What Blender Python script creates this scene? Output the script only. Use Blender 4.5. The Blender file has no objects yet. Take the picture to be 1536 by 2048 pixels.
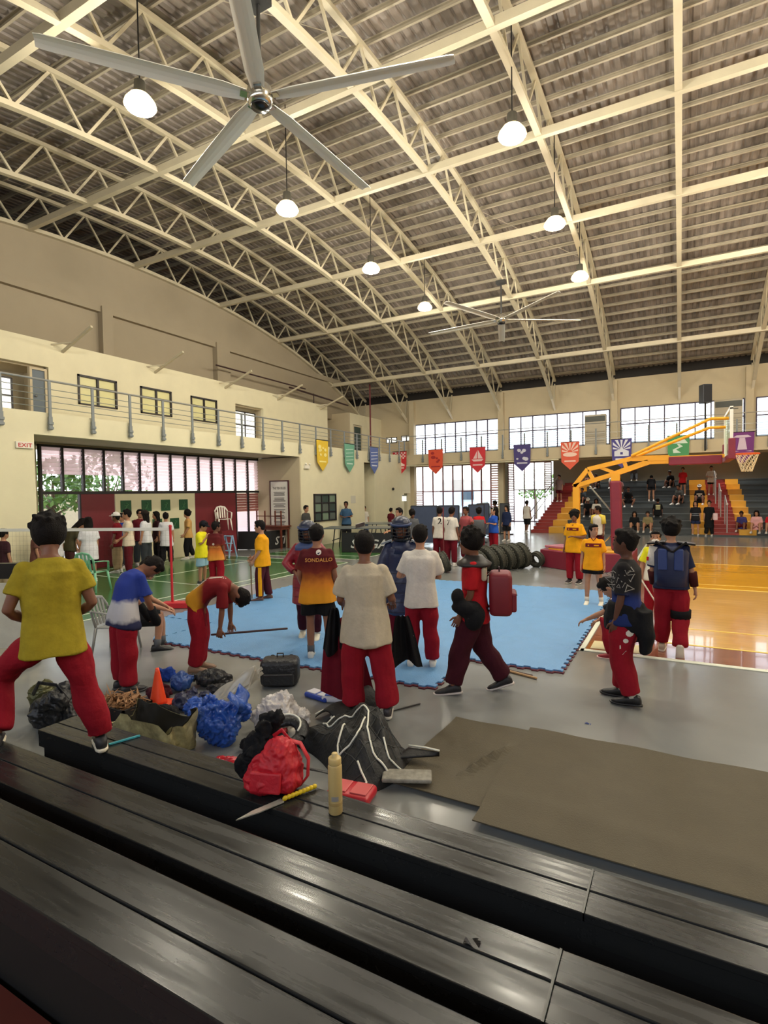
import bpy, bmesh, math, random
from math import sin, cos, pi, radians, sqrt, atan2, hypot
from mathutils import Vector, Matrix, noise
from mathutils.bvhtree import BVHTree
C = bpy.context.scene.collection
random.seed(7)
V = Vector

# ---------------------------------------------------------------- camera
cam_data = bpy.data.cameras.new('camera')
cam_data.sensor_fit = 'HORIZONTAL'
cam_data.sensor_width = 36.0
cam_data.lens = 1088.7 / 1536.0 * 36.0
cam_data.clip_start = 0.05
cam_data.clip_end = 400
camera = bpy.data.objects.new('camera', cam_data)
C.objects.link(camera)
a_, b_, c_ = -0.49899, -0.03293, -0.01579
fwd = V((sin(a_)*cos(b_), cos(a_)*cos(b_), sin(b_)))
r0 = V((cos(a_), -sin(a_), 0)); u0 = r0.cross(fwd)
rt = r0*cos(c_) + u0*sin(c_); up = -r0*sin(c_) + u0*cos(c_)
camera.matrix_world = Matrix(((rt.x, up.x, -fwd.x, 0), (rt.y, up.y, -fwd.y, 0), (rt.z, up.z, -fwd.z, 2.0), (0, 0, 0, 1)))
bpy.context.scene.camera = camera

# ---------------------------------------------------------------- world, exposure
world = bpy.data.worlds.new('world'); bpy.context.scene.world = world
world.use_nodes = True
wn = world.node_tree.nodes; wl = world.node_tree.links
bg = wn['Background']
tc = wn.new('ShaderNodeTexCoord'); sp = wn.new('ShaderNodeSeparateXYZ'); rp = wn.new('ShaderNodeValToRGB')
wl.new(tc.outputs['Generated'], sp.inputs[0]); wl.new(sp.outputs['Z'], rp.inputs[0]); wl.new(rp.outputs[0], bg.inputs[0])
rp.color_ramp.elements[0].position = 0.0; rp.color_ramp.elements[0].color = (0.95, 0.97, 1.0, 1)
rp.color_ramp.elements[1].position = 0.7; rp.color_ramp.elements[1].color = (0.72, 0.82, 1.0, 1)
bg.inputs[1].default_value = 5.0
vs = bpy.context.scene.view_settings
vs.view_transform = 'Standard'; vs.look = 'None'; vs.gamma = 1.0; vs.exposure = 0.12
try: vs.use_curve_mapping = False
except Exception: pass

def portal(x, y, z, sx, sy, rot):
    l = bpy.data.lights.new('window_portal', 'AREA'); l.shape = 'RECTANGLE'; l.size = sx; l.size_y = sy
    l.cycles.is_portal = True
    o = bpy.data.objects.new('window_portal', l); o.location = (x, y, z); o.rotation_euler = rot; C.objects.link(o)
portal(-2.6, 27.25, 4.9, 21, 1.9, (-pi/2, 0, 0))       # upper far windows
portal(-10.4, 27.25, 1.8, 5, 3.4, (-pi/2, 0, 0))       # lower far windows
portal(-8.9, 36.9, 2.0, 3.4, 4.0, (-pi/2, 0, 0))       # exit beside the far stairs
portal(-15.1, 12.4, 1.75, 3.5, 8.6, (0, -pi/2, 0))    # left windows
LAMP_POWER = 270

# ---------------------------------------------------------------- materials
MATS = {}
def srgb(c):
    return tuple(((x/255)/12.92 if x/255 <= 0.04045 else ((x/255+0.055)/1.055)**2.4) for x in c)
def mat(name, col, rough=0.6, metal=0.0, var=0.0, vscale=6.0, bump=0.0, bscale=40.0, emit=None, estr=0, spec=0.5, coat=0.0, trans=0.0, alpha=1.0, stretch=None):
    if name in MATS: return MATS[name]
    m = bpy.data.materials.new(name); m.use_nodes = True
    n = m.node_tree.nodes; l = m.node_tree.links; p = n['Principled BSDF']
    lin = srgb(col) + (1,)
    p.inputs['Base Color'].default_value = lin
    p.inputs['Roughness'].default_value = rough; p.inputs['Metallic'].default_value = metal
    p.inputs['Specular IOR Level'].default_value = spec
    p.inputs['Coat Weight'].default_value = coat
    p.inputs['Transmission Weight'].default_value = trans
    p.inputs['Alpha'].default_value = alpha
    if emit: p.inputs['Emission Color'].default_value = srgb(emit)+(1,); p.inputs['Emission Strength'].default_value = estr
    tcn = n.new('ShaderNodeTexCoord'); vec = tcn.outputs['Object']
    if stretch:
        mp = n.new('ShaderNodeMapping'); mp.inputs['Scale'].default_value = stretch; l.new(vec, mp.inputs[0]); vec = mp.outputs[0]
    if var:
        t = n.new('ShaderNodeTexNoise'); t.inputs['Scale'].default_value = vscale; t.inputs['Detail'].default_value = 5; t.inputs['Roughness'].default_value = 0.6
        l.new(vec, t.inputs['Vector'])
        r = n.new('ShaderNodeValToRGB'); r.color_ramp.elements[0].position = 0.3; r.color_ramp.elements[1].position = 0.72
        r.color_ramp.elements[0].color = tuple(x*(1-var) for x in lin[:3])+(1,)
        r.color_ramp.elements[1].color = tuple(min(1, x*(1+var*0.7)) for x in lin[:3])+(1,)
        l.new(t.outputs[0], r.inputs[0]); l.new(r.outputs[0], p.inputs['Base Color'])
    if bump:
        t = n.new('ShaderNodeTexNoise'); t.inputs['Scale'].default_value = bscale; t.inputs['Detail'].default_value = 4
        l.new(vec, t.inputs['Vector'])
        b = n.new('ShaderNodeBump'); b.inputs['Strength'].default_value = bump; b.inputs['Distance'].default_value = 0.02
        l.new(t.outputs[0], b.inputs['Height']); l.new(b.outputs[0], p.inputs['Normal'])
    MATS[name] = m
    return m
def cloth(name, col, var=0.12): return mat(name, col, 0.85, var=var, vscale=9, bump=0.25, bscale=35, spec=0.2)
def bands(name, stops, axis=2, rough=0.8, jitter=0.0, nscale=8.0, interp='LINEAR'):
    # colour that belongs to the cloth itself: printed bands along an axis of the object (metres)
    if name in MATS: return MATS[name]
    m = bpy.data.materials.new(name); m.use_nodes = True
    n = m.node_tree.nodes; l = m.node_tree.links; p = n['Principled BSDF']
    p.inputs['Roughness'].default_value = rough; p.inputs['Specular IOR Level'].default_value = 0.2
    t = n.new('ShaderNodeTexCoord'); s = n.new('ShaderNodeSeparateXYZ'); l.new(t.outputs['Object'], s.inputs[0])
    src = s.outputs[axis]
    lo, hi = stops[0][0], stops[-1][0]
    if jitter:
        nz = n.new('ShaderNodeTexNoise'); nz.inputs['Scale'].default_value = nscale; l.new(t.outputs['Object'], nz.inputs['Vector'])
        ma = n.new('ShaderNodeMath'); ma.operation = 'MULTIPLY_ADD'; l.new(nz.outputs[0], ma.inputs[0]); ma.inputs[1].default_value = jitter*2; l.new(src, ma.inputs[2])
        mb = n.new('ShaderNodeMath'); mb.operation = 'SUBTRACT'; l.new(ma.outputs[0], mb.inputs[0]); mb.inputs[1].default_value = jitter; src = mb.outputs[0]
    mr = n.new('ShaderNodeMapRange'); mr.inputs[1].default_value = lo; mr.inputs[2].default_value = hi; l.new(src, mr.inputs[0])
    r = n.new('ShaderNodeValToRGB'); r.color_ramp.interpolation = interp
    e = r.color_ramp.elements
    while len(e) > 1: e.remove(e[0])
    for i, (z, c) in enumerate(stops):
        q = e[0] if i == 0 else e.new((z-lo)/(hi-lo))
        q.position = (z-lo)/(hi-lo); q.color = srgb(c)+(1,)
    l.new(mr.outputs[0], r.inputs[0]); l.new(r.outputs[0], p.inputs['Base Color'])
    MATS[name] = m
    return m
def glassmat(name, tint, opaque, rough=0.1, lucent=0.0):
    # thin sheet: part clear, part glossy, part light-scattering
    if name in MATS: return MATS[name]
    m = bpy.data.materials.new(name); m.use_nodes = True
    n = m.node_tree.nodes; l = m.node_tree.links; n.remove(n['Principled BSDF']); out = n['Material Output']
    tr = n.new('ShaderNodeBsdfTransparent'); tr.inputs[0].default_value = srgb(tint)+(1,)
    gl = n.new('ShaderNodeBsdfGlossy'); gl.inputs[1].default_value = rough
    tl = n.new('ShaderNodeBsdfTranslucent'); tl.inputs[0].default_value = srgb(tint)+(1,)
    df = n.new('ShaderNodeBsdfDiffuse'); df.inputs[0].default_value = srgb(tint)+(1,)
    m1 = n.new('ShaderNodeMixShader'); m1.inputs[0].default_value = 0.06; l.new(tr.outputs[0], m1.inputs[1]); l.new(gl.outputs[0], m1.inputs[2])
    m0 = n.new('ShaderNodeMixShader'); m0.inputs[0].default_value = 1-lucent; l.new(tl.outputs[0], m0.inputs[1]); l.new(df.outputs[0], m0.inputs[2])
    m2 = n.new('ShaderNodeMixShader'); m2.inputs[0].default_value = opaque; l.new(m1.outputs[0], m2.inputs[1]); l.new(m0.outputs[0], m2.inputs[2])
    l.new(m2.outputs[0], out.inputs[0])
    MATS[name] = m
    return m

# ---------------------------------------------------------------- geometry helpers
class MB:
    def __init__(s): s.v = []; s.f = []
    def add(s, vs, fs):
        k = len(s.v); s.v += [V(p) for p in vs]; s.f += [tuple(i+k for i in f) for f in fs]; return s
    def box(s, x0, x1, y0, y1, z0, z1):
        return s.add([(x0,y0,z0),(x1,y0,z0),(x1,y1,z0),(x0,y1,z0),(x0,y0,z1),(x1,y0,z1),(x1,y1,z1),(x0,y1,z1)],
                     [(0,3,2,1),(4,5,6,7),(0,1,5,4),(1,2,6,5),(2,3,7,6),(3,0,4,7)])
    def cbox(s, c, d, M=None):
        x, y, z = d[0]/2, d[1]/2, d[2]/2
        pts = [V((i*x, j*y, k*z)) for k in (-1,1) for j in (-1,1) for i in (-1,1)]
        if M is not None: pts = [M @ p for p in pts]
        return s.add([p+V(c) for p in pts], [(0,2,3,1),(4,5,7,6),(0,1,5,4),(1,3,7,5),(3,2,6,7),(2,0,4,6)])
    def bar(s, p0, p1, w, h, upv=(0,0,1)):
        p0, p1 = V(p0), V(p1); d = (p1-p0).normalized(); sd = d.cross(V(upv))
        if sd.length < 1e-4: sd = d.cross(V((1,0,0)))
        sd.normalize(); u = sd.cross(d)
        q = [(-1,-1),(1,-1),(1,1),(-1,1)]
        return s.add([p+sd*(a*w/2)+u*(b*h/2) for p in (p0,p1) for a, b in q], [(0,1,2,3),(7,6,5,4),(0,4,5,1),(1,5,6,2),(2,6,7,3),(3,7,4,0)])
    def tube(s, pts, r, n=8, cap=True):
        # r: number, list, or list of (a,b) ellipse radii
        pts = [V(p) for p in pts]; N = len(pts)
        if not isinstance(r, (list, tuple)): r = [r]*N
        t = (pts[1]-pts[0]).normalized(); ref = V((1,0,0)) if abs(t.x) < 0.8 else V((0,1,0))
        nx = (ref - t*ref.dot(t)).normalized(); vs = []
        for i, p in enumerate(pts):
            t = (pts[min(i+1,N-1)]-pts[max(i-1,0)]).normalized()
            nx = (nx - t*nx.dot(t)).normalized(); ny = t.cross(nx)
            a, b = r[i] if isinstance(r[i], (list, tuple)) else (r[i], r[i])
            vs += [p + nx*(a*cos(2*pi*k/n)) + ny*(b*sin(2*pi*k/n)) for k in range(n)]
        fs = [(i*n+k, i*n+(k+1)%n, (i+1)*n+(k+1)%n, (i+1)*n+k) for i in range(N-1) for k in range(n)]
        if cap: fs += [tuple(range(n-1,-1,-1)), tuple((N-1)*n+k for k in range(n))]
        return s.add(vs, fs)
    def loft(s, rings, cap=True):
        n = len(rings[0]); N = len(rings); vs = [p for r in rings for p in r]
        fs = [(i*n+k, i*n+(k+1)%n, (i+1)*n+(k+1)%n, (i+1)*n+k) for i in range(N-1) for k in range(n)]
        if cap: fs += [tuple(range(n-1,-1,-1)), tuple((N-1)*n+k for k in range(n))]
        return s.add(vs, fs)
    def ball(s, c, r, n=10, m=7, M=None):
        rx, ry, rz = r if isinstance(r, (list, tuple)) else (r,r,r); c = V(c)
        vs = []; fs = []
        for i in range(1, m):
            th = pi*i/m
            for k in range(n):
                p = V((rx*sin(th)*cos(2*pi*k/n), ry*sin(th)*sin(2*pi*k/n), rz*cos(th)))
                vs.append(c+(M@p if M is not None else p))
        tp = V((0,0,rz)); vs += [c+(M@tp if M is not None else tp), c-(M@tp if M is not None else tp)]
        T = len(vs)-2; B = T+1
        for i in range(m-2):
            for k in range(n): fs.append((i*n+k, (i+1)*n+k, (i+1)*n+(k+1)%n, i*n+(k+1)%n))
        for k in range(n): fs.append((T, k, (k+1)%n)); fs.append((B, (m-2)*n+(k+1)%n, (m-2)*n+k))
        return s.add(vs, fs)
    def lathe(s, prof, c=(0,0,0), n=16, M=None):
        c = V(c); rings = []
        for r, z in prof:
            rings.append([c+((M@V((r*cos(2*pi*k/n), r*sin(2*pi*k/n), z))) if M is not None else V((r*cos(2*pi*k/n), r*sin(2*pi*k/n), z))) for k in range(n)])
        return s.loft(rings)
    def prism(s, poly, o, ux, uy, uz):
        # 2D polygon in the plane (ux,uy) at o, thickened along uz
        o, ux, uy, uz = V(o), V(ux), V(uy), V(uz); n = len(poly)
        a = [o+ux*x+uy*y for x, y in poly]; b = [p+uz for p in a]
        return s.add(a+b, [tuple(range(n-1,-1,-1)), tuple(range(n,2*n))]+[(i,(i+1)%n,n+(i+1)%n,n+i) for i in range(n)])
    def sheet(s, fn, nu, nv, thick=0.0):
        vs = [V(fn(i/nu, j/nv)) for j in range(nv+1) for i in range(nu+1)]
        fs = [(j*(nu+1)+i, j*(nu+1)+i+1, (j+1)*(nu+1)+i+1, (j+1)*(nu+1)+i) for j in range(nv) for i in range(nu)]
        if thick:
            K = len(vs); vs2 = [p-V((0,0,thick)) for p in vs]
            f2 = [tuple(reversed([i+K for i in f])) for f in fs]
            w = nu+1; loop = [i for i in range(w)]+[j*w+nu for j in range(1,nv+1)]+[nv*w+i for i in range(nu-1,-1,-1)]+[j*w for j in range(nv-1,0,-1)]
            side = [(loop[i], loop[i]+K, loop[(i+1)%len(loop)]+K, loop[(i+1)%len(loop)]) for i in range(len(loop))]
            return s.add(vs+vs2, fs+f2+side)
        return s.add(vs, fs)
    def build(s, name, m, parent=None, smooth=False, local=False, origin=True):
        me = bpy.data.meshes.new(name)
        off = V((0,0,0)); inv = None
        if parent is not None and not local:
            inv = Matrix.Rotation(-parent.get('_rz', 0.0), 3, 'Z'); off = parent_loc(parent)
            vs = [inv @ (p-off) for p in s.v]
            o = bpy.data.objects.new(name, me)
        elif parent is None and origin and s.v:
            xs = [p.x for p in s.v]; ys = [p.y for p in s.v]; zs = [p.z for p in s.v]
            off = V(((min(xs)+max(xs))/2, (min(ys)+max(ys))/2, min(zs))); vs = [p-off for p in s.v]
            o = bpy.data.objects.new(name, me); o.location = off
        else:
            vs = s.v; o = bpy.data.objects.new(name, me)
        me.from_pydata([tuple(p) for p in vs], [], s.f)
        if smooth: me.shade_smooth()
        me.materials.append(m)
        if parent is not None: o.parent = parent
        C.objects.link(o)
        return o
def parent_loc(p):
    o = V((0,0,0)); q = p
    while q is not None: o = q.location + o; q = q.parent
    return o
def fix_normals(o):
    bm = bmesh.new(); bm.from_mesh(o.data); bmesh.ops.recalc_face_normals(bm, faces=bm.faces); bm.to_mesh(o.data); bm.free()
def bevel(o, w=0.01, seg=2):
    bm = bmesh.new(); bm.from_mesh(o.data)
    bmesh.ops.recalc_face_normals(bm, faces=bm.faces)
    bmesh.ops.bevel(bm, geom=list(bm.edges), offset=w, segments=seg, profile=0.5, affect='EDGES', clamp_overlap=True)
    bm.to_mesh(o.data); bm.free(); return o
def tag(o, label=None, cat=None, group=None, kind=None):
    if label:
        o['label'] = label
        if len(label.split()) > 16: print('LONG', len(label.split()), label)
    if cat: o['category'] = cat
    if group: o['group'] = group
    if kind: o['kind'] = kind
    return o
def thing(name, loc, label=None, cat=None, rz=0.0, group=None, kind=None):
    o = bpy.data.objects.new(name, None); o.empty_display_size = 0.1; o.location = loc; o.rotation_euler = (0,0,rz); o['_rz'] = rz
    C.objects.link(o); return tag(o, label, cat, group, kind)
def copy_tree(o, parent=None):
    c = o.copy(); C.objects.link(c)
    if parent is not None: c.parent = parent
    for ch in list(o.children): copy_tree(ch, c)
    return c
def B1(name, m, x0, x1, y0, y1, z0, z1, parent=None, bev=0, local=False):
    o = MB().box(x0, x1, y0, y1, z0, z1).build(name, m, parent, local=local)
    if bev: bevel(o, bev)
    return o
def text_mesh(txt, size, font_shear=0.0):
    cu = bpy.data.curves.new('lettering', 'FONT'); cu.body = txt; cu.size = size; cu.align_x = 'CENTER'; cu.shear = font_shear; cu.resolution_u = 2; cu.offset = size*0.02
    o = bpy.data.objects.new('lettering', cu); C.objects.link(o)
    dg = bpy.context.evaluated_depsgraph_get(); dg.update()
    me = bpy.data.meshes.new_from_object(o.evaluated_get(dg))
    bpy.data.objects.remove(o); bpy.data.curves.remove(cu)
    return me
def flat_text(name, txt, size, m, o, ux, uy, parent=None, shear=0.0, sx=1.0):
    me = text_mesh(txt, size, shear); mb = MB(); o, ux, uy = V(o), V(ux), V(uy)
    mb.add([o+ux*(v.co.x*sx)+uy*v.co.y for v in me.vertices], [tuple(p.vertices) for p in me.polygons])
    bpy.data.meshes.remove(me)
    return mb.build(name, m, parent)
# ================================================================ SETTING
def struct(o): o['kind'] = 'structure'; return o
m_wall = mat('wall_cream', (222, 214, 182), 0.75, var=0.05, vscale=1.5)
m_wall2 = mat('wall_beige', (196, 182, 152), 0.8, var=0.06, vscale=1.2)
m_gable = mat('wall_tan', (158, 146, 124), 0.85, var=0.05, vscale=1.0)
m_back = mat('alcove_wall', (176, 172, 156), 0.85, var=0.06, vscale=1.0)
m_frame = mat('dark_frame', (34, 28, 30), 0.5)
m_redframe = mat('red_frame', (104, 34, 44), 0.5)
m_ceil = None

# floor ------------------------------------------------------------
def floor_mat():
    m = mat('grey_floor', (128, 130, 128), 0.2, var=0.10, vscale=0.9, spec=0.5)
    n = m.node_tree.nodes; l = m.node_tree.links; p = n['Principled BSDF']
    t = n.new('ShaderNodeTexNoise'); t.inputs['Scale'].default_value = 1.4; t.inputs['Detail'].default_value = 2
    tc2 = n.new('ShaderNodeTexCoord'); l.new(tc2.outputs['Object'], t.inputs['Vector'])
    mr = n.new('ShaderNodeMapRange'); mr.inputs[3].default_value = 0.17; mr.inputs[4].default_value = 0.27
    l.new(t.outputs[0], mr.inputs[0]); l.new(mr.outputs[0], p.inputs['Roughness'])
    return m
floor = B1('floor', floor_mat(), -17.0, 12.0, -4.0, 37.0, -0.2, 0.0); struct(floor)
m_green = mat('green_court_paint', (62, 112, 58), 0.22, var=0.10, vscale=0.8)
m_line = mat('court_line_white', (226, 230, 214), 0.4)
m_yline = mat('court_line_yellow', (240, 208, 96), 0.35)
B1('green_court', m_green, -14.66, -8.56, 0.0, 13.55, 0.0, 0.003, floor)
B1('green_court', m_green, -12.6, -8.7, 14.2, 24.4, 0.0, 0.003, floor)
def line(x0, x1, y0, y1, m=m_line, z=0.005, nm='court_line'): return B1(nm, m, x0, x1, y0, y1, 0.001, z, floor)
line(-8.62, -8.57, 0, 13.55); line(-9.06, -9.02, 0, 13.55); line(-14.66, -8.57, 13.5, 13.55); line(-14.66, -8.57, 12.72, 12.76)
line(-14.66, -9.04, 8.76, 8.80); line(-14.66, -9.04, 4.80, 4.84); line(-11.66, -11.62, 8.78, 13.55); line(-11.66, -11.62, 0, 4.82); line(-14.2, -14.16, 0, 13.55)
line(-12.6, -8.7, 14.2, 14.25); line(-12.6, -8.7, 15.0, 15.04); line(-8.75, -8.7, 14.2, 24.4)
# basketball floor
def wood_mat(name, col, gl=0.16):
    m = mat(name, col, gl, var=0.16, vscale=3.0, stretch=(0.35, 5.0, 1), coat=0.35); return m
m_wood = wood_mat('court_wood', (214, 164, 84)); m_brown = wood_mat('court_border_brown', (142, 84, 62)); m_key = wood_mat('court_key_yellow', (236, 170, 32))
B1('wood_court', m_wood, -0.2, 12.0, 7.95, 22.1, 0.0, 0.006, floor)
B1('court_border', m_brown, -1.05, 12.0, 7.2, 7.93, 0.0, 0.006, floor)
B1('court_border', m_brown, -1.05, -0.22, 7.95, 22.1, 0.0, 0.006, floor)
B1('key_paint', m_key, -0.2, 5.8, 12.65, 16.7, 0.006, 0.009, floor)
line(-1.1, 12, 7.10, 7.19, z=0.008); line(-1.1, 12, 22.1, 22.2, z=0.008); line(-1.12, -1.06, 7.1, 22.2, z=0.008)
line(-0.22, 12, 7.90, 7.95, m_yline, 0.009); line(-0.22, 12, 8.83, 8.87, m_yline, 0.009); line(-0.22, -0.18, 7.9, 22.1, m_yline, 0.009)
line(-0.2, 5.8, 12.6, 12.65, m_yline, 0.011); line(-0.2, 5.8, 13.1, 13.14, m_yline, 0.011); line(-0.2, 5.8, 16.7, 16.75, m_yline, 0.011)
line(-1.0, -0.4, 7.24, 7.62, mat('cream_block_paint', (214, 204, 160), 0.4), 0.012, 'paint_block')
scr = mat('blue_scrap', (40, 60, 120), 0.5)

# left side --------------------------------------------------------
XL = -14.72; XF = -12.66
walls = MB().box(XF-2.1, XF, -4, 6.98, 0, 3.46)
struct(walls.build('wall_left', m_wall))
w = MB().box(-14.9, XF, 16.65, 21.4, 0, 3.46)
# window hole in this wall is filled by a recessed window body
struct(w.build('wall_left', m_wall))
struct(MB().box(-14.9, XF, 22.33, 25.45, 0, 3.46).box(-14.9, XF, 25.45, 26.2, 2.02, 3.46).box(-14.9, -12.85, 26.2, 27.1, 0, 3.46).build('wall_left', m_wall))
struct(MB().box(-15.0, -14.9, 21.3, 22.4, 0, 3.46).build('wall_left', m_back))
# recess back wall: strip over and under the windows
wl_ = MB().box(-14.95, XL-0.08, 6.9, 16.75, 3.42, 3.6).box(-14.95, XL-0.08, 6.9, 8.2, 0, 3.5)
struct(wl_.build('wall_left', m_wall))
# balcony
bal = MB().box(-17.0, XF-0.12, -4, 27.0, 3.50, 3.66)
struct(bal.build('balcony', m_wall2))
struct(MB().box(XF-0.12, XF, -4, 25.42, 3.46, 3.97).build('balcony_fascia', m_wall))
struct(MB().box(XF-0.12, 12, 25.30, 25.42, 3.47, 3.98).build('balcony_fascia', m_wall2))
struct(MB().box(XF, 12, 25.42, 26.85, 3.78, 3.88).build('balcony', m_wall2))
struct(MB().tube([(-12.6, 25.24, 3.44), (-11.5, 25.24, 3.40), (-8, 25.24, 3.42), (-4.8, 25.24, 3.43)], 0.03, 6).build('pipe', m_wall))
# upper rooms behind balcony
ub = MB()
ycuts = [(-4, 6.2), (8.55, 9.33), (10.53, 11.33), (12.51, 13.31), (14.51, 15.45), (17.02, 21.55)]
for y0, y1 in ycuts: ub.box(-14.86, XL, y0, y1, 3.66, 6.2)
for y0, y1 in ((9.33, 10.53), (11.33, 12.51), (13.31, 14.51)):
    ub.box(-14.86, XL, y0, y1, 3.66, 4.64); ub.box(-14.86, XL, y0, y1, 5.47, 6.2)
ub.box(-14.86, XL, 6.2, 8.55, 5.5, 6.2); ub.box(-14.86, XL, 15.45, 17.02, 5.5, 6.2)
struct(ub.build('wall_left', m_wall))
struct(MB().box(-17, -14.86, -4, 21.55, 6.0, 6.1).build('ceiling', m_wall2))
struct(MB().box(-16.9, -14.8, 21.5, 21.6, 3.66, 6.15).build('wall_left', m_wall2))
struct(MB().box(-16.95, -16.85, -4, 25, 3.6, 6.1).build('wall_left', m_wall2))
struct(MB().box(-16.9, -14.74, 23.5, 23.6, 3.66, 6.15).build('wall_left', m_wall2))
b2 = MB().box(-14.84, -14.74, 23.6, 23.9, 3.66, 6.15).box(-14.84, -14.74, 24.75, 26.9, 3.66, 6.15).box(-14.84, -14.74, 23.9, 24.75, 5.6, 6.15)
struct(b2.build('wall_left', m_wall))
# recess side returns at the two door niches
m_blue_door = mat('blue_grey_door', (86, 98, 108), 0.5)
n1 = MB().box(-15.9, -15.8, 6.2, 8.55, 3.66, 5.5).box(-15.8, -14.86, 8.5, 8.58, 3.66, 5.5).box(-15.8, -14.86, 6.15, 6.2, 3.66, 5.5).box(-15.8,-14.86,6.2,8.55,5.45,5.5)
n1.box(-15.9, -15.8, 15.45, 17.02, 3.66, 5.5).box(-15.8, -14.86, 15.4, 15.45, 3.66, 5.5).box(-15.8, -14.86, 17.02, 17.07, 3.66, 5.5).box(-15.8,-14.86,15.45,17.02,5.45,5.5)
struct(n1.build('wall_left', m_wall2))
def door(n, x, y0, y1, z0, z1, m, axis='x'):
    d = thing('door_%d' % n, (x, (y0+y1)/2, z0), kind='structure')
    o = B1('door_leaf', m, x-0.03, x+0.03, y0, y1, z0, z1, d)
    MB().box(x-0.05, x+0.06, y0-0.06, y0, z0, z1+0.06).box(x-0.05, x+0.06, y1, y1+0.06, z0, z1+0.06).box(x-0.05, x+0.06, y0, y1, z1, z1+0.06).build('door_frame', m_wall2, d)
    MB().ball((x+0.07, y0+0.08, z0+1.0), 0.03, 6, 5).build('door_handle', mat('steel', (170,170,165), 0.3, 0.9), d)
    return d
door(1, -14.80, 8.14, 8.46, 3.7, 5.38, m_blue_door)
door(2, -14.80, 23.98, 24.68, 3.7, 5.5, mat('dark_green_door', (40, 60, 52), 0.4))
door(3, -14.5, 25.5, 26.15, 0, 2.0, mat('grey_door', (140, 138, 130), 0.5))
# upper office windows
def office_window(n, y0, y1, z0, z1, x=XL, zt=None):
    w = thing('window_%d' % n, (x, (y0+y1)/2, z0), kind='structure')
    f = 0.055; ym = (y0+y1)/2; zt = zt or z0+(z1-z0)*0.62
    MB().box(x-0.06, x+0.03, y0, y0+f, z0, z1).box(x-0.06, x+0.03, y1-f, y1, z0, z1).box(x-0.06, x+0.03, y0, y1, z0, z0+f*0.7).box(x-0.06, x+0.03, y0, y1, z1-f, z1)\
        .box(x-0.06, x+0.02, ym-f*0.6, ym+f*0.6, z0, z1).box(x-0.06, x+0.02, y0, y1, zt-f*0.5, zt+f*0.5).build('window_frame', m_frame, w)
    g = glassmat('office_pane', (225, 222, 185), 0.75, 0.2, 0.3)
    for a, b in ((y0+f, ym-f*0.6), (ym+f*0.6, y1-f)):
        for c, d in ((z0+f*0.7, zt-f*0.5), (zt+f*0.5, z1-f)): B1('pane', g, x-0.03, x-0.02, a, b, c, d, w)
    return w
for i, (y0, y1) in enumerate(((9.33, 10.53), (11.33, 12.51), (13.31, 14.51))): office_window(1+i, y0, y1, 4.64, 5.47)
# lamps inside the offices (lit rooms behind frosted panes)
for y in (9.9, 11.9, 13.9):
    l = bpy.data.lights.new('office_light', 'AREA'); l.size = 1.0; l.energy = 60; l.color = (1, 0.96, 0.8)
    o = bpy.data.objects.new('office_light', l); o.location = (-15.9, y, 5.9); C.objects.link(o)
# niche windows; their panes are given a glow in place of daylight
def niche_window(n, y0, y1, z0, z1, x=-15.78):
    w = thing('window_%d' % n, (x, (y0+y1)/2, z0), kind='structure')
    mb = MB()
    for k in range(3): yy = y0+(y1-y0)*k/2; mb.box(x, x+0.05, yy-0.02, yy+0.02, z0, z1)
    for k in range(4): zz = z0+(z1-z0)*k/3; mb.box(x, x+0.05, y0, y1, zz-0.02, zz+0.02)
    mb.build('window_frame', m_frame, w)
    for a in range(2):
        for b in range(3):
            B1('pane', mat('daylight_glow_pane', (240,240,236), 0.4, emit=(236,238,232), estr=0.9), x+0.01, x+0.02, y0+(y1-y0)*a/2+0.02, y0+(y1-y0)*(a+1)/2-0.02, z0+(z1-z0)*b/3+0.02, z0+(z1-z0)*(b+1)/3-0.02, w)
niche_window(4, 6.3, 7.75, 3.75, 5.1, -15.0); niche_window(5, 15.75, 16.9, 3.75, 5.3, -15.1)
# left ground window wall -------------------------------------------
YM = [8.24, 8.82, 9.41, 10.03, 10.64, 11.22, 11.81, 12.39, 12.99, 13.57, 14.17, 14.75, 15.34, 16.01, 16.67]
wL = thing('window_6', (XL, 12.4, 0), kind='structure')
for k, y in enumerate(YM):
    B1('mullion', m_frame, XL-0.06, XL+0.04, y-0.03, y+0.03, (0 if k in (0, 12, 13, 14) else 2.17), 3.43, wL)
B1('mullion', m_frame, XL-0.06, XL+0.04, 9.26, 9.30, 0, 2.2, wL)
B1('transom', m_frame, XL-0.06, XL+0.045, 8.2, 16.7, 2.13, 2.21, wL); B1('transom', m_frame, XL-0.06, XL+0.045, 8.2, 16.7, 3.39, 3.45, wL)
m_jal = glassmat('jalousie_glass', (242, 228, 228), 0.62, 0.15, 0.97)
m_jclr = glassmat('clear_jalousie', (225, 235, 225), 0.15, 0.1, 0.5)
me0 = None
for k in range(14):
    y0, y1 = YM[k]+0.035, YM[k+1]-0.035
    for j in range(11):
        z = 2.245+j*0.106
        low = (k < 4 and j < 4)
        p = thing  # noqa
        mb = MB(); t = 0.045 if not low else 0.02
        a = 0.035 if not low else 0.05
        mb.add([(XL-a, y0, z), (XL+a*0.4, y0, z+(0.10 if not low else 0.02)), (XL+a*0.4, y1, z+(0.10 if not low else 0.02)), (XL-a, y1, z),
                (XL-a+0.006, y0, z), (XL+a*0.4+0.006, y0, z+(0.10 if not low else 0.02)), (XL+a*0.4+0.006, y1, z+(0.10 if not low else 0.02)), (XL-a+0.006, y1, z)],
               [(0,1,2,3),(7,6,5,4),(0,4,5,1),(1,5,6,2),(2,6,7,3),(3,7,4,0)])
        mb.build('slat', m_jclr if low else m_jal, wL)
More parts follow.
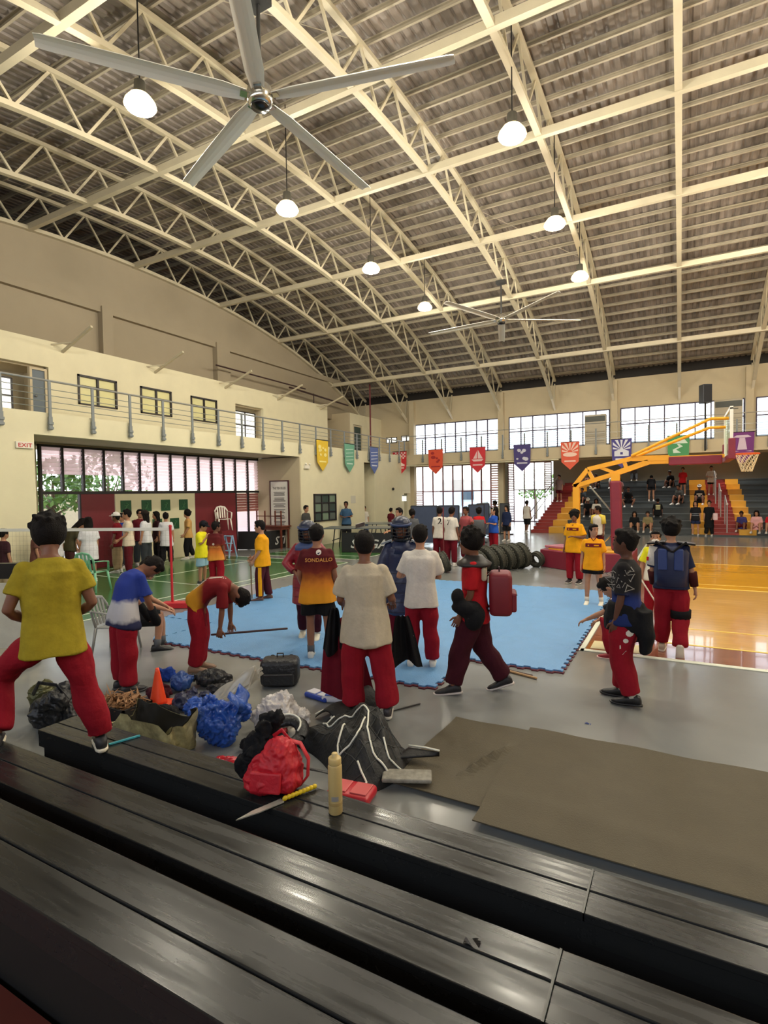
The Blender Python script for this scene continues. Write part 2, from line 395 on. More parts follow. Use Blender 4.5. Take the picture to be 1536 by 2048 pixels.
for k in (12, 13):
    for j in range(20):
        z = 0.12+j*0.1; y0, y1 = YM[k]+0.035, YM[k+1]-0.035
        MB().box(XL-0.02, XL-0.012, y0, y1, z, z+0.094).build('slat', m_jal if j < 13 else mat('red_louver', (150, 92, 88), 0.5), wL)
# panels under the left windows
m_maroon = mat('maroon_panel', (112, 34, 42), 0.45, var=0.06, vscale=2)
m_panel = mat('cream_panel', (214, 206, 172), 0.6)
def panel(nm, m, y0, y1, z1, lab):
    p = thing(nm, (XL+0.03, (y0+y1)/2, 0), kind='structure'); B1('board', m, XL-0.02, XL+0.04, y0, y1, 0.0, z1, p, 0.006); return p
panel('wall_panel', m_maroon, 9.30, 10.32, 2.13, ''); panel('wall_panel', m_panel, 10.34, 13.35, 2.14, ''); panel('wall_panel', m_maroon, 13.37, 15.30, 2.13, '')
def pict(y, z, s=0.35, n=0):
    t = thing('framed_picture', (XL+0.06, y, z), SIGNLAB[n], 'sign', group='green sport signs on the cream panel')
    B1('backing', mat('sign_green', (30, 78, 48), 0.4), XL+0.045, XL+0.065, y-s/2, y+s/2, z, z+s, t)
    mb = MB(); x = XL+0.067; gm = mat('sign_figure', (74, 120, 78), 0.5); c = y; q = z+s/2; rr = random.Random(n)
    mb.tube([(x, c+0.02, q+0.02), (x, c-0.01, q-0.05)], 0.014, 5); mb.ball((x, c+0.025, q+0.075), 0.022, 6, 5)
    mb.tube([(x, c, q-0.05), (x, c+0.05, q-0.12)], 0.01, 4); mb.tube([(x, c, q-0.05), (x, c-0.05-0.02*rr.random(), q-0.11)], 0.01, 4)
    mb.tube([(x, c+0.02, q+0.02), (x, c+0.08, q+0.02+0.05*rr.random())], 0.009, 4); mb.tube([(x, c+0.02, q+0.02), (x, c-0.06, q+0.03*rr.random())], 0.009, 4)
    mb.build('figure', gm, t)
SIGNLAB = ['dark green sport pictogram sign, upper row, leftmost of four', 'dark green sport pictogram sign, second from left in the upper row', 'dark green sport pictogram sign, third from left in the upper row', 'dark green sport pictogram sign, upper row, nearest the maroon panel',
           'dark green sign, leftmost of the lower row above the queue', 'dark green sign in the middle of the lower row above the queue', 'dark green sign, rightmost of the lower row beside the white-shirted people']
for i, (y, z) in enumerate(((10.68, 1.58), (11.4, 1.58), (12.12, 1.58), (12.84, 1.58), (11.05, 0.97), (11.78, 0.97), (12.46, 0.97))): pict(y, z, 0.35, i)
# end wall of recess with notice board
struct(MB().box(-14.9, XF, 16.6, 16.66, 0, 3.46).build('wall_left', m_wall2))
nb = thing('notice_board', (-13.65, 16.58, 0.75), 'tall white notice board with dark frame and lines of print at the recess end', 'sign')
NX0, NX1, NZ0, NZ1 = -14.05, -13.2, 0.85, 2.55
B1('sheet', mat('notice_white', (226, 224, 214), 0.5), NX0, NX1, 16.56, 16.59, NZ0, NZ1, nb)
MB().box(NX0-0.04, NX0, 16.54, 16.6, NZ0-0.04, NZ1+0.04).box(NX1, NX1+0.04, 16.54, 16.6, NZ0-0.04, NZ1+0.04).box(NX0, NX1, 16.54, 16.6, NZ1, NZ1+0.04).box(NX0, NX1, 16.54, 16.6, NZ0-0.04, NZ0).build('frame', mat('maroon_frame', (70, 28, 34), 0.5), nb)
mp = mat('print_grey', (110, 108, 104), 0.6); flat_text('lettering', 'THE TEN RULES', 0.12, mp, (-13.62, 16.555, 2.25), (1,0,0), (0,0,1), nb, sx=0.75)
mb = MB(); rr = random.Random(3); z = 2.12
while z > 0.95:
    for k in range(3):
        wd = 0.3-0.1*rr.random(); mb.box(-13.62-wd, -13.62+wd, 16.55, 16.557, z, z+0.028); z -= 0.055
    z -= 0.06
mb.build('print_lines', mp, nb)
# windows in the cream wall
def dark_window(n, y0, y1, z0, z1, x=XF):
    w = thing('window_%d' % n, (x, (y0+y1)/2, z0), kind='structure'); f = 0.05
    mb = MB().box(x-0.02, x+0.06, y0, y0+f, z0, z1).box(x-0.02, x+0.06, y1-f, y1, z0, z1).box(x-0.02, x+0.06, y0, y1, z0, z0+f).box(x-0.02, x+0.06, y0, y1, z1-f, z1)
    for k in (1, 2):
        yy = y0+(y1-y0)*k/3; mb.box(x-0.02, x+0.05, yy-0.03, yy+0.03, z0, z1); zz = z0+(z1-z0)*k/3; mb.box(x-0.02, x+0.045, y0, y1, zz-0.025, zz+0.025)
    mb.build('window_frame', m_frame, w)
    cols = [(70, 84, 78), (120, 140, 122), (96, 104, 98)]
    for i in range(3):
        for k in range(3):
            B1('pane', mat('office_glass%d' % ((i+k) % 3), cols[(i+k) % 3], 0.12, spec=0.8), x+0.005, x+0.012, y0+(y1-y0)*i/3+0.03, y0+(y1-y0)*(i+1)/3-0.03, z0+(z1-z0)*k/3+0.025, z0+(z1-z0)*(k+1)/3-0.025, w)
dark_window(7, 17.45, 19.0, 0.95, 2.05)

# far wall -----------------------------------------------------------
YW = 26.9
fw = MB().box(-17, 12, YW, YW+0.2, 5.72, 7.05).box(-17, -14.74, YW, YW+0.2, 0, 5.8)
fw.box(-14.74, -12.83, YW, YW+0.2, 3.9, 5.72)
for x0, x1 in ((-8.0, -7.52), (-2.83, -2.41), (2.33, 2.69), (7.5, 7.9)): fw.box(x0, x1, YW, YW+0.2, 3.9, 5.72)
fw.box(-12.83, 12, YW, YW+0.2, 3.46, 4.08).box(-12.9, -12.8, YW, YW+0.2, 0, 3.5)
fw.box(-8.02, -7.84, YW, YW+0.2, 0, 3.5)
struct(fw.build('wall_far', m_wall2))
struct(B1('gap_shade_strip', mat('roof_gap_shade', (34, 30, 28), 0.8), -17, 12, YW+0.06, YW+0.2, 7.05, 7.6))  # dark strip paints the shade of the gap under the roof
struct(B1('trim_6', mat('roof_gap_shade', (34, 30, 28), 0.8), -17, 12, -4.1, -3.9, 6.0, 8.9))
for x in (-12.72, -7.82, -2.6, 2.5, 7.7):
    struct(B1('column', m_wall2, x-0.17, x+0.1, YW-0.28, YW, 0 if x < -7 else 3.7, 6.95))
# alcove behind the bleachers
struct(MB().box(-7.3, 12, 36.55, 36.7, 0, 4.15).build('wall_far', m_back))
struct(MB().box(-11, 12, YW+0.2, 36.6, 4.12, 4.2).build('ceiling', m_wall2))
struct(MB().bar((-7.98, 27.1, 2.1), (-10.8, 36.6, 2.1), 0.1, 4.2).build('wall_far', m_back))
def grid_window(n, x0, x1, y, z0, zt, z1, xs, mtop, mlow, fm, louver_low=True, frosted_top=False):
    w = thing('window_%d' % n, ((x0+x1)/2, y, z0), kind='structure')
    for x in [x0]+xs+[x1]: B1('mullion', fm, x-0.025, x+0.025, y-0.03, y+0.05, z0, z1, w)
    for z in (z0, zt, z1): B1('transom', fm, x0, x1, y-0.035, y+0.05, z-0.025, z+0.025, w)
    X = [x0]+xs+[x1]
    for a, b in zip(X[:-1], X[1:]):
        B1('pane', mtop, a+0.025, b-0.025, y, y+0.008, zt+0.025, z1-0.025, w)
        if louver_low:
            mb = MB(); k = int((zt-z0)/0.11)
            for j in range(k):
                z = z0+0.04+j*(zt-z0-0.04)/k
                mb.add([(a+0.03, y-0.02, z), (b-0.03, y-0.02, z), (b-0.03, y+0.045, z+0.05), (a+0.03, y+0.045, z+0.05), (a+0.03, y-0.02, z+0.006), (b-0.03, y-0.02, z+0.006), (b-0.03, y+0.045, z+0.056), (a+0.03, y+0.045, z+0.056)],
                       [(0,1,2,3),(7,6,5,4),(0,4,5,1),(1,5,6,2),(2,6,7,3),(3,7,4,0)])
            tag(mb.build('louver_slats', mlow, w), kind='stuff')
        elif mlow: B1('pane', mlow, a+0.025, b-0.025, y, y+0.008, z0+0.02, zt-0.025, w)
    return w
g_top = glassmat('frosted_white', (246, 248, 250), 0.3, 0.2, 0.95)
g_low = glassmat('louver_glass', (215, 228, 235), 0.55, 0.15, 0.5)
g_clear = glassmat('clear_glass', (245, 250, 250), 0.03, 0.05, 0.5)
bays = [(-12.66, -8.04), (-7.5, -2.86), (-2.38, 2.3), (2.72, 7.5)]
for i, (a, b) in enumerate(bays):
    xs = [a+(b-a)*k/8 for k in range(1, 8)]
    grid_window(8+i, a, b, YW+0.05, 4.1, 4.98, 5.70, xs, g_top, g_low, mat('purple_frame', (60, 50, 74), 0.5))
grid_window(12, -12.80, -8.05, YW+0.05, 0.02, 2.09, 3.45, [-12.26, -11.67, -11.09, -10.53, -10.0, -9.48, -8.97, -8.47], glassmat('pale_film', (240, 236, 230), 0.4, 0.2, 0.95), g_clear, m_redframe, louver_low=False)
grid_window(13, -10.28, -7.42, 36.6, 0.02, 2.13, 3.95, [-9.9, -9.19, -8.53, -7.85], glassmat('pale_film', (240, 236, 230), 0.4, 0.2, 0.95), None, m_redframe, louver_low=False)
struct(B1('wall_far', m_back, -11.0, -10.3, 36.55, 36.7, 0, 4.15))
# red louvres in the lower left columns
for (xa, xb, y, z0, z1) in ((-12.78, -12.28, YW+0.03, 0.05, 2.05), (-8.45, -8.07, YW+0.03, 0.05, 3.4), (-10.26, -9.92, 36.58, 0.05, 3.9), (-7.83, -7.44, 36.58, 2.2, 3.9)):
    mb = MB(); z = z0
    while z < z1: mb.box(xa, xb, y-0.02, y+0.0, z, z+0.05); z += 0.12
    tag(mb.build('louver', mat('pink_louver', (206, 150, 146), 0.5)), 'pale red louvre slats set in the tall far window', 'louver', kind='stuff')
# two small windows above the far corner
for i, (xa, xb) in enumerate(((-14.25, -13.55), (-13.25, -12.95))):
    pass
def small_window(n, x0, x1, z0, z1):
    w = thing('window_%d' % n, ((x0+x1)/2, YW, z0), kind='structure')
    MB().box(x0-0.04, x1+0.04, YW-0.03, YW+0.01, z0-0.04, z0).box(x0-0.04, x1+0.04, YW-0.03, YW+0.01, z1, z1+0.04).box(x0-0.04, x0, YW-0.03, YW+0.01, z0, z1).box(x1, x1+0.04, YW-0.03, YW+0.01, z0, z1).box((x0+x1)/2-0.03, (x0+x1)/2+0.03, YW-0.03, YW+0.01, z0, z1).build('window_frame', m_frame, w)
    for a, b in ((x0, (x0+x1)/2-0.03), ((x0+x1)/2+0.03, x1)): B1('pane', mat('daylight_glow_pane', (240,240,236), 0.4), a, b, YW-0.02, YW-0.005, z0, z1, w)  # shares the pane glow that stands in for daylight
small_window(14, -14.4, -13.8, 4.86, 5.1); small_window(15, -13.45, -12.9, 4.9, 5.14)

# near wall and right end (behind and beside the camera) -------------------
nw = MB().box(-17, 12, -4.1, -3.9, 0, 4.0).box(-17, 12, -4.1, -3.9, 5.7, 8.4)
for x in (-17, -12.8, -7.7, -2.6, 2.5, 7.6): nw.box(x-0.25, x+0.25, -4.1, -3.9, 4.0, 5.7)
struct(nw.build('wall_near', m_wall2))
struct(MB().box(12, 12.2, -4, 37, 0, 11).build('wall_right', m_wall2))
portal(-2.5, -4.2, 4.85, 28, 1.7, (pi/2, 0, 0))

# roof ---------------------------------------------------------------
def zbot(y): d = y-12; return 9.58-(0.0128*d*d+1.67e-5*d**4)
def ztop(y): d = y-12; return 10.52-(0.0128*d*d+9e-6*d**4)
def gable(x, m, full=False):
    top_ = (lambda y: ztop(y)+0.2) if full else (lambda y: max(5.95, zbot(y)-0.02))
    pts = [(-4.0, 0)]; ys = [-4+31.0*k/40 for k in range(41)]
    mb = MB(); lo = 5.9
    for k in range(40):
        y0, y1 = ys[k], ys[k+1]
        mb.add([(x, y0, lo), (x, y1, lo), (x, y1, top_(y1)), (x, y0, top_(y0)), (x-0.2, y0, lo), (x-0.2, y1, lo), (x-0.2, y1, top_(y1)), (x-0.2, y0, top_(y0))],
               [(0,1,2,3),(7,6,5,4),(3,2,6,7),(0,4,5,1)])
    return struct(mb.build('wall_left', m))
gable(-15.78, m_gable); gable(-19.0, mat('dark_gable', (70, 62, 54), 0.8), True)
struct(MB().box(-19.2, -16.9, YW, YW+0.2, 0, 7.6).box(-19.2, -16.9, -4.1, -3.9, 0, 8.9).box(-19.2, -16.9, -4, 27, 5.9, 6.0).build('wall_far', m_wall2))
# beam and pilasters on the gable
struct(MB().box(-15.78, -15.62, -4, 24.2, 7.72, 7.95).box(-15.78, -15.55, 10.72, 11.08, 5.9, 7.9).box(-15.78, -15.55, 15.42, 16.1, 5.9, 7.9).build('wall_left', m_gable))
struct(MB().box(-15.78, -14.8, -4, 21.5, 6.1, 6.16).build('trim_1', m_wall2))
# roof sheet
def roof_mat():
    m = mat('roof_sheet', (136, 126, 118), 0.5, metal=0.0, var=0.5, vscale=1.3, stretch=(2.6, 0.55, 1)); return m
mb = MB(); xs = []; x = -19.2
while x < 12.1:
    xs += [(x, 0), (x+0.10, 0), (x+0.13, 0.035), (x+0.17, 0.035)]; x += 0.20
ys = [-4.2+31.6*k/54 for k in range(55)]
W = len(xs)
mb.add([(x, y, ztop(y)+0.24+dz) for y in ys for x, dz in xs], [(j*W+i, j*W+i+1, (j+1)*W+i+1, (j+1)*W+i) for j in range(54) for i in range(W-1)])
roof = mb.build('ceiling', roof_mat(), smooth=False, origin=False); struct(roof)
m_steel = mat('cream_steel', (194, 184, 158), 0.5, var=0.10, vscale=1.5)
m_purl = mat('purlin_steel', (176, 166, 146), 0.5, var=0.12, vscale=2)
pm = None; k = -28
while True:
    y = 12.06+0.56*k; k += 1
    if y > 27.0: break
    if y < -3.5: continue
    z = ztop(y)+0.12
    t = -(0.0256*(y-12)+3.6e-5*(y-12)**3)
    if pm is None:
        mb = MB().box(-19, 12, -0.025, 0.025, 0.07, 0.09).box(-19, 12, 0.018, 0.025, -0.0, 0.07).box(-19, 12, -0.025, 0.025, -0.010, 0.0)
        pm = bpy.data.meshes.new('purlin'); pm.from_pydata([tuple(p) for p in mb.v], [], mb.f); pm.materials.append(m_purl)
    o = bpy.data.objects.new('purlin', pm); o.location = (0, y, z); o.rotation_euler = (math.atan(t), 0, 0); o.parent = roof; C.objects.link(o)
# trusses
def make_truss():
    t = thing('roof_truss', (0, 12, 0), kind='structure')
    ysb = [-2.9+29.75*k/44 for k in range(45)]
    mb = MB()
    for fn, w, h, nm, y1 in ((zbot, 0.13, 0.10, 'bottom_chord', 26.3), (ztop, 0.12, 0.09, 'top_chord', 27.0)):
        mb = MB(); pts = [V((0, y, fn(y))) for y in ysb if y <= y1]
        rings = [[p+V((-w/2,0,-h/2)), p+V((w/2,0,-h/2)), p+V((w/2,0,h/2)), p+V((-w/2,0,h/2))] for p in pts]
        mb.loft(rings).build(nm, m_steel, t)
    mb = MB(); mb.bar((0, 26.2, zbot(26.2)), (0, 26.98, 5.86), 0.09, 0.1).build('chord_end', mat('pale_steel', (222, 212, 190), 0.45), t)
    y = 12.39-1.35*11; k = 0
    while y < 26.4:
        for s in (-1, 1):
            yt = y+s*0.675
            if yt < 27 and yt > -3: MB().bar((0.0, y, zbot(y)), (0.0, yt, ztop(yt)), 0.045, 0.05).build('web_strut', m_steel, t)
        y += 1.35
    MB().bar((0, 26.6, 6.15), (0, 26.85, 7.1), 0.05, 0.05).build('web_strut', m_steel, t)
    return t
truss0 = make_truss()
for k in range(-6, 5):
    t = truss0 if k == -6 else copy_tree(truss0)
    t.location.x = -0.05+2.61*k
for y in (-2.5, 1.1, 4.95, 8.75, 12.05, 15.8, 19.3, 23.5):
    z = zbot(y)
    MB().box(-15.78, 12, y-0.07, y-0.058, z-0.05, z+0.09).box(-15.78, 12, y-0.07, y+0.05, z-0.062, z-0.05).box(-15.78, 12, y-0.07, y+0.05, z+0.09, z+0.10).build('tie_beam', m_steel, roof)
# thin cross-bracing rods under the sheets
mb = MB()
for (x0, y0, x1, y1) in ((-13.1, 9, -10.5, 13), (-10.5, 9, -13.1, 13), (-5.2, 16, -2.6, 20), (2.5, 10, 5.1, 15), (5.1, 10, 2.5, 15), (-7.9, 5, -5.3, 9), (-13.1, 2, -10.5, 6)):
    mb.tube([(x0, y0, ztop(y0)+0.05), (x1, y1, ztop(y1)+0.05)], 0.008, 4)
mb.build('bracing_rod', m_purl, roof)
# strut brackets on the left parapet
for y in (-0.1, 2.9, 5.9, 8.94, 11.9, 14.94, 17.91, 20.96):
    s = thing('sloping_strut', (XL, y, 5.95), kind='structure')
    MB().bar((XL-0.02, y, 5.98), (XL+1.3, y, 6.46), 0.06, 0.06).build('strut', m_steel, s)
    MB().bar((XL, y-0.3, 6.12), (XL+0.5, y, 6.17), 0.03, 0.03).build('brace', m_steel, s)
# railings
m_rail = mat('rail_steel', (176, 178, 176), 0.3, 0.6); m_post = mat('rail_post_paint', (124, 130, 132), 0.5)
def post_mesh():
    mb = MB().cbox((0, 0, 0.62), (0.035, 0.06, 0.95)).cbox((0.0, 0, 0.13), (0.05, 0.08, 0.30)).cbox((0.01, 0, 0.13), (0.07, 0.1, 0.06)).cbox((0.01, 0, 0.02), (0.07, 0.1, 0.05))
    return mb
railL = thing('balcony_railing', (XF+0.06, 12, 3.6), kind='structure')
pl = post_mesh().build('post', m_post, None, origin=False); C.objects.unlink(pl)
yy = -2.98
while yy < 25.2:
    o = bpy.data.objects.new('post', pl.data); o.parent = railL; o.location = (0, yy-12, 0); C.objects.link(o); yy += 1.03
MB().tube([(XF+0.06, -4, 4.69), (XF+0.06, 25.22, 4.69)], 0.025, 8).build('handrail', m_rail, railL)
for z in (4.08, 4.22, 4.36, 4.50): MB().tube([(XF+0.05, -4, z), (XF+0.05, 25.22, z)], 0.009, 5).build('rail', m_rail, railL)
railF = thing('balcony_railing', (-0.3, 25.24, 3.6), kind='structure')
xx = -12.5
while xx < 9:
    o = bpy.data.objects.new('post', pl.data); o.parent = railF; o.location = (xx+0.3, 0, 0); o.rotation_euler = (0, 0, -pi/2); C.objects.link(o); xx += 1.03
MB().tube([(XF+0.06, 25.24, 4.92), (10, 25.24, 4.92)], 0.018, 8).build('handrail', m_rail, railF)
for z in (4.25, 4.5): MB().tube([(XF+0.06, 25.25, z), (10, 25.25, z)], 0.007, 5).build('rail', m_rail, railF)

# bleachers at the far side -------------------------------------------
m_bd = mat('bleacher_grey', (58, 64, 66), 0.45, var=0.1, vscale=2); m_br = mat('stair_red', (150, 50, 44), 0.5, var=0.08, vscale=2); m_by = mat('step_yellow', (206, 152, 44), 0.5, var=0.08, vscale=2)
bl = thing('bleachers', (0, 26.9, 0), kind='structure')
for k in range(9):
    y0 = 26.9+1.055*k; z = 0.28*(k+1)
    for (x0, x1, m, nm) in ((-4.9, 0.42, m_bd, 'bench_step'), (-5.6, -4.9, m_by, 'yellow_step'), (0.42, 1.2, m_by, 'yellow_step'), (2.15, 2.75, m_by, 'yellow_step'), (2.75, 12, m_bd, 'bench_step')):
        B1(nm, m, x0, x1, y0, 36.5, z-0.28, z, bl)
        if nm == 'bench_step': B1('seat_edge', m_bd, x0, x1, y0-0.03, y0+0.35, z-0.05, z+0.012, bl)
for k in range(18):
    y0 = 26.9+0.5275*k; z = 0.14*(k+1)
    for (x0, x1) in ((-6.45, -5.6), (1.2, 2.15)): B1('stair_tread', m_br, x0, x1, y0, 36.5, z-0.14, z-0.012, bl); B1('stair_tread', m_br, x0, x1, y0-0.02, y0+0.5, z-0.012, z, bl)
struct(B1('trim_2', m_bd, 0, 12, 26.6, 26.9, 0, 0.06)); 
for nm, x in (('stair_handrail', -6.5),):
    h = thing(nm, (x, 27, 0), kind='structure')
    MB().tube([(x, 27.0, 0.0), (x, 27.0, 1.1)], 0.025, 6).tube([(x, 27.0, 1.0), (x, 34.5, 3.05)], 0.025, 6).tube([(x, 27.0, 0.6), (x, 34.5, 2.65)], 0.02, 6).tube([(x, 34.5, 2.1), (x, 34.5, 3.05)], 0.025, 6).build('rail', m_rail, h)
for x, y, z, hgt in ((1.72, 26.95, 0.1, 1.25), (1.62, 29.3, 0.7, 1.2), (1.52, 31.4, 1.26, 1.3)):
    h = thing('stair_handrail', (x, y, z), kind='structure')
    MB().tube([(x, y, z), (x, y, z+hgt)], 0.025, 6).tube([(x, y, z+hgt), (x, y+1.3, z+hgt+0.35)], 0.022, 6).tube([(x, y+1.3, z+0.35), (x, y+1.3, z+hgt+0.35)], 0.022, 6).build('rail', m_rail, h)
    MB().ball((x, y, z+hgt), 0.045, 7, 6).build('knob', mat('pale_knob', (225, 215, 205), 0.4), h)

# foreground bleachers --------------------------------------------------
def bench_mat():
    m = mat('bench_black', (36, 37, 37), 0.32, var=0.10, vscale=3.0, stretch=(0.25, 6.0, 1), spec=0.4)
    n = m.node_tree.nodes; l = m.node_tree.links; p = n['Principled BSDF']
    t = n.new('ShaderNodeTexNoise'); t.inputs['Scale'].default_value = 1.6; t.inputs['Detail'].default_value = 8; t.inputs['Roughness'].default_value = 0.65
    tcx = n.new('ShaderNodeTexCoord'); mp_ = n.new('ShaderNodeMapping'); mp_.inputs['Scale'].default_value = (1.0, 14.0, 1)
    l.new(tcx.outputs['Object'], mp_.inputs[0]); l.new(mp_.outputs[0], t.inputs['Vector'])
    mr = n.new('ShaderNodeMapRange'); mr.inputs[1].default_value = 0.3; mr.inputs[2].default_value = 0.7; mr.inputs[3].default_value = 0.15; mr.inputs[4].default_value = 0.38
    l.new(t.outputs[0], mr.inputs[0]); l.new(mr.outputs[0], p.inputs['Roughness'])
    b = n.new('ShaderNodeBump'); b.inputs['Strength'].default_value = 0.0; b.inputs['Distance'].default_value = 0.01; l.new(t.outputs[0], b.inputs['Height']); l.new(b.outputs[0], p.inputs['Normal'])
    return m
m_bench = bench_mat(); m_void = mat('void_shade_black', (20, 18, 18), 0.7); m_step = mat('step_dark_red', (92, 36, 26), 0.55, var=0.15, vscale=3)  # near-black colour holds the shade of the void under the benches
fb = thing('bench_seating', (0, 1.5, 0), 'three rows of long glossy black plank benches in the foreground', 'bench')
rows = [(2.475, 2.335, 2.195, 0.34, -4.07), (1.757, 1.622, 1.483, 0.53, -9.0), (1.183, 1.037, 0.897, 0.76, -9.0)]
for (yb, yg, yf, z, xl) in rows:
    xs_ = [xl, -0.33, 3.4, 7.0]
    for a, b in zip(xs_[:-1], xs_[1:]):
        o = B1('plank', m_bench, a, b-0.004, yg+0.004, yb, z-0.035, z, fb, 0.004)
        o = B1('plank', m_bench, a, b-0.004, yf, yg-0.003, z-0.035, z, fb, 0.004)
    B1('front_board', m_bench, xl, 7.0, yf+0.005, yf+0.03, z-0.12, z-0.036, fb)
    B1('joint_strip', mat('worn_grey', (64, 64, 60), 0.35), -0.338, -0.330, yf, yb, z, z+0.002, fb)
    B1('void_shade_base', m_void, xl+0.01, 7.0, yf+0.035, yb-0.01, 0.0, z-0.037, fb)  # black box fills the dark void below the planks
struct(MB().box(-9, 7, -3.9, 0.905, 0.0, 0.42).build('trim_3', m_step))
struct(B1('trim_4', m_void, -9, 7, 0.9, 2.2, 0, 0.02))  # floor painted near-black for the shade between the benches
struct(B1('trim_7', mat('step_red_shaded', (40, 18, 14), 0.7), -9, 7, 1.17, 1.50, 0.02, 0.25))  # step red darkened in its colour for the shade between benches

# outdoors -----------------------------------------------------------------
struct(B1('ground', mat('outdoor_paving', (176, 170, 160), 0.8, var=0.1, vscale=1), -60, -17.0, -30, 80, -0.3, -0.05))
struct(B1('ground', mat('outdoor_paving', (176, 170, 160), 0.8, var=0.1, vscale=1), -17.0, 40, 37.05, 80, -0.3, -0.05))
# ================================================================ PEOPLE
HALLOW = {}
def rot(ax, deg): return Matrix.Rotation(radians(deg), 3, ax)
def voxel(mb, size, smooth=2, name='tmp'):
    me = bpy.data.meshes.new(name); me.from_pydata([tuple(p) for p in mb.v], [], mb.f)
    bm = bmesh.new(); bm.from_mesh(me); bmesh.ops.recalc_face_normals(bm, faces=bm.faces); bm.to_mesh(me); bm.free()
    o = bpy.data.objects.new(name, me); C.objects.link(o)
    r = o.modifiers.new('r', 'REMESH'); r.mode = 'VOXEL'; r.voxel_size = size; r.use_smooth_shade = True
    if smooth:
        s = o.modifiers.new('s', 'SMOOTH'); s.iterations = smooth; s.factor = 0.5
    dg = bpy.context.evaluated_depsgraph_get()
    out = bpy.data.meshes.new_from_object(o.evaluated_get(dg))
    bpy.data.objects.remove(o); bpy.data.meshes.remove(me)
    return out
def wrinkle(me, amp, seed, kz=1.0, ztop=None):
    rr = random.Random(seed); n = len(me.vertices)
    if n == 0: return
    co = [0.0]*(3*n); no = [0.0]*(3*n)
    me.vertices.foreach_get('co', co); me.vertices.foreach_get('normal', no)
    import numpy as np
    P = np.array(co).reshape(-1, 3); N = np.array(no).reshape(-1, 3); d = np.zeros(n)
    for k in range(5):
        w = np.array([rr.uniform(-1, 1)*22, rr.uniform(-1, 1)*22, rr.uniform(-1, 1)*16*kz]); q = np.array([rr.uniform(-6, 6), rr.uniform(-6, 6), rr.uniform(-6, 6)])
        s = np.sin(P@w + rr.uniform(0, 6) + 1.4*np.sin(P@q + k)); d += np.sign(s)*np.abs(s)**1.5*(0.5 if k > 2 else 1.0)
    if ztop is not None: d = d*np.clip((ztop-P[:, 2])/0.14, 0.15, 1.0)
    P = P + N*(d*amp/1.3)[:, None]
    me.vertices.foreach_set('co', P.ravel().tolist()); me.update()
def crumple(me, amp, seed, f=11.0):
    n = len(me.vertices); o = V((seed*3.1, seed*1.7, seed*0.9))
    nr = [v.normal.copy() for v in me.vertices]
    for v, q in zip(me.vertices, nr):
        p = v.co*f+o; w = V((noise.noise(p*0.6), noise.noise(p*0.6+V((7, 3, 1))), noise.noise(p*0.6+V((2, 9, 5)))))*1.2
        a = 1-abs(noise.noise(p+w))*2.2; b = 1-abs(noise.noise((p+w)*2.3))*2.2
        v.co += q*(amp*(a*0.75+b*0.4-0.55))
    me.update()
def ell(c, ax, ay, a, b, n=14, p=2.0, bf=None):
    out = []
    for k in range(n):
        t = 2*pi*k/n; ct, st = cos(t), sin(t)
        x = a*math.copysign(abs(ct)**(2/p), ct); y = (bf if (bf is not None and st > 0) else b)*math.copysign(abs(st)**(2/p), st)
        out.append(c+ax*x+ay*y)
    return out
def down(side=1, out=8, fw=0):      # unit vector hanging down, swung outwards/forwards
    return V((side*sin(radians(out)), sin(radians(fw)), -cos(radians(out))*cos(radians(fw)))).normalized()
def hand_mb(mb, w, d, palm, side, s, curl=25, big=True):
    # w wrist, d forearm direction, palm = normal the palm faces; five fingers
    d = d.normalized(); palm = (palm - d*palm.dot(d)).normalized(); lat = d.cross(palm).normalized()*side
    L = 0.085*s; pc = w+d*L
    mb.loft([ell(w-d*0.02*s, lat, palm, 0.026*s, 0.020*s, 8), ell(w+d*0.03*s, lat, palm, 0.034*s, 0.017*s, 8), ell(w+d*0.07*s, lat, palm, 0.041*s, 0.015*s, 8), ell(pc, lat, palm, 0.038*s, 0.012*s, 8)])
    lens = [0.070, 0.078, 0.072, 0.056]
    for i in range(4):
        b = pc-d*0.008*s+lat*((1.5-i)*0.0195*s); L1 = lens[i]*s; c = radians(curl+3*i)
        d1 = (d*cos(c*0.6)+palm*sin(c*0.6)); d2 = (d*cos(c*1.5)+palm*sin(c*1.5)); d3 = (d*cos(c*2.2)+palm*sin(c*2.2))
        p1 = b+d1*L1*0.42; p2 = p1+d2*L1*0.33; p3 = p2+d3*L1*0.25
        mb.tube([b, p1, p2, p3], [0.0092*s, 0.0088*s, 0.008*s, 0.0055*s], 6)
    b = w+d*0.028*s+lat*0.026*s; t1 = (d*0.62+lat*0.72+palm*0.25).normalized(); t2 = (d*0.88+lat*0.30+palm*0.35).normalized()
    mb.tube([b, b+t1*0.036*s, b+t1*0.036*s+t2*0.028*s, b+t1*0.036*s+t2*0.050*s], [0.014*s, 0.0115*s, 0.0095*s, 0.006*s], 6)
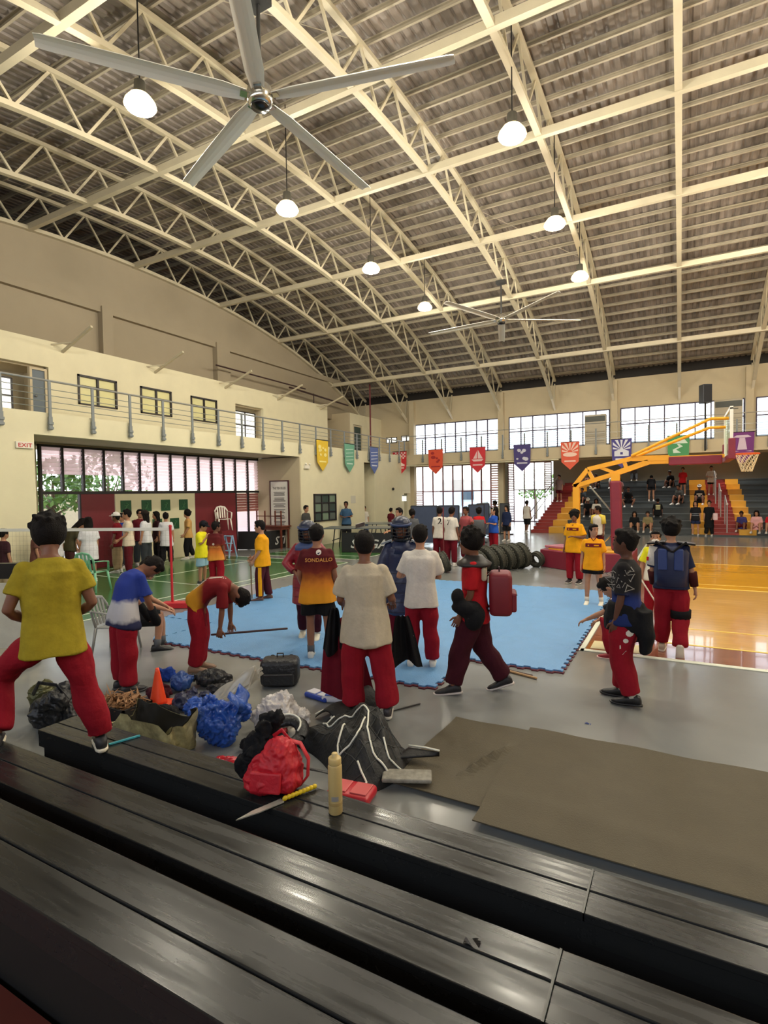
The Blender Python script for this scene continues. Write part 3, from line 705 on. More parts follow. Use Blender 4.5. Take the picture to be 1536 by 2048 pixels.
def head_mb(mb, c, M, s, female=False):
    # c = head centre, M columns = (right, forward, up)
    R, F, U = M.col[0].copy(), M.col[1].copy(), M.col[2].copy()
    prof = [(-0.112, 0.026, 0.020, 0.062), (-0.104, 0.040, 0.045, 0.082), (-0.085, 0.052, 0.066, 0.086), (-0.055, 0.062, 0.082, 0.088), (-0.02, 0.070, 0.094, 0.089), (0.02, 0.074, 0.100, 0.088), (0.055, 0.073, 0.099, 0.087), (0.085, 0.064, 0.086, 0.074), (0.105, 0.043, 0.058, 0.05), (0.114, 0.016, 0.022, 0.02)]
    mb.loft([ell(c+U*z*s, R, F, a*s, b*s, 14, 2.15, f*s) for z, a, b, f in prof])
    mb.loft([ell(c+F*0.078*s+U*0.022*s, R, U, 0.009*s, 0.006*s, 6), ell(c+F*0.096*s-U*0.012*s, R, U, 0.013*s, 0.008*s, 6), ell(c+F*0.108*s-U*0.028*s, R, U, 0.015*s, 0.010*s, 6)])
    mb.ball(c+F*0.086*s-U*0.058*s, (0.026*s, 0.012*s, 0.008*s), 8, 5, M); mb.ball(c+F*0.084*s-U*0.070*s, (0.022*s, 0.012*s, 0.008*s), 8, 5, M)
    mb.ball(c+F*0.078*s-U*0.096*s, (0.024*s, 0.014*s, 0.016*s), 8, 5, M)
    mb.ball(c+F*0.078*s+U*0.036*s, (0.052*s, 0.014*s, 0.010*s), 8, 5, M)
    for q in (-1, 1): mb.ball(c+R*(q*0.077*s)-F*0.008*s-U*0.008*s, (0.012*s, 0.022*s, 0.034*s), 7, 6, M)
def shoe_mb(a, fwdv, s, upv=V((0,0,1))):
    # a ankle joint, returns (upper, sole) builders
    f = fwdv.normalized(); r = f.cross(upv).normalized(); u = r.cross(f)
    up_, so = MB(), MB(); base = a-u*0.075*s
    def ring(x, w, z0, z1, n=10):
        c = base+f*x*s+u*((z0+z1)/2*s); return ell(c, r, u, w*s, (z1-z0)/2*s, n, 2.6)
    up_.loft([ring(-0.075, 0.018, 0.02, 0.06), ring(-0.062, 0.036, 0.012, 0.095), ring(-0.02, 0.040, 0.012, 0.108), ring(0.03, 0.040, 0.012, 0.095), ring(0.08, 0.044, 0.012, 0.068), ring(0.13, 0.046, 0.012, 0.054), ring(0.17, 0.036, 0.012, 0.044), ring(0.188, 0.014, 0.015, 0.032)])
    so.loft([ring(-0.084, 0.022, 0.0, 0.022), ring(-0.06, 0.040, 0.0, 0.030), ring(0.0, 0.042, 0.0, 0.026), ring(0.07, 0.048, 0.0, 0.024), ring(0.14, 0.050, 0.0, 0.026), ring(0.185, 0.036, 0.004, 0.028), ring(0.2, 0.016, 0.008, 0.028)])
    return up_, so
SKIN = [(150, 104, 80), (122, 80, 60), (176, 128, 100), (96, 62, 48)]
def skin_mat(i):
    m = mat('skin_%d' % i, SKIN[i], 0.5, var=0.08, vscale=12, spec=0.35)
    m.node_tree.nodes['Principled BSDF'].inputs['Subsurface Weight'].default_value = 0.0
    return m
m_hair = mat('hair_black', (20, 16, 15), 0.7, bump=0.5, bscale=120, spec=0.15)
m_eye = mat('eye_dark', (22, 16, 14), 0.2); m_lip = mat('lip', (120, 66, 58), 0.5)
def person(loc, h, rel=0, heading=None, label='', group=None, skin=0, q='mid', lean=0, side=0, twist=0, head=(0, 0, 0),
           armL=None, armR=None, legL=None, legR=None, seat=None, z0=0.0, hair='short', shirt=None, pants=None, shoes=(230,230,225), sole=(225,222,215),
           socks=None, curl=(25, 25), palmL=None, palmR=None, feetdir=None, anchor='feet', shoe_name='shoe', lift=None):
    """All in metres for a 1.65 m body, scaled; local frame x right, y forward."""
    s = h/1.65; vox = {'near': 0.0105, 'mid': 0.0135, 'far': 0.02}[q]
    if heading is None: heading = math.degrees(atan2(-loc[0], loc[1]))+rel
    rz = radians(heading)
    sk = skin_mat(skin)
    # skeleton
    P = V((0, 0, 0))
    M1 = rot('X', -lean*0.55) @ rot('Y', side*0.5); M2 = rot('Z', twist*0.6) @ rot('X', -lean) @ rot('Y', side); 
    if seat is None and lean < 60: M0 = rot('X', -lean*0.25)
    elif seat is None: M0 = rot('X', -lean*0.45)
    else: M0 = rot('X', -lean*0.3)
    Z = V((0, 0, 1)); Wst = P + (M0@Z)*0.15*s; Chs = Wst + (M1@Z)*0.17*s; Nk = Chs + (M2@Z)*0.20*s
    Xs = M2@V((1, 0, 0)); Ys = M2@V((0, 1, 0)); Zs = M2@Z
    ShR = Nk - Zs*0.078*s + Xs*0.152*s; ShL = Nk - Zs*0.078*s - Xs*0.152*s
    HM = M2 @ rot('Z', head[1]) @ rot('X', -head[0]) @ rot('Y', head[2]) if True else M2
    if abs(lean) > 0: HM = rot('Z', twist*0.6) @ rot('X', -lean*0.6-head[0]) @ rot('Z', head[1]) @ rot('Y', head[2]+side*0.5)
    else: HM = rot('Z', twist*0.6) @ rot('X', -head[0]) @ rot('Z', head[1]) @ rot('Y', head[2])
    HU = HM@Z; HF = HM@V((0, 1, 0))
    nkd = (Zs+HU).normalized(); Hc = Nk + nkd*0.045*s + HU*0.118*s + HF*0.022*s
    HpR = P+V((0.088*s, 0, -0.02*s)); HpL = P+V((-0.088*s, 0, -0.02*s))
    def arm(sh, a, sd):
        if a is None: a = (down(sd, 9, 0), down(sd, 4, 12))
        d1, d2 = V(a[0]).normalized(), V(a[1]).normalized(); el = sh+d1*0.275*s; wr = el+d2*0.235*s; return el, wr, d2
    elL, wrL, dL = arm(ShL, armL, -1); elR, wrR, dR = arm(ShR, armR, 1)
    def leg(hp, a, sd):
        if a is None: a = (V((sd*0.05, 0.02, -1)), V((sd*0.03, -0.02, -1)))
        d1, d2 = V(a[0]).normalized(), V(a[1]).normalized(); kn = hp+d1*0.40*s; an = kn+d2*0.385*s; return kn, an
    knL, anL = leg(HpL, legL, -1); knR, anR = leg(HpR, legR, 1)
    if anchor == 'feet':
        off = V((-(anL.x+anR.x)/2, -(anL.y+anR.y)/2-0.03*s, 0.082*s-min(anL.z, anR.z)))
    else: off = V((0, 0, (seat or 0.45)+0.085*s))
    if lift: off.z += lift
    J = [Wst, Chs, Nk, ShL, ShR, elL, elR, wrL, wrR, knL, knR, anL, anR, HpL, HpR, Hc]
    P = P+off; Wst, Chs, Nk, ShL, ShR, elL, elR, wrL, wrR, knL, knR, anL, anR, HpL, HpR, Hc = [j+off for j in J]
    root = thing('person', (loc[0], loc[1], z0), label, 'person', rz, group)
    # body ----
    mb = MB(); X = V((1, 0, 0)); Y = V((0, 1, 0))
    X0, Y0 = M0@X, M0@Y; X1, Y1 = M1@X, M1@Y
    fm = 1.0
    spine = [(P-V((0,0,0.09*s)), X, Y, 0.115, 0.085), (P, X0, Y0, 0.150, 0.100), (Wst, X0, Y0, 0.125, 0.088), (Chs, X1, Y1, 0.145, 0.100), (Chs+(Nk-Chs)*0.5, Xs, Ys, 0.160, 0.100), (Nk-Zs*0.05*s, Xs, Ys, 0.150, 0.078), (Nk-Zs*0.015*s, Xs, Ys, 0.085, 0.062), (Nk+Zs*0.01*s, Xs, Ys, 0.055, 0.055)]
    mb.loft([ell(c, ax, ay, a*s, b*s, 14, 2.3) for c, ax, ay, a, b in spine])
    mb.tube([Nk-Zs*0.03*s, Nk+nkd*0.04*s, Hc-HU*0.06*s-HF*0.015*s], [0.055*s, 0.050*s, 0.052*s], 10)
    head_mb(mb, Hc, HM, s*1.09)
    for sh, el, wr in ((ShL, elL, wrL), (ShR, elR, wrR)):
        mb.ball(sh, 0.052*s, 10, 8)
        mb.tube([sh, sh+(el-sh)*0.4, el, el+(wr-el)*0.3, wr, wr+(wr-el).normalized()*0.012*s], [0.048*s, 0.045*s, 0.036*s, 0.038*s, 0.024*s, 0.023*s], 10)
    for hp, kn, an in ((HpL, knL, anL), (HpR, knR, anR)):
        mb.ball(hp, 0.085*s, 10, 8)
        mb.tube([hp, hp+(kn-hp)*0.45, kn, kn+(an-kn)*0.3, an, an+(an-kn).normalized()*0.03*s], [0.085*s, 0.072*s, 0.052*s, 0.054*s, 0.036*s, 0.034*s], 10)
    bme = voxel(mb, vox, 2, 'body')
    # add unequal, bent fingers
    hb = MB()
    for wr, d, sd, pl, cu in ((wrL, dL, -1, palmL, curl[0]), (wrR, dR, 1, palmR, curl[1])):
        pv = V(pl) if pl is not None else (V((-sd, 0.0, 0)) if abs(d.z) > 0.6 else V((0, 0, -1)))
        hand_mb(hb, wr, d, pv, sd, s, cu)
    bm = bmesh.new(); bm.from_mesh(bme)
    tmp = bpy.data.meshes.new('h'); tmp.from_pydata([tuple(p) for p in hb.v], [], hb.f); bm.from_mesh(tmp); bmesh.ops.recalc_face_normals(bm, faces=bm.faces); bm.to_mesh(bme); bm.free(); bpy.data.meshes.remove(tmp)
    bme.shade_smooth(); bme.materials.append(sk)
    body = bpy.data.objects.new('body', bme); body.parent = root; C.objects.link(body)
    kids = {}
    def put(nm, me, m):
        me.shade_smooth(); me.materials.append(m); o = bpy.data.objects.new(nm, me); o.parent = root; C.objects.link(o); kids[nm] = o; return o
    # eyes, brows
    s_keep = s; s = s*1.09
    if q != 'far' or abs(rel) > 80:
        R_ = HM@X
        for sd in (-1, 1):
            MB().ball(Hc+HF*0.083*s+R_*(sd*0.030*s)+HU*0.012*s, (0.013*s, 0.007*s, 0.006*s), 8, 6, HM).build('eye', m_eye, root, smooth=True, local=True)
            MB().ball(Hc+HF*0.090*s+R_*(sd*0.031*s)+HU*0.037*s, (0.020*s, 0.006*s, 0.004*s), 8, 5, HM).build('eyebrow', m_hair, root, smooth=True, local=True)
        MB().ball(Hc+HF*0.092*s-HU*0.064*s, (0.021*s, 0.008*s, 0.006*s), 8, 5, HM).build('mouth', m_lip, root, smooth=True, local=True)
    # hair ----
    rr = random.Random(int(loc[0]*1000)+int(loc[1]*77))
    Rr = HM@X
    if hair not in ('none', 'helmet'):
        hb = MB(); t = {'short': 0.012, 'bushy': 0.026, 'long': 0.014, 'pony': 0.010, 'bun': 0.012, 'cap': 0.006, 'spiky': 0.020}.get(hair, 0.012)
        hc = Hc-HF*0.016*s+HU*0.024*s
        hb.ball(hc, ((0.076+t)*s, (0.092+t*0.8)*s, (0.090+t)*s), 14, 10, HM)
        hb.ball(Hc-HF*0.048*s-HU*0.028*s, (0.066*s+t*s*0.4, 0.052*s, 0.058*s), 12, 8, HM)
        hb.ball(Hc+HF*0.045*s+HU*0.082*s, (0.058*s+t*s, 0.044*s, 0.032*s+t*s*0.5), 12, 8, HM)
        nt = {'short': 14, 'bushy': 46, 'spiky': 40}.get(hair, 10)
        for k in range(nt):
            th = rr.uniform(0, 2*pi); ph = rr.uniform(0.05, 1.35)
            dv = Rr*(sin(ph)*cos(th)) + HF*(sin(ph)*sin(th)*0.95) + HU*cos(ph)
            if dv.dot(HF) > 0.62: continue
            p = hc+Rr*(dv.dot(Rr)*(0.074+t)*s)+HF*(dv.dot(HF)*(0.090+t)*s)+HU*(dv.dot(HU)*(0.088+t)*s)
            rad = rr.uniform(0.014, 0.026)*s*(1.25 if hair in ('bushy', 'spiky') else 0.8)
            hb.tube([p-dv*0.03*s, p, p+(dv+V((rr.uniform(-.5,.5), rr.uniform(-.5,.5), rr.uniform(-.6,.1)))*0.8)*rad*(1.5 if hair == 'spiky' else 1.0)], [rad, rad*0.9, rad*0.35], 6)
        if hair in ('long',):
            hb.tube([Hc-HF*0.05*s+HU*0.04*s, Hc-HF*0.075*s-HU*0.08*s, Hc-HF*0.085*s-HU*0.2*s, Hc-HF*0.08*s-HU*0.34*s], [(0.075*s, 0.05*s), (0.078*s, 0.04*s), (0.07*s, 0.035*s), (0.04*s, 0.02*s)], 10)
            for sd in (-1, 1): hb.tube([Hc+Rr*(sd*0.07*s)+HU*0.03*s, Hc+Rr*(sd*0.082*s)-HU*0.08*s-HF*0.02*s, Hc+Rr*(sd*0.07*s)-HU*0.2*s-HF*0.03*s], [0.03*s, 0.028*s, 0.015*s], 8)
        if hair == 'pony':
            hb.ball(Hc-HF*0.10*s+HU*0.03*s, 0.025*s, 8, 6)
            hb.tube([Hc-HF*0.10*s+HU*0.03*s, Hc-HF*0.14*s-HU*0.02*s, Hc-HF*0.13*s-HU*0.12*s, Hc-HF*0.11*s-HU*0.2*s], [0.022*s, 0.032*s, 0.028*s, 0.01*s], 8)
        if hair == 'bun': hb.ball(Hc-HF*0.07*s+HU*0.11*s, 0.04*s, 9, 7)
        put('hair', voxel(hb, max(vox*0.8, 0.009), 1, 'hair'), m_hair)
    s = s_keep
    # clothes ----
    if shirt:
        inf = shirt.get('inflate', 0.022); hem = shirt.get('hem', 0.12); sl = shirt.get('sleeve', 0.55); wd = shirt.get('width', 1.0)
        mb = MB(); lo = P-V((0,0,hem*s)); flare = shirt.get('flare', 0.012)
        lowc = [(lo, X0, Y0, 0.172+inf+flare, 0.122+inf+flare)]
        if hem > 0.25: lowc = [(lo, X, Y, 0.165+inf+flare, 0.125+inf+flare), (P-V((0,0,hem*0.5*s)), X, Y, 0.160+inf+flare*0.6, 0.115+inf)]
        sp_ = lowc + [(P, X0, Y0, 0.166+inf, 0.114+inf), (Wst, X0, Y0, 0.138+inf, 0.092+inf), (Chs, X1, Y1, 0.150+inf, 0.100+inf), (Chs+(Nk-Chs)*0.5, Xs, Ys, 0.163+inf*0.8, 0.100+inf*0.8), (Nk-Zs*0.065*s, Xs, Ys, 0.160, 0.080+inf*0.6), (Nk-Zs*0.035*s, Xs, Ys, 0.135, 0.074+inf*0.3), (Nk-Zs*0.008*s, Xs, Ys, 0.088, 0.064), (Nk+Zs*shirt.get('collar', 0.004)*s, Xs, Ys, 0.066, 0.062)]
        mb.loft([ell(c, ax, ay, a*s*wd, b*s, 16, 2.4) for c, ax, ay, a, b in sp_])
        if sl > 0:
            for sh, el, wr in ((ShL, elL, wrL), (ShR, elR, wrR)):
                mb.ball(sh, (0.060+inf*0.2)*s, 10, 8); w0 = 0.048+inf*0.62
                if sl <= 1: mb.tube([sh-(el-sh)*0.03, sh+(el-sh)*sl*0.35, sh+(el-sh)*sl], [w0*s*0.86, w0*s, w0*s*shirt.get('slw', 1.10)], 10)
                else: mb.tube([sh, sh+(el-sh)*0.5, el, el+(wr-el)*0.5, el+(wr-el)*(sl-1)], [w0*s*0.88, w0*s, w0*s*0.9, w0*s*0.82, w0*s*0.72], 10)
        me = voxel(mb, vox, 4, 'shirt'); wrinkle(me, shirt.get('amp', 0.006)*s, int(loc[0]*91+loc[1]*37), shirt.get('kz', 0.5), Nk.z)
        put(shirt.get('name', 'shirt'), me, shirt['mat'])
    if pants:
        ln = pants.get('length', 1.92); pw = pants.get('width', 1.0); mb = MB(); wv = pants.get('inflate', 0.012)
        mb.loft([ell(c, ax, ay, a*s, b*s, 14, 2.3) for c, ax, ay, a, b in ((P-V((0,0,0.10*s)), X, Y, 0.12, 0.095), (P-V((0,0,0.02*s)), X0, Y0, 0.148+wv*0.3, 0.10+wv*0.3), (P+(M0@Z)*0.07*s, X0, Y0, 0.136+wv*0.4, 0.09+wv*0.4))])
        for hp, kn, an in ((HpL, knL, anL), (HpR, knR, anR)):
            mb.ball(hp, (0.078+wv*0.3)*s, 10, 8)
            if ln > 1:
                e = an*(ln-1)+kn*(2-ln); foot = pants.get('cuff', 0.072)
                mb.tube([hp, hp+(kn-hp)*0.4, kn, kn+(e-kn)*0.5, kn+(e-kn)*0.9, e], [(0.078+wv*0.3)*s, (0.079+wv)*pw*s, (0.066+wv)*pw*s, (0.068+wv*0.8)*pw*s, (foot+0.004)*pw*s, foot*pw*s], 12)
            else:
                e = hp+(kn-hp)*ln; mb.tube([hp, hp+(e-hp)*0.5, e], [(0.078+wv*0.3)*s, (0.086+wv)*pw*s, (0.086+wv)*pw*s], 12)
        me = voxel(mb, vox, 3, 'trousers'); wrinkle(me, pants.get('amp', 0.006)*s, int(loc[0]*57+loc[1]*13)+3, pants.get('kz', 1.6))
        put(pants.get('name', 'trousers'), me, pants['mat'])
    if shoes:
        ms = mat('shoe_%d_%d_%d' % shoes, shoes, 0.5, var=0.1, vscale=30); mso = mat('sole_%d_%d_%d' % sole, sole, 0.5)
        for i, (an, kn) in enumerate(((anL, knL), (anR, knR))):
            fd = V((0, 1, 0)); shin = (an-kn).normalized(); upv = V((0, 0, 1))
            if feetdir and feetdir[i] is not None:
                fd = V(feetdir[i]).normalized()
            if abs(fd.z) > 0.05: upv = -(shin) if abs(fd.dot(shin)) < 0.9 else V((0, 1, 0))
            u_, so = shoe_mb(an, fd, s*1.04, upv)
            o = u_.build(shoe_name, ms, root, smooth=True, local=True); so.build('sole', mso, o, smooth=True, local=True)
            if socks: MB().tube([an-shin*0.10*s, an], [0.047*s, 0.044*s], 9).build('sock', socks, root, smooth=True, local=True)
    root['_j'] = 0
    J = dict(P=P, Wst=Wst, Chs=Chs, Nk=Nk, ShL=ShL, ShR=ShR, elL=elL, elR=elR, wrL=wrL, wrR=wrR, knL=knL, knR=knR, anL=anL, anR=anR, Hc=Hc, HM=HM, Xs=Xs, Ys=Ys, Zs=Zs, s=s, dL=dL, dR=dR, M0=M0, M1=M1, M2=M2, HF=HF, HU=HU, vox=vox)
    return root, J, kids
def decal(target, name, m, polys, o, ux, uy, dirv, off=0.004, root=None, sub=0.0):
    # polys: list of 2-D polygons, projected along dirv onto the surface of a garment (all in the person's frame)
    me = target.data; bvh = BVHTree.FromPolygons([v.co.copy() for v in me.vertices], [tuple(p.vertices) for p in me.polygons])
    o, ux, uy, dirv = V(o), V(ux), V(uy), V(dirv).normalized(); mb = MB()
    for P_ in polys:
        pts = []
        for x, y in P_:
            q = o+ux*x+uy*y; hit = bvh.ray_cast(q-dirv*0.6, dirv, 1.2)
            pts.append((hit[0] if hit[0] is not None else q)-dirv*off)
        mb.add(pts, [tuple(range(len(pts)))])
    ob = mb.build(name, m, target, local=True)
    return ob
def rect(x0, x1, y0, y1, nx=6, ny=4):
    out = []
    for i in range(nx):
        for j in range(ny):
            a, b = x0+(x1-x0)*i/nx, x0+(x1-x0)*(i+1)/nx; c, d = y0+(y1-y0)*j/ny, y0+(y1-y0)*(j+1)/ny
            out.append([(a, c), (b, c), (b, d), (a, d)])
    return out
def disc(cx, cy, r, n=12): return [[(cx, cy), (cx+r*cos(2*pi*k/n), cy+r*sin(2*pi*k/n)), (cx+r*cos(2*pi*(k+1)/n), cy+r*sin(2*pi*(k+1)/n))] for k in range(n)]
def letters(txt, size, sx=1.0, shear=0):
    me = text_mesh(txt, size, shear); out = [[(me.vertices[i].co.x*sx, me.vertices[i].co.y) for i in p.vertices] for p in me.polygons]; bpy.data.meshes.remove(me); return out
def cap_on(root, J, col, brim=True, back=False, name='cap'):
    s = J['s']*1.10; HM = J['HM']; Hc = J['Hc']; F = HM.col[1].copy(); U = HM.col[2].copy(); R = HM.col[0].copy(); mb = MB()
    c = Hc+U*0.028*s-F*0.008*s
    rings = []
    for k in range(7):
        a = pi/2*k/6.2; rings.append(ell(c+U*(sin(a)*0.105*s), R, F, 0.092*cos(a)*s, 0.112*cos(a)*s, 16))
    mb.loft(rings)
    if brim:
        d = -F if back else F
        mb.loft([ell(c+d*0.07*s+U*0.012*s, R, d, 0.08*s, 0.03*s, 12), ell(c+d*0.085*s+U*0.004*s, R, d, 0.075*s, 0.085*s, 12), ell(c+d*0.085*s-U*0.006*s, R, d, 0.07*s, 0.08*s, 12)])
    mb.ball(c+U*0.108*s, 0.008*s, 6, 5)
    return mb.build(name, cloth('cap_%d_%d_%d' % col, col), root, smooth=True, local=True)
def stick(name, p0, p1, r, m, label, cat='stick', group=None):
    # resting or held: a thing of its own, in world coordinates
    p0, p1 = V(p0), V(p1); d = p1-p0; mb = MB().tube([p0, p0+d*0.02, p0+d*0.98, p1], [r*0.8, r, r, r*0.8], 8)
    o = mb.build(name, m, smooth=True); tag(o, label, cat, group); return o
def world_pt(root, p):
    return V(root.location) + Matrix.Rotation(root['_rz'], 3, 'Z') @ V(p)
# ---- people: clothing materials
c_white = cloth('tee_white', (214, 208, 198)); c_tan = cloth('tee_tan', (188, 176, 154)); c_red = cloth('trousers_red', (142, 20, 36)); c_dred = cloth('trousers_dark_red', (104, 16, 32))
c_maroon = cloth('maroon_cloth', (92, 22, 32)); c_black = cloth('black_cloth', (22, 22, 25)); c_navy = cloth('navy_cloth', (30, 40, 72)); c_blue = cloth('blue_cloth', (36, 66, 150)); c_yel = cloth('jersey_yellow', (232, 160, 22)); c_bright = cloth('bright_yellow', (232, 224, 40))
c_khaki = cloth('khaki_cloth', (176, 152, 118)); c_grey = cloth('grey_cloth', (92, 94, 98)); c_dark = cloth('dark_jeans', (52, 58, 64)); c_lblue = cloth('pale_blue_cloth', (150, 190, 214)); c_pink = cloth('pink_cloth', (226, 170, 170)); c_redtop = cloth('red_top', (196, 34, 40)); c_redcoat = cloth('red_armour_cloth', (146, 26, 40)); c_wine = cloth('wine_trousers', (64, 18, 30))
grad1 = bands('jersey_gradient', [(0.80, (222, 150, 40)), (0.92, (206, 126, 40)), (1.08, (120, 48, 34)), (1.2, (84, 22, 28)), (1.5, (74, 18, 26))], jitter=0.05, nscale=14)
blur_yel = cloth('mustard_tee', (160, 142, 38), 0.25)
def A(*a): return a
RED = dict(mat=c_red, inflate=0.026, width=1.0)
# 1. man in yellow standing on the benches
r1, J1, k1 = person((-3.53, 1.98), 1.54, rel=0, z0=0.34, label='person in a mustard yellow t-shirt and red trousers standing astride the black benches', skin=1, q='near',
    armL=((-.34, -.12, -.9), (.45, .62, -.42)), armR=((.32, -.10, -.9), (-.40, .68, -.40)), legL=((-.55, .5, -.68), (-.08, -.52, -.85)), legR=((.25, .05, -1), (.22, -.02, -1)),
    hair='bushy', shirt=dict(mat=blur_yel, inflate=0.030, hem=0.13, sleeve=0.62, amp=0.009, flare=0.016, width=0.97), pants=dict(mat=c_red, inflate=0.024, width=1.0, cuff=0.085, amp=0.010), shoes=(40, 40, 42), sole=(220, 212, 190), head=(18, 0, 0), lean=6)
# 2. bending boy in blue and white
blwh = bands('shirt_blue_white', [(0.62, (40, 44, 72)), (0.74, (44, 48, 80)), (0.78, (188, 186, 190)), (0.93, (196, 194, 200)), (0.97, (44, 62, 140)), (1.3, (40, 58, 140))], jitter=0.06, nscale=9)
r2, J2, k2 = person((-5.04, 3.62), 1.50, rel=-70, label='person in a blue and white shirt and red trousers bowing the head over black gloves', skin=1, q='mid', lean=36, head=(56, 0, 0),
    armL=((-.2, .2, -1), (.25, .45, -.8)), armR=((.12, .25, -1), (-.3, .4, -.85)), hair='short', shirt=dict(mat=blwh, inflate=0.034, hem=0.14, sleeve=0.8, amp=0.009), pants=dict(RED, inflate=0.034, cuff=0.085), shoes=(40, 40, 44), sole=(60, 60, 60))
for w, e in ((J2['wrL'], J2['elL']), (J2['wrR'], J2['elR'])): MB().tube([e+(w-e)*0.5, w, w+(w-e).normalized()*0.08, w+(w-e).normalized()*0.12], [0.046, 0.044, 0.05, 0.03], 9).build('glove', c_black, r2, smooth=True, local=True)
# 3. seated person behind
r3, J3, k3 = person((-6.36, 4.62), 1.62, rel=-95, seat=0.36, anchor='seat', label='person in blue and white shirt and black shorts sitting on a grey chair', skin=2, q='mid', lean=30, head=(8, -20, 0),
    armL=((-.1, .5, -.8), (.1, .75, -.45)), armR=((.1, .45, -.85), (-.1, .8, -.35)), legL=((-.12, 1, -.05), (-.02, .02, -1)), legR=((.18, 1, .02), (.04, -.12, -1)),
    hair='bushy', shirt=dict(mat=bands('shirt_blue_white2', [(0.3, (214, 206, 212)), (0.62, (214, 206, 212)), (0.68, (44, 62, 150)), (1.2, (44, 60, 146))], jitter=0.05, nscale=9), inflate=0.028, hem=0.08, sleeve=0.8), pants=dict(mat=c_black, name='shorts', length=0.95, inflate=0.024), shoes=(26, 26, 28), sole=(30, 30, 32), socks=c_grey, shoe_name='sandal')
# 4. bending man
mg = bands('shirt_maroon_gold', [(-0.1, (196, 140, 34)), (0.02, (190, 134, 36)), (0.10, (122, 26, 30)), (0.55, (110, 22, 28)), (0.6, (196, 140, 34))], axis=1, jitter=0.04, nscale=6)
r4, J4, k4 = person((-4.84, 4.40), 1.50, rel=-104, label='person in a maroon and gold shirt and red trousers bent double, reaching for the floor', skin=1, q='mid', lean=98, head=(80, 0, 0),
    armL=((-.02, .10, -1), (.02, .0, -1)), armR=((.02, -.05, -1), (.02, -.12, -1)), legL=((-.05, .10, -1), (-.02, -.12, -1)), legR=((.05, .16, -1), (.02, -.2, -1)), curl=(45, 45),
    hair='short', shirt=dict(mat=mg, inflate=0.030, hem=0.06, sleeve=0.9, amp=0.009), pants=dict(RED, inflate=0.036, cuff=0.088), shoes=(150, 120, 96), sole=(120, 96, 80))
w4 = world_pt(r4, J4['wrR']+V((0, 0.0, -0.08)))
stick('rattan_stick', w4+V((-0.12, -0.02, 0.01)), w4+V((0.62, 0.42, 0.06)), 0.012, mat('dark_rattan', (58, 30, 28), 0.5), 'dark red stick held by the person bent double', group=None)
decal(k4['shirt'], 'shirt_stripe', c_white, rect(-0.22, 0.12, 0.03, 0.045, 8, 1)+rect(-0.22, 0.10, 0.065, 0.08, 8, 1), J4['Chs'], J4['Zs'], J4['Xs'], -J4['Ys']*-1, root=r4)
# 5. yellow jersey player
r5, J5, k5 = person((-6.99, 7.95), 1.50, rel=80, label='person in a yellow jersey and maroon trousers with yellow side stripes holding a stick', skin=2, q='mid',
    armR=((.10, .15, -1), (-.25, .75, -.65)), armL=((-.1, .10, -1), (.1, .55, -.85)), legL=((-.05, .12, -1), (-.02, .0, -1)), legR=((.06, -.12, -1), (.02, -.16, -1)), hair='short', head=(6, 0, 0),
    shirt=dict(mat=c_yel, inflate=0.036, hem=0.15, sleeve=0.9, amp=0.008), pants=dict(mat=cloth('player_maroon', (70, 22, 34)), inflate=0.028, cuff=0.08), shoes=(96, 66, 58), sole=(200, 190, 180))
decal(k5['trousers'], 'side_stripe', c_yel, rect(-0.035, 0.03, 0.12, 0.66, 2, 16), (0.0, 0.02, 0), (0, 1, 0), (0, 0, 1), (1, 0, 0), off=0.006, root=r5)
decal(k5['shirt'], 'shirt_print', c_maroon, rect(-0.09, 0.09, J5['Chs'].z-0.02, J5['Chs'].z+0.03, 6, 2), (0, 0, 0), (1, 0, 0), (0, 0, 1), (0, -1, 0), off=0.006)
w5 = world_pt(r5, J5['wrR']+V((0, 0.05, -0.05)))
stick('rattan_stick', (w5.x+0.02, w5.y, 0.01), w5+V((0.0, 0.0, 0.10)), 0.012, mat('rattan_pale', (150, 118, 80), 0.5), 'thin stick held upright by the player in the yellow jersey')
# 6. bright yellow kid
r6, J6, k6 = person((-9.62, 8.94), 1.42, rel=-120, label='child in a bright yellow t-shirt, black cap and pale blue shorts', skin=2, q='mid', head=(20, 10, 0),
    armR=((.1, .3, -1), (-.3, .5, .75)), hair='short', shirt=dict(mat=c_bright, inflate=0.040, hem=0.18, sleeve=0.85), pants=dict(mat=c_lblue, name='shorts', length=0.95, inflate=0.03), shoes=(60, 60, 62))
cap_on(r6, J6, (26, 26, 34))
# 7. maroon gradient shirt, left group
r7, J7, k7 = person((-8.86, 8.62), 1.42, rel=-28, label='person in a maroon-to-orange shirt and red trousers on the green court, back turned', skin=1, q='mid', head=(0, -40, 0),
    hair='short', shirt=dict(mat=bands('jersey_gradient_left', [(0.66, (222, 150, 60)), (0.82, (212, 122, 50)), (0.98, (110, 36, 34)), (1.3, (72, 18, 28))], jitter=0.04, nscale=14), inflate=0.036, hem=0.16, sleeve=0.85), pants=dict(RED), shoes=(200, 190, 180))
decal(k7['shirt'], 'emblem', c_white, disc(0, 0.98, 0.025), (0, 0, 0), (1, 0, 0), (0, 0, 1), (0, 1, 0), root=r7)
decal(k7['shirt'], 'name_lettering', mat('gold_print', (214, 150, 70), 0.6), letters('SONDALLO', 0.055), (0, 0, 0.90), (1, 0, 0), (0, 0, 1), (0, 1, 0), root=r7)
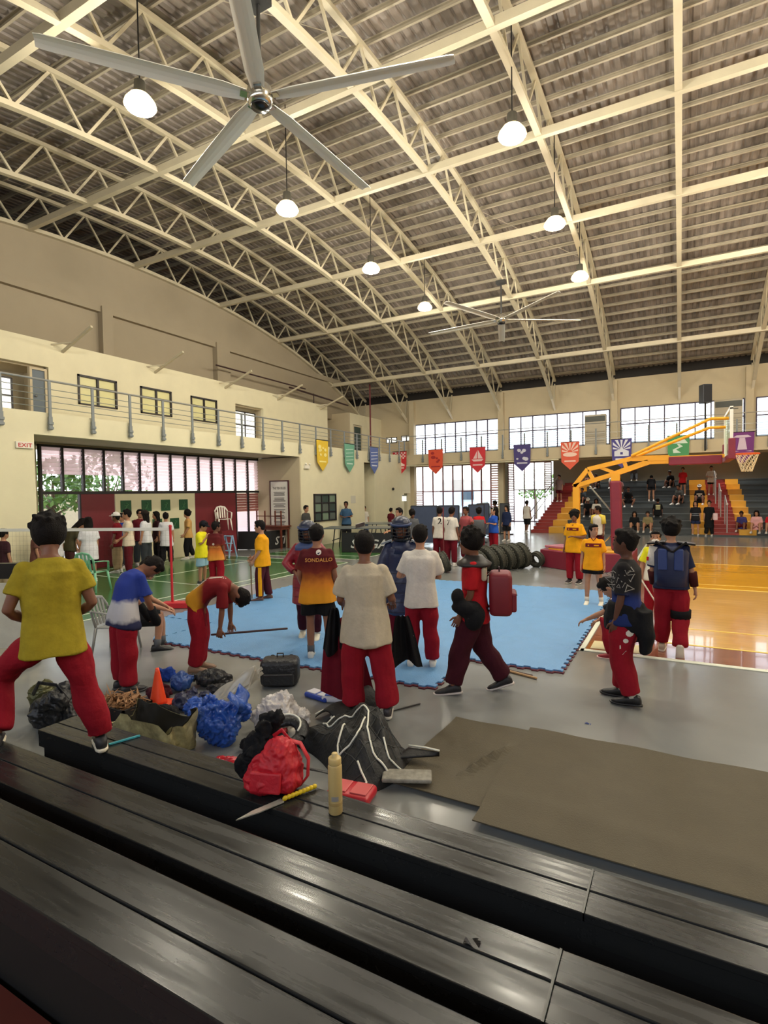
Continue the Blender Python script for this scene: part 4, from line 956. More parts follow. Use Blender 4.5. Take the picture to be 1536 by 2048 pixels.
# helmets and armour
def helmet(root, J, m, grille, visor):
    s = J['s']*1.06; HM = J['HM']; Hc = J['Hc']; F = HM.col[1].copy(); U = HM.col[2].copy(); R = HM.col[0].copy()
    mb = MB(); rings = []
    for z, a, f, b in ((-0.12, 0.085, 0.02, 0.10), (-0.06, 0.105, 0.03, 0.122), (0.0, 0.114, 0.04, 0.130), (0.05, 0.117, 0.132, 0.130), (0.09, 0.108, 0.125, 0.120), (0.125, 0.078, 0.092, 0.09), (0.148, 0.03, 0.035, 0.035)):
        rings.append(ell(Hc+U*z*s, R, F, a*s, b*s, 18, 2.1, f*s))
    mb.loft(rings); h = mb.build('helmet', m, root, smooth=True, local=True)
    g = MB()
    for k in range(4):
        z = 0.02-0.042*k; pts = [Hc+U*z*s+R*(0.108*sin(t)*s)+F*((0.05+0.095*cos(t))*s) for t in [radians(-85+17*i) for i in range(11)]]; g.tube(pts, 0.006*s, 5)
    for t in (-60, -20, 20, 60): g.tube([Hc+U*zz*s+R*(0.108*sin(radians(t))*s)+F*((0.05+0.095*cos(radians(t)))*s) for zz in (0.04, -0.05, -0.12)], 0.006*s, 5)
    g.tube([Hc-U*0.115*s+R*(0.09*sin(t)*s)+F*((0.03+0.085*cos(t))*s) for t in [radians(-90+18*i) for i in range(11)]], 0.022*s, 6)
    for sd in (-1, 1): g.tube([Hc+R*(sd*0.10*s)+U*0.03*s+F*0.05*s, Hc+R*(sd*0.10*s)-U*0.11*s+F*0.04*s], 0.02*s, 6)
    g.build('face_guard', grille, h, smooth=True, local=True)
    v = MB(); v.tube([Hc+U*0.062*s+R*(0.12*sin(t)*s)+F*((0.01+0.128*cos(t))*s) for t in [radians(-90+15*i) for i in range(13)]], (0.014*s), 6); v.build('visor_band', visor, h, smooth=True, local=True)
def coat_lines(k, J, zs, m, root):
    for z in zs:
        decal(k, 'quilt_seam', m, rect(-0.2, 0.2, z-0.004, z+0.004, 14, 1), (0, 0, 0), (1, 0, 0), (0, 0, 1), (0, -1, 0), off=0.003, root=root)
vin = mat('navy_vinyl', (34, 44, 78), 0.4, var=0.15, vscale=8, bump=0.3, bscale=18); rvin = mat('red_vinyl', (140, 24, 40), 0.42, var=0.12, vscale=8, bump=0.3, bscale=18); dvin = mat('seam_dark', (20, 22, 36), 0.6); drs = mat('seam_dark_red', (84, 14, 24), 0.6)
r8, J8, k8 = person((-4.54, 6.11), 1.60, rel=172, label='person in red padded armour with blue collar and dark helmet, facing the camera', skin=1, q='mid', head=(12, 0, 0),
    armR=((.55, .12, -.85), (-.55, .45, -.5)), armL=((-.5, .1, -.85), (.55, .5, -.55)), legL=((-.04, .18, -1), (-.02, -.05, -1)), legR=((.05, -.06, -1), (.02, -.25, -1)), hair='helmet',
    shirt=dict(mat=rvin, name='armour_coat', inflate=0.05, hem=0.34, sleeve=1.75, amp=0.008, flare=0.03), pants=dict(mat=c_wine, inflate=0.014, cuff=0.062), shoes=(222, 218, 200), socks=c_white)
helmet(r8, J8, mat('helmet_navy', (34, 42, 66), 0.35), mat('guard_black', (24, 24, 28), 0.4), mat('visor_blue', (46, 62, 104), 0.4)); coat_lines(k8['armour_coat'], J8, (0.62, 0.74, 0.86, 0.98), drs, r8)
cm = MB(); s = J8['s']; cm.loft([ell(J8['Nk']-V((0,0,0.11)), V((1,0,0)), V((0,1,0)), 0.20*s, 0.145*s, 16, 2.3), ell(J8['Nk']-V((0,0,0.05)), V((1,0,0)), V((0,1,0)), 0.19*s, 0.13*s, 16, 2.3), ell(J8['Nk'], V((1,0,0)), V((0,1,0)), 0.11*s, 0.10*s, 16), ell(J8['Nk']+V((0,0,0.03)), V((1,0,0)), V((0,1,0)), 0.09*s, 0.09*s, 16)]); cm.build('collar', mat('collar_blue', (66, 86, 134), 0.45), r8, smooth=True, local=True)
r11, J11, k11 = person((-3.12, 6.17), 1.65, rel=176, label='person in navy blue padded armour coat and navy helmet, facing the camera', skin=1, q='mid', head=(10, 0, 0),
    armR=((.35, .1, -.95), (.05, .2, -1)), armL=((-.32, .1, -.95), (.0, .25, -1)), hair='helmet', shirt=dict(mat=vin, name='armour_coat', inflate=0.055, hem=0.40, sleeve=1.7, amp=0.007, flare=0.02), pants=dict(mat=c_dred, inflate=0.02), shoes=(40, 40, 44), sole=(60, 60, 60))
helmet(r11, J11, mat('helmet_navy', (34, 42, 66), 0.35), mat('guard_black', (24, 24, 28), 0.4), mat('visor_blue', (46, 62, 104), 0.4)); coat_lines(k11['armour_coat'], J11, (0.52, 0.64, 0.76, 0.88, 1.0), dvin, r11)
cm = MB(); s = J11['s']; nk = J11['Nk']
cm.loft([ell(nk+V((0,0.03,-0.16)), V((1,0,0)), V((0,1,0)), 0.12*s, 0.145*s, 16, 2.3), ell(nk-V((0,0,0.05)), V((1,0,0)), V((0,1,0)), 0.15*s, 0.13*s, 16, 2.3), ell(nk, V((1,0,0)), V((0,1,0)), 0.10*s, 0.10*s, 16), ell(nk+V((0,0,0.03)), V((1,0,0)), V((0,1,0)), 0.09*s, 0.09*s, 16)]); cm.build('collar', vin, r11, smooth=True, local=True)
for sd in (-1, 1): MB().cbox(nk+V((sd*0.19, 0, -0.02)), (0.13, 0.15, 0.02), rot('Y', sd*20)).build('shoulder_pad', mat('pad_grey', (120, 130, 142), 0.5), r11, local=True)
# 9. gradient shirt with name
r9, J9, k9 = person((-3.86, 5.42), 1.60, rel=-4, label='person in a maroon-to-gold shirt with a name on the back and black shorts', skin=0, q='mid', armL=((-.28, .05, -1), (.1, .5, -.6)), armR=((.25, .05, -1), (-.02, .55, -.8)), hair='short', head=(10, -10, 0),
    shirt=dict(mat=grad1, inflate=0.040, hem=0.17, sleeve=0.75, amp=0.008, width=1.1), pants=dict(mat=c_black, name='shorts', length=0.75, inflate=0.034), legL=((-.02, .02, -1), (-.0, -.02, -1)), legR=((.08, .02, -1), (.1, -.1, -1)), shoes=(210, 208, 200), socks=c_grey)
gp = mat('gold_print', (214, 150, 70), 0.6)
decal(k9['shirt'], 'name_lettering', gp, letters('SONDALLO', 0.062), (0, 0, J9['Chs'].z+0.035), (1, 0, 0), (0, 0, 1), (0, 1, 0), root=r9)
decal(k9['shirt'], 'emblem', c_white, disc(0, J9['Chs'].z+0.145, 0.032, 14), (0, 0, 0), (1, 0, 0), (0, 0, 1), (0, 1, 0), off=0.009, root=r9)
decal(k9['shirt'], 'emblem_swoosh', c_navy, [[(-0.02, -0.01), (0.0, -0.022), (0.022, 0.008), (0.0, -0.004)]], (0, 0, J9['Chs'].z+0.145), (1, 0, 0), (0, 0, 1), (0, 1, 0), off=0.013, root=r9)
# 10. big white tee
r10, J10, k10 = person((-2.46, 4.2), 1.63, rel=-3, label='person in a loose off-white t-shirt and red trousers, back turned, holding dark garments', skin=1, q='near', armL=((-.30, .1, -1), (.05, .9, -.35)), armR=((.35, .05, -1), (.0, .85, -.3)), hair='short', head=(12, 4, 0),
    shirt=dict(mat=c_tan, inflate=0.036, hem=0.20, sleeve=0.80, amp=0.009, kz=0.25, flare=0.022), pants=dict(RED, inflate=0.032, width=1.08, cuff=0.092, amp=0.010), legL=((-.06, .05, -1), (-.04, -.02, -1)), legR=((.12, .02, -1), (.14, -.08, -1)), shoes=(60, 54, 54), sole=(214, 208, 196))
# 12. white tee on the mat
r12, J12, k12 = person((-2.62, 5.66), 1.60, rel=-2, label='person in white t-shirt and red trousers standing on the blue mat, back turned', skin=2, q='mid', armL=((-.42, .1, -1), (.5, .85, .15)), armR=((.25, .15, -1), (-.5, .8, .2)), hair='short', head=(6, 0, 0),
    shirt=dict(mat=c_white, inflate=0.034, hem=0.16, sleeve=0.78, amp=0.008, kz=0.3), pants=dict(mat=c_red, inflate=0.026, cuff=0.08), legL=((-.05, .04, -1), (-.06, -.02, -1)), legR=((.06, .02, -1), (.05, -.02, -1)), shoes=(228, 226, 218), sole=(240, 238, 232))
# 13. walking with red backpack
r13, J13, k13 = person((-1.80, 5.17), 1.62, rel=88, label='person in a red shirt and dark wine trousers walking left with a maroon backpack', skin=1, q='mid', head=(4, 0, 0),
    armL=((-.06, .12, -1), (.0, .45, -.9)), armR=((.08, -.02, -1), (.02, .35, -.95)), legL=((-.02, .36, -1), (-.02, .22, -1)), legR=((.02, -.22, -1), (.02, -.62, -1)), feetdir=((0, 1, -.12), (0, .92, -.3)), hair='bushy',
    shirt=dict(mat=cloth('tee_red', (176, 26, 34)), inflate=0.032, hem=0.12, sleeve=0.8), pants=dict(mat=c_wine, inflate=0.036, width=1.06, cuff=0.085), shoes=(28, 26, 30), sole=(206, 196, 190))
s = J13['s']; nk = J13['Nk']
nk = nk+V((0,0,0.022))
MB().loft([ell(nk-V((0,0.0,0.09)), V((1,0,0)), V((0,1,0)), 0.21*s, 0.17*s, 16, 2.6), ell(nk-V((0,0,0.07)), V((1,0,0)), V((0,1,0)), 0.215*s, 0.18*s, 16, 2.6), ell(nk-V((0,0,0.03)), V((1,0,0)), V((0,1,0)), 0.13*s, 0.12*s, 16, 2.6), ell(nk+V((0,0,0.01)), V((1,0,0)), V((0,1,0)), 0.085*s, 0.085*s, 16, 2.6)]).build('shoulder_guard', mat('pad_dark', (40, 36, 36), 0.45), r13, smooth=True, local=True)
for sd in (-1, 1): o = MB().cbox(J13['Nk']+V((sd*0.13, -0.10, -0.14)), (0.10, 0.05, 0.13)).build('shoulder_patch', mat('pad_cream', (176, 164, 140), 0.6), r13, local=True); bevel(o, 0.02, 2)
lmp = MB().ball((0,0,0), (0.10, 0.15, 0.10), 12, 10).ball((0, 0.06, 0.10), (0.07, 0.08, 0.09), 10, 8).ball((0, -0.08, -0.08), (0.08, 0.10, 0.12), 10, 8)
me = voxel(lmp, 0.013, 2); wrinkle(me, 0.014, 9); me.shade_smooth(); me.materials.append(c_black); o = bpy.data.objects.new('held_jacket', me); o.location = world_pt(r13, J13['wrL']+V((-0.10, -0.06, 0.10))); o.rotation_euler = (0, 0, r13['_rz']); C.objects.link(o); tag(o, 'black garment carried at the hip of the person walking left', 'clothes')
def backpack(nm, pos, rz, sz, m, label, strap_m=None, roll=0):
    t = thing(nm, pos, label, 'backpack', rz); w, d, h = sz
    o = MB().cbox((0, 0, h/2), (w, d, h)).build('body', m, t, local=True); bevel(o, min(w, d)*0.22, 3); o.data.shade_smooth()
    o = MB().cbox((0, -d*0.55, h*0.32), (w*0.8, d*0.28, h*0.45)).build('front_pocket', m, t, local=True); bevel(o, 0.02, 2)
    MB().tube([(-w*0.08, 0.05*d, h), (-w*0.08, 0.05*d, h+0.04), (w*0.08, 0.05*d, h+0.04), (w*0.08, 0.05*d, h)], 0.008, 6).build('handle', strap_m or m, t, local=True)
    for sd in (-1, 1): MB().tube([(sd*w*0.25, d*0.5, h*0.95), (sd*w*0.28, d*0.5+0.09, h*0.8), (sd*w*0.3, d*0.5+0.08, h*0.35), (sd*w*0.3, d*0.5, h*0.1)], [(0.022, 0.008)]*4, 6).build('strap', strap_m or m, t, local=True)
    MB().bar((-w*0.38, -d*0.70, h*0.5), (w*0.38, -d*0.70, h*0.5), 0.006, 0.008).build('zip', mat('zip_dark', (30, 20, 22), 0.4), t, local=True)
    return t
bp = world_pt(r13, V((0, -0.25, 0.80))); backpack('backpack', bp, r13['_rz'], (0.34, 0.22, 0.42), mat('pack_red', (118, 20, 34), 0.55, var=0.1), 'maroon school backpack worn by the person walking left', mat('strap_dark', (50, 24, 28), 0.6))
# 14. black patterned tee
r14, J14, k14 = person((-0.47, 5.55), 1.60, rel=78, label='person in a black patterned t-shirt and red trousers with a dark waist pouch', skin=3, q='mid', head=(-2, 0, 0), armL=((-.10, .05, -1), (-.02, .22, -1)), armR=((.12, -.1, -1), (.0, .2, -1)), hair='short',
    legL=((-.03, .10, -1), (-.02, -.30, -1)), legR=((.03, .18, -1), (.02, .0, -1)), shirt=dict(mat=bands('black_blue_tee', [(0.80, (30, 44, 96)), (1.0, (34, 50, 110)), (1.08, (34, 32, 34)), (1.4, (30, 28, 30))], jitter=0.03, nscale=10), inflate=0.034, hem=0.10, sleeve=0.92), pants=dict(RED, inflate=0.038, width=1.05, cuff=0.085), shoes=(20, 20, 22), sole=(28, 28, 30), socks=c_white, feetdir=((0, 1, -.05), (0, 1, 0)))
pl14 = []
rr = random.Random(4)
for k in range(13):
    x, z = rr.uniform(-0.13, 0.08), rr.uniform(-0.19, 0.02); a = rr.uniform(0, 3.1); L = rr.uniform(0.02, 0.05)
    for j in range(3):
        a2 = a+j*2.09; p = (x+L*cos(a2), z+L*sin(a2)); q2 = (x+L*cos(a2+2.09), z+L*sin(a2+2.09)); nx, ny = -(q2[1]-p[1])*0.08, (q2[0]-p[0])*0.08
        pl14.append([p, q2, (q2[0]+nx, q2[1]+ny), (p[0]+nx, p[1]+ny)])
decal(k14['shirt'], 'line_print', mat('print_pale', (150, 146, 140), 0.6), pl14, J14['ShL'], (0, -1, 0), (0, 0, 1), (1, 0, 0), root=r14)
decal(k14['trousers'], 'white_print', c_white, disc(0.03, 0.70, 0.03, 9)+disc(0.0, 0.63, 0.022, 8)+[[(-0.05, 0.55), (0.05, 0.57), (0.045, 0.60), (-0.05, 0.585)], [(-0.03, 0.5), (0.03, 0.51), (0.0, 0.54)]], (0, -0.06, 0), (0, -1, 0), (0, 0, 1), (1, 0, 0), root=r14)
mb = MB(); P = J14['P']; mb.loft([ell(P+V((0, 0, -0.16)), V((1,0,0)), V((0,1,0)), 0.20, 0.19, 14), ell(P+V((0, 0, -0.04)), V((1,0,0)), V((0,1,0)), 0.215, 0.20, 14), ell(P+V((0, 0, 0.10)), V((1,0,0)), V((0,1,0)), 0.185, 0.15, 14)])
mb.loft([ell(P+V((-0.05, -0.17, -0.34)), V((1,0,0)), V((0,1,0)), 0.10, 0.05, 12), ell(P+V((-0.05, -0.17, -0.18)), V((1,0,0)), V((0,1,0)), 0.14, 0.09, 12), ell(P+V((-0.05, -0.15, 0.05)), V((1,0,0)), V((0,1,0)), 0.11, 0.08, 12)])
me = voxel(mb, 0.016, 2); wrinkle(me, 0.012, 5); me.shade_smooth(); me.materials.append(c_black); o = bpy.data.objects.new('waist_pouch', me); o.parent = r14; C.objects.link(o)
# 15. blue vest, walking away
r15, J15, k15 = person((-0.10, 7.45), 1.60, rel=-2, label='person in a navy padded vest and red trousers walking away onto the wooden court', skin=2, q='mid', head=(6, 25, 0), armL=((-.22, .0, -1), (.05, .3, -1)), armR=((.25, .02, -1), (.18, .1, -1)), hair='bushy',
    legL=((-.03, .15, -1), (-.02, .05, -1)), legR=((.04, .0, -1), (.0, -.45, -1)), feetdir=(None, (0, .35, -1)), shirt=dict(mat=cloth('navy_tee', (34, 40, 66)), inflate=0.030, hem=0.06, sleeve=0.9), pants=dict(RED, inflate=0.036, cuff=0.08), shoes=(200, 184, 164), sole=(214, 204, 190))
mb = MB(); s = J15['s']; mb.loft([ell(c, V((1,0,0)), V((0,1,0)), a, b, 16, 2.6) for c, a, b in ((J15['P']+V((0,0,-0.02)), 0.185, 0.15), (J15['Wst'], 0.195, 0.15), (J15['Chs'], 0.20, 0.155), (J15['Nk']-V((0,0,0.12)), 0.20, 0.15), (J15['Nk']-V((0,0,0.03)), 0.15, 0.12))])
mb.build('padded_vest', mat('vest_navy', (28, 38, 74), 0.4, bump=0.2, bscale=10), r15, smooth=True, local=True)
for sd in (-1, 1):
    o = MB().cbox(J15['Chs']+V((sd*0.085, -0.155, 0.0)), (0.10, 0.035, 0.26)).build('vest_pad', mat('vest_pad_blue', (44, 62, 116), 0.4), r15, local=True); bevel(o, 0.016, 3)
    o = MB().cbox(J15['Nk']+V((sd*0.16, -0.02, -0.005)), (0.20, 0.20, 0.022), rot('Y', sd*6)).build('shoulder_board', mat('gloss_black', (24, 24, 28), 0.2), r15, local=True); bevel(o, 0.008, 2)
    w_, e_ = (J15['wrL'], J15['elL']) if sd < 0 else (J15['wrR'], J15['elR'])
    MB().tube([e_+(w_-e_)*0.08, e_+(w_-e_)*0.4, e_+(w_-e_)*0.85], [0.058, 0.054, 0.044], 10).build('forearm_guard', cloth('guard_brown', (66, 24, 24)), r15, smooth=True, local=True)
MB().bar(J15['Nk']+V((-0.16, -0.13, 0.02)), J15['Nk']+V((0.02, -0.165, -0.10)), 0.05, 0.02).bar(J15['Nk']+V((0.16, -0.13, 0.02)), J15['Nk']+V((0.02, -0.165, -0.10)), 0.05, 0.02).build('vest_strap', mat('gloss_black', (24, 24, 28), 0.2), r15, local=True)
MB().tube([J15['ShL']+V((-0.01,0,0.02)), J15['ShL']+(J15['elL']-J15['ShL'])*0.8], [0.082, 0.084], 12).build('white_sleeve', c_white, r15, smooth=True, local=True)
MB().tube([J15['knR']+V((0,0,0.10)), J15['knR']+V((0,0.01,0.0))], [0.116, 0.112], 12).build('knee_band', c_black, r15, smooth=True, local=True)
MB().cbox(J15['ShL']+(J15['elL']-J15['ShL'])*0.5+V((-0.075, -0.045, 0)), (0.03, 0.02, 0.045), rot('Z', 50)).build('sleeve_patch', c_redtop, r15, local=True)
# 16. kid facing the camera
r16, J16, k16 = person((-0.33, 9.2), 1.34, rel=178, label='child in a yellow and white shirt, face mask and red trousers behind the navy vest', skin=2, q='mid', armR=((.30, .05, -1), (.1, .25, -1)), hair='pony',
    shirt=dict(mat=bands('yellow_white_shirt', [(0.6, (232, 228, 210)), (0.86, (232, 228, 210)), (0.9, (228, 220, 40)), (1.3, (228, 220, 40))], jitter=0.03), inflate=0.03, hem=0.12, sleeve=0.85), pants=dict(RED), shoes=(50, 52, 60), sole=(220, 220, 220))
MB().ball(J16['Hc']+J16['HF']*0.072-J16['HU']*0.05, (0.055, 0.03, 0.04), 10, 8, J16['HM']).build('face_mask', c_white, r16, smooth=True, local=True)
w16 = world_pt(r16, J16['wrR']+V((0, 0.05, -0.05))); stick('practice_stick', w16+V((-0.02, 0, 0.06)), w16+V((0.28, -0.25, -0.38)), 0.011, mat('stick_white', (214, 204, 186), 0.4), 'pale stick held by the child in yellow and white')
# 17. girl in orange
org = cloth('jersey_orange', (238, 160, 24))
r17, J17, k17 = person((-1.32, 10.0), 1.38, rel=172, label='girl in an orange jersey with a maroon chest band, black shorts and a ponytail', skin=2, q='mid', head=(-2, 42, 0), armR=((.22, .0, -1), (.1, .1, -1)), armL=((-.18, .0, -1), (-.1, .15, -1)), hair='pony',
    legL=((-.10, .02, -1), (-.08, -.02, -1)), legR=((.06, .08, -1), (.02, .02, -1)), shirt=dict(mat=org, inflate=0.034, hem=0.14, sleeve=0.75), pants=dict(mat=c_black, name='shorts', length=0.5, inflate=0.028), shoes=(228, 222, 206), sole=(230, 226, 210), socks=c_white)
band = cloth('chest_band_maroon', (110, 26, 34))
def chest(k, J, root, w=0.13):
    z = J['Chs'].z+0.06*J['s']
    decal(k['shirt'], 'chest_band', band, rect(-w, w, z-0.03, z+0.035, 8, 2), (0, 0, 0), (1, 0, 0), (0, 0, 1), (0, -1, 0), root=root)
    decal(k['shirt'], 'band_print', c_yel, rect(-w*0.7, -w*0.1, z-0.01, z+0.012, 4, 1)+disc(w*0.6, z, 0.014, 8), (0, 0, 0), (1, 0, 0), (0, 0, 1), (0, -1, 0), off=0.008, root=root)
    decal(k['shirt'], 'collar_trim', band, [[(-0.06, z+0.14), (-0.045, z+0.145), (0.0, z+0.085), (0.0, z+0.07)], [(0.06, z+0.14), (0.045, z+0.145), (0.0, z+0.085), (0.0, z+0.07)]], (0, 0, 0), (1, 0, 0), (0, 0, 1), (0, -1, 0), off=0.006, root=root)
chest(k17, J17, r17)
# 18. boy in yellow
r18, J18, k18 = person((-2.02, 12.25), 1.54, rel=158, label='boy in yellow jersey and red trousers standing before the maroon padded base', skin=1, q='mid', head=(-4, 15, 0), armL=((-.38, .1, -1), (.6, .5, .1)), armR=((.1, .0, -1), (.1, .3, -.8)), hair='bushy', shirt=dict(mat=c_yel, inflate=0.036, hem=0.16, sleeve=0.8), pants=dict(RED), shoes=(34, 32, 36), sole=(224, 216, 206), socks=c_black)
chest(k18, J18, r18)
# 19. raglan
r19, J19, k19 = person((-2.18, 17.4), 1.50, rel=150, label='person in a white shirt with yellow raglan sleeves, standing behind the orange jersey girl', skin=1, q='far', head=(-2, -50, 0), hair='short', shirt=dict(mat=c_white, inflate=0.032, hem=0.14, sleeve=0.0), pants=dict(mat=c_maroon), shoes=(200, 200, 200))
mb = MB()
for sh, el in ((J19['ShL'], J19['elL']), (J19['ShR'], J19['elR'])): mb.tube([J19['Nk']-V((0,0,0.02))+(sh-J19['Nk'])*0.35, sh+V((0,0,0.01)), sh+(el-sh)*0.8], [0.07, 0.085, 0.078], 10)
mb.build('sleeve', cloth('sleeve_yellow', (228, 206, 90)), r19, smooth=True, local=True)
# 20. crouching person behind the black tee
r20, J20, k20 = person((-0.45, 7.12), 1.55, rel=80, label='person in black top and red trousers squatting at the blue mat edge', skin=2, q='mid', lean=38, head=(30, 0, 0), anchor='seat', seat=0.22,
    armL=((-.05, .8, -.6), (.0, .9, -.5)), armR=((.1, .5, -.8), (.1, .8, -.45)), legL=((-.35, 1, .35), (-.05, -.35, -1)), legR=((.35, .9, .1), (.0, -.3, -1)), hair='short', shirt=dict(mat=c_black, inflate=0.03, hem=0.08, sleeve=0.8), pants=dict(mat=c_red, inflate=0.03), shoes=(150, 30, 44), sole=(230, 190, 186))

# ---- middle distance ----
def P_(xy, h, rel, label, shirt, pants, skin=1, hair='short', q='far', ln=1.92, sl=0.8, shoes=(210, 205, 200), group=None, hem=0.14, inf=0.032, **kw):
    return person(xy, h, rel=rel, label=label, group=group, skin=skin, q=q, hair=hair, shirt=dict(mat=shirt, inflate=inf, hem=hem, sleeve=sl), pants=(dict(mat=pants, length=ln, inflate=0.03) if ln > 1 else dict(mat=pants, name='shorts', length=ln, inflate=0.028)), shoes=shoes, **kw)
up = dict(armR=((.12, .3, -1), (-.2, .8, .2)))
r21, J21, k21 = P_((-6.09, 14.51), 1.56, -12, 'person in a white jersey with the number 2 on the back and red trousers', c_white, c_dred, lean=4, head=(14, 0, 0))
decal(k21['shirt'], 'number', c_black, letters('2', 0.24), (0.03, 0, J21['Chs'].z-0.02), (1, 0, 0), (0, 0, 1), (0, 1, 0), root=r21)
r22, J22, k22 = P_((-5.52, 13.95), 1.58, -30, 'person in a white jersey and red trousers just right of the number 2 jersey', c_white, c_dred, lean=6, head=(10, 0, 0))
decal(k22['shirt'], 'number', c_black, letters('7', 0.2), (0.0, 0, J22['Chs'].z-0.02), (1, 0, 0), (0, 0, 1), (0, 1, 0), root=r22)
P_((-5.55, 15.2), 1.55, 150, 'person in a maroon and white top pointing with a raised arm behind the white jerseys', cloth('maroon_white', (160, 80, 84)), c_dred, skin=1, armL=((-.5, .5, -.6), (-.5, .8, .3)))
r24, J24, k24 = P_((-5.75, 17.0), 1.46, -10, 'person in a red shirt with a black padded vest, back turned, beside the partitions', c_redtop, c_dred, skin=3, hair='bushy')
MB().loft([ell(c, V((1,0,0)), V((0,1,0)), a, b, 14, 2.6) for c, a, b in ((J24['P']-V((0,0,0.1)), 0.2, 0.16), (J24['Chs'], 0.2, 0.16), (J24['Nk']-V((0,0,0.12)), 0.18, 0.14))]).build('padded_vest', c_grey, r24, smooth=True, local=True)
P_((-5.41, 17.4), 1.46, 130, 'girl in a blue and white shirt and red trousers with hands raised', cloth('royal_blue', (40, 84, 180)), c_red, skin=2, hair='pony', armL=((-.2, .3, -1), (.1, .8, .2)), armR=((.1, .3, -1), (-.2, .8, .2)))
w = V((-5.41, 17.4, 1.05)); stick('practice_stick', w+V((-0.25, 0.1, -0.25)), w+V((0.05, -0.1, 0.45)), 0.014, mat('stick_white', (214, 204, 186), 0.4), 'pale stick beside the girl in the blue and white shirt')
P_((-6.22, 21.8), 1.42, 150, 'girl in a navy jacket and black shorts standing by the partitions', c_navy, c_black, skin=2, hair='long', ln=0.9, sl=1.7)
P_((-6.6, 26.6), 1.55, -25, 'person in a white sleeveless top and black shorts walking out through the far doorway', c_white, c_black, skin=1, ln=1.1, sl=0.0, legL=((-.03, .25, -1), (0, -.1, -1)), legR=((.03, -.2, -1), (0, -.5, -1)))
P_((-7.5, 24.4), 1.58, 60, 'person in black seen just above a dark blue partition', c_black, c_black, skin=3)
r29, J29, k29 = P_((-6.6, 12.95), 1.58, 150, 'player in a maroon and yellow shirt holding a red paddle at the tables', bands('maroon_yellow_shirt', [(0.7, (214, 150, 40)), (0.98, (210, 146, 40)), (1.06, (84, 26, 38)), (1.4, (84, 26, 38))]), c_yel, skin=2, armR=((.1, .4, -1), (.15, .9, -.1)), head=(0, -20, 0))
P_((-7.1, 14.8), 1.48, 170, 'player with dark curly hair and a yellow-sleeved grey shirt beside the paddle player', c_grey, c_black, skin=1, hair='bushy', head=(20, 30, 0))
P_((-11.3, 21.4), 1.34, -40, 'person in a dark red shirt sitting low behind the far table', c_maroon, c_black, skin=2)
P_((-12.3, 19.25), 1.67, 168, 'man in a blue shirt and black trousers standing against the cream wall', cloth('steel_blue', (58, 88, 120)), c_black, skin=1, armL=((-.35, .1, -1), (.4, .5, .0)), armR=((.35, .1, -1), (-.4, .5, .0)))
P_((-12.95, 21.85), 1.42, 170, 'girl in a white and black top and blue jeans sitting in the dark opening', c_white, cloth('jeans_blue', (40, 58, 96)), skin=2, hair='pony')
P_((-12.3, 16.5), 1.58, -130, 'man in a dark grey shirt beside the small dark window', cloth('charcoal_shirt', (66, 66, 64)), c_navy, skin=2)
# ---- queue by the left windows ----
P_((-13.9, 12.35), 1.55, 95, 'person in a tan t-shirt and black trousers walking left past the sign panel', cloth('tan_tee', (206, 160, 98)), cloth('black_slim', (20, 20, 24)), skin=2, hair='bushy', legL=((-.02, .2, -1), (0, .0, -1)), legR=((.02, -.1, -1), (0, -.35, -1)), armL=((-.1, .1, -1), (.0, .6, -.8)))
P_((-13.3, 10.98), 1.52, 0, 'person in long white t-shirt and black trousers, back turned, below the sign panel', cloth('tee_clean', (220, 220, 226)), cloth('black_slim', (20, 20, 24)), skin=2, hem=0.26, inf=0.036)
P_((-13.95, 11.15), 1.54, 100, 'person in dark maroon jacket with long hair, just left of the long white t-shirt', cloth('dark_jacket', (54, 26, 34)), cloth('black_slim', (20, 20, 24)), skin=2, hair='long', sl=1.7)
r, J, k = P_((-13.3, 10.26), 1.60, 60, 'person in a white t-shirt, dark cap and grey jeans with a black bag', cloth('tee_clean', (220, 220, 226)), c_dark, skin=2, hair='long'); cap_on(r, J, (40, 34, 30))
P_((-14.0, 10.65), 1.62, -160, 'person in a dark maroon top behind the dark cap', c_maroon, c_dark, skin=2)
P_((-12.7, 9.25), 1.66, 85, 'tall person in a cream t-shirt and maroon trousers in the queue', cloth('tee_cream', (222, 206, 184)), c_maroon, skin=2, armL=((-.1, .1, -1), (.0, .8, -.6)))
r, J, k = P_((-13.25, 9.32), 1.58, 70, 'person in a maroon shirt, white cap and khaki trousers in the queue', cloth('maroon_polo', (128, 26, 38)), c_khaki, skin=1); cap_on(r, J, (232, 228, 222))
P_((-13.95, 10.0), 1.54, 120, 'person in a blue shirt hidden behind the white cap', c_blue, c_dark, skin=2)
P_((-12.5, 8.07), 1.52, 15, 'person in a long loose white t-shirt with long black hair', cloth('tee_clean', (220, 220, 226)), c_black, skin=2, hair='long', hem=0.3, inf=0.045, ln=0.95)
P_((-13.3, 8.12), 1.56, -80, 'person in a dark olive top and brown skirt stooping over a table', cloth('olive_top', (78, 74, 52)), cloth('brown_skirt', (84, 48, 46)), skin=2, hair='long', lean=35, head=(20, 0, 0))
P_((-12.9, 7.5), 1.42, 40, 'person in a white t-shirt and black trousers left of the mustard shirt', cloth('tee_clean', (220, 220, 226)), cloth('black_slim', (20, 20, 24)), skin=2)
r, J, k = P_((-13.4, 7.3), 1.44, 150, 'person in a maroon shirt and maroon cap at the far left', cloth('maroon_polo', (128, 26, 38)), c_maroon, skin=2); cap_on(r, J, (96, 26, 34))
P_((-12.1, 6.02), 1.38, -60, 'person in a dark maroon top and pale khaki trousers at the left edge', cloth('dark_jacket', (54, 26, 34)), c_khaki, skin=2)
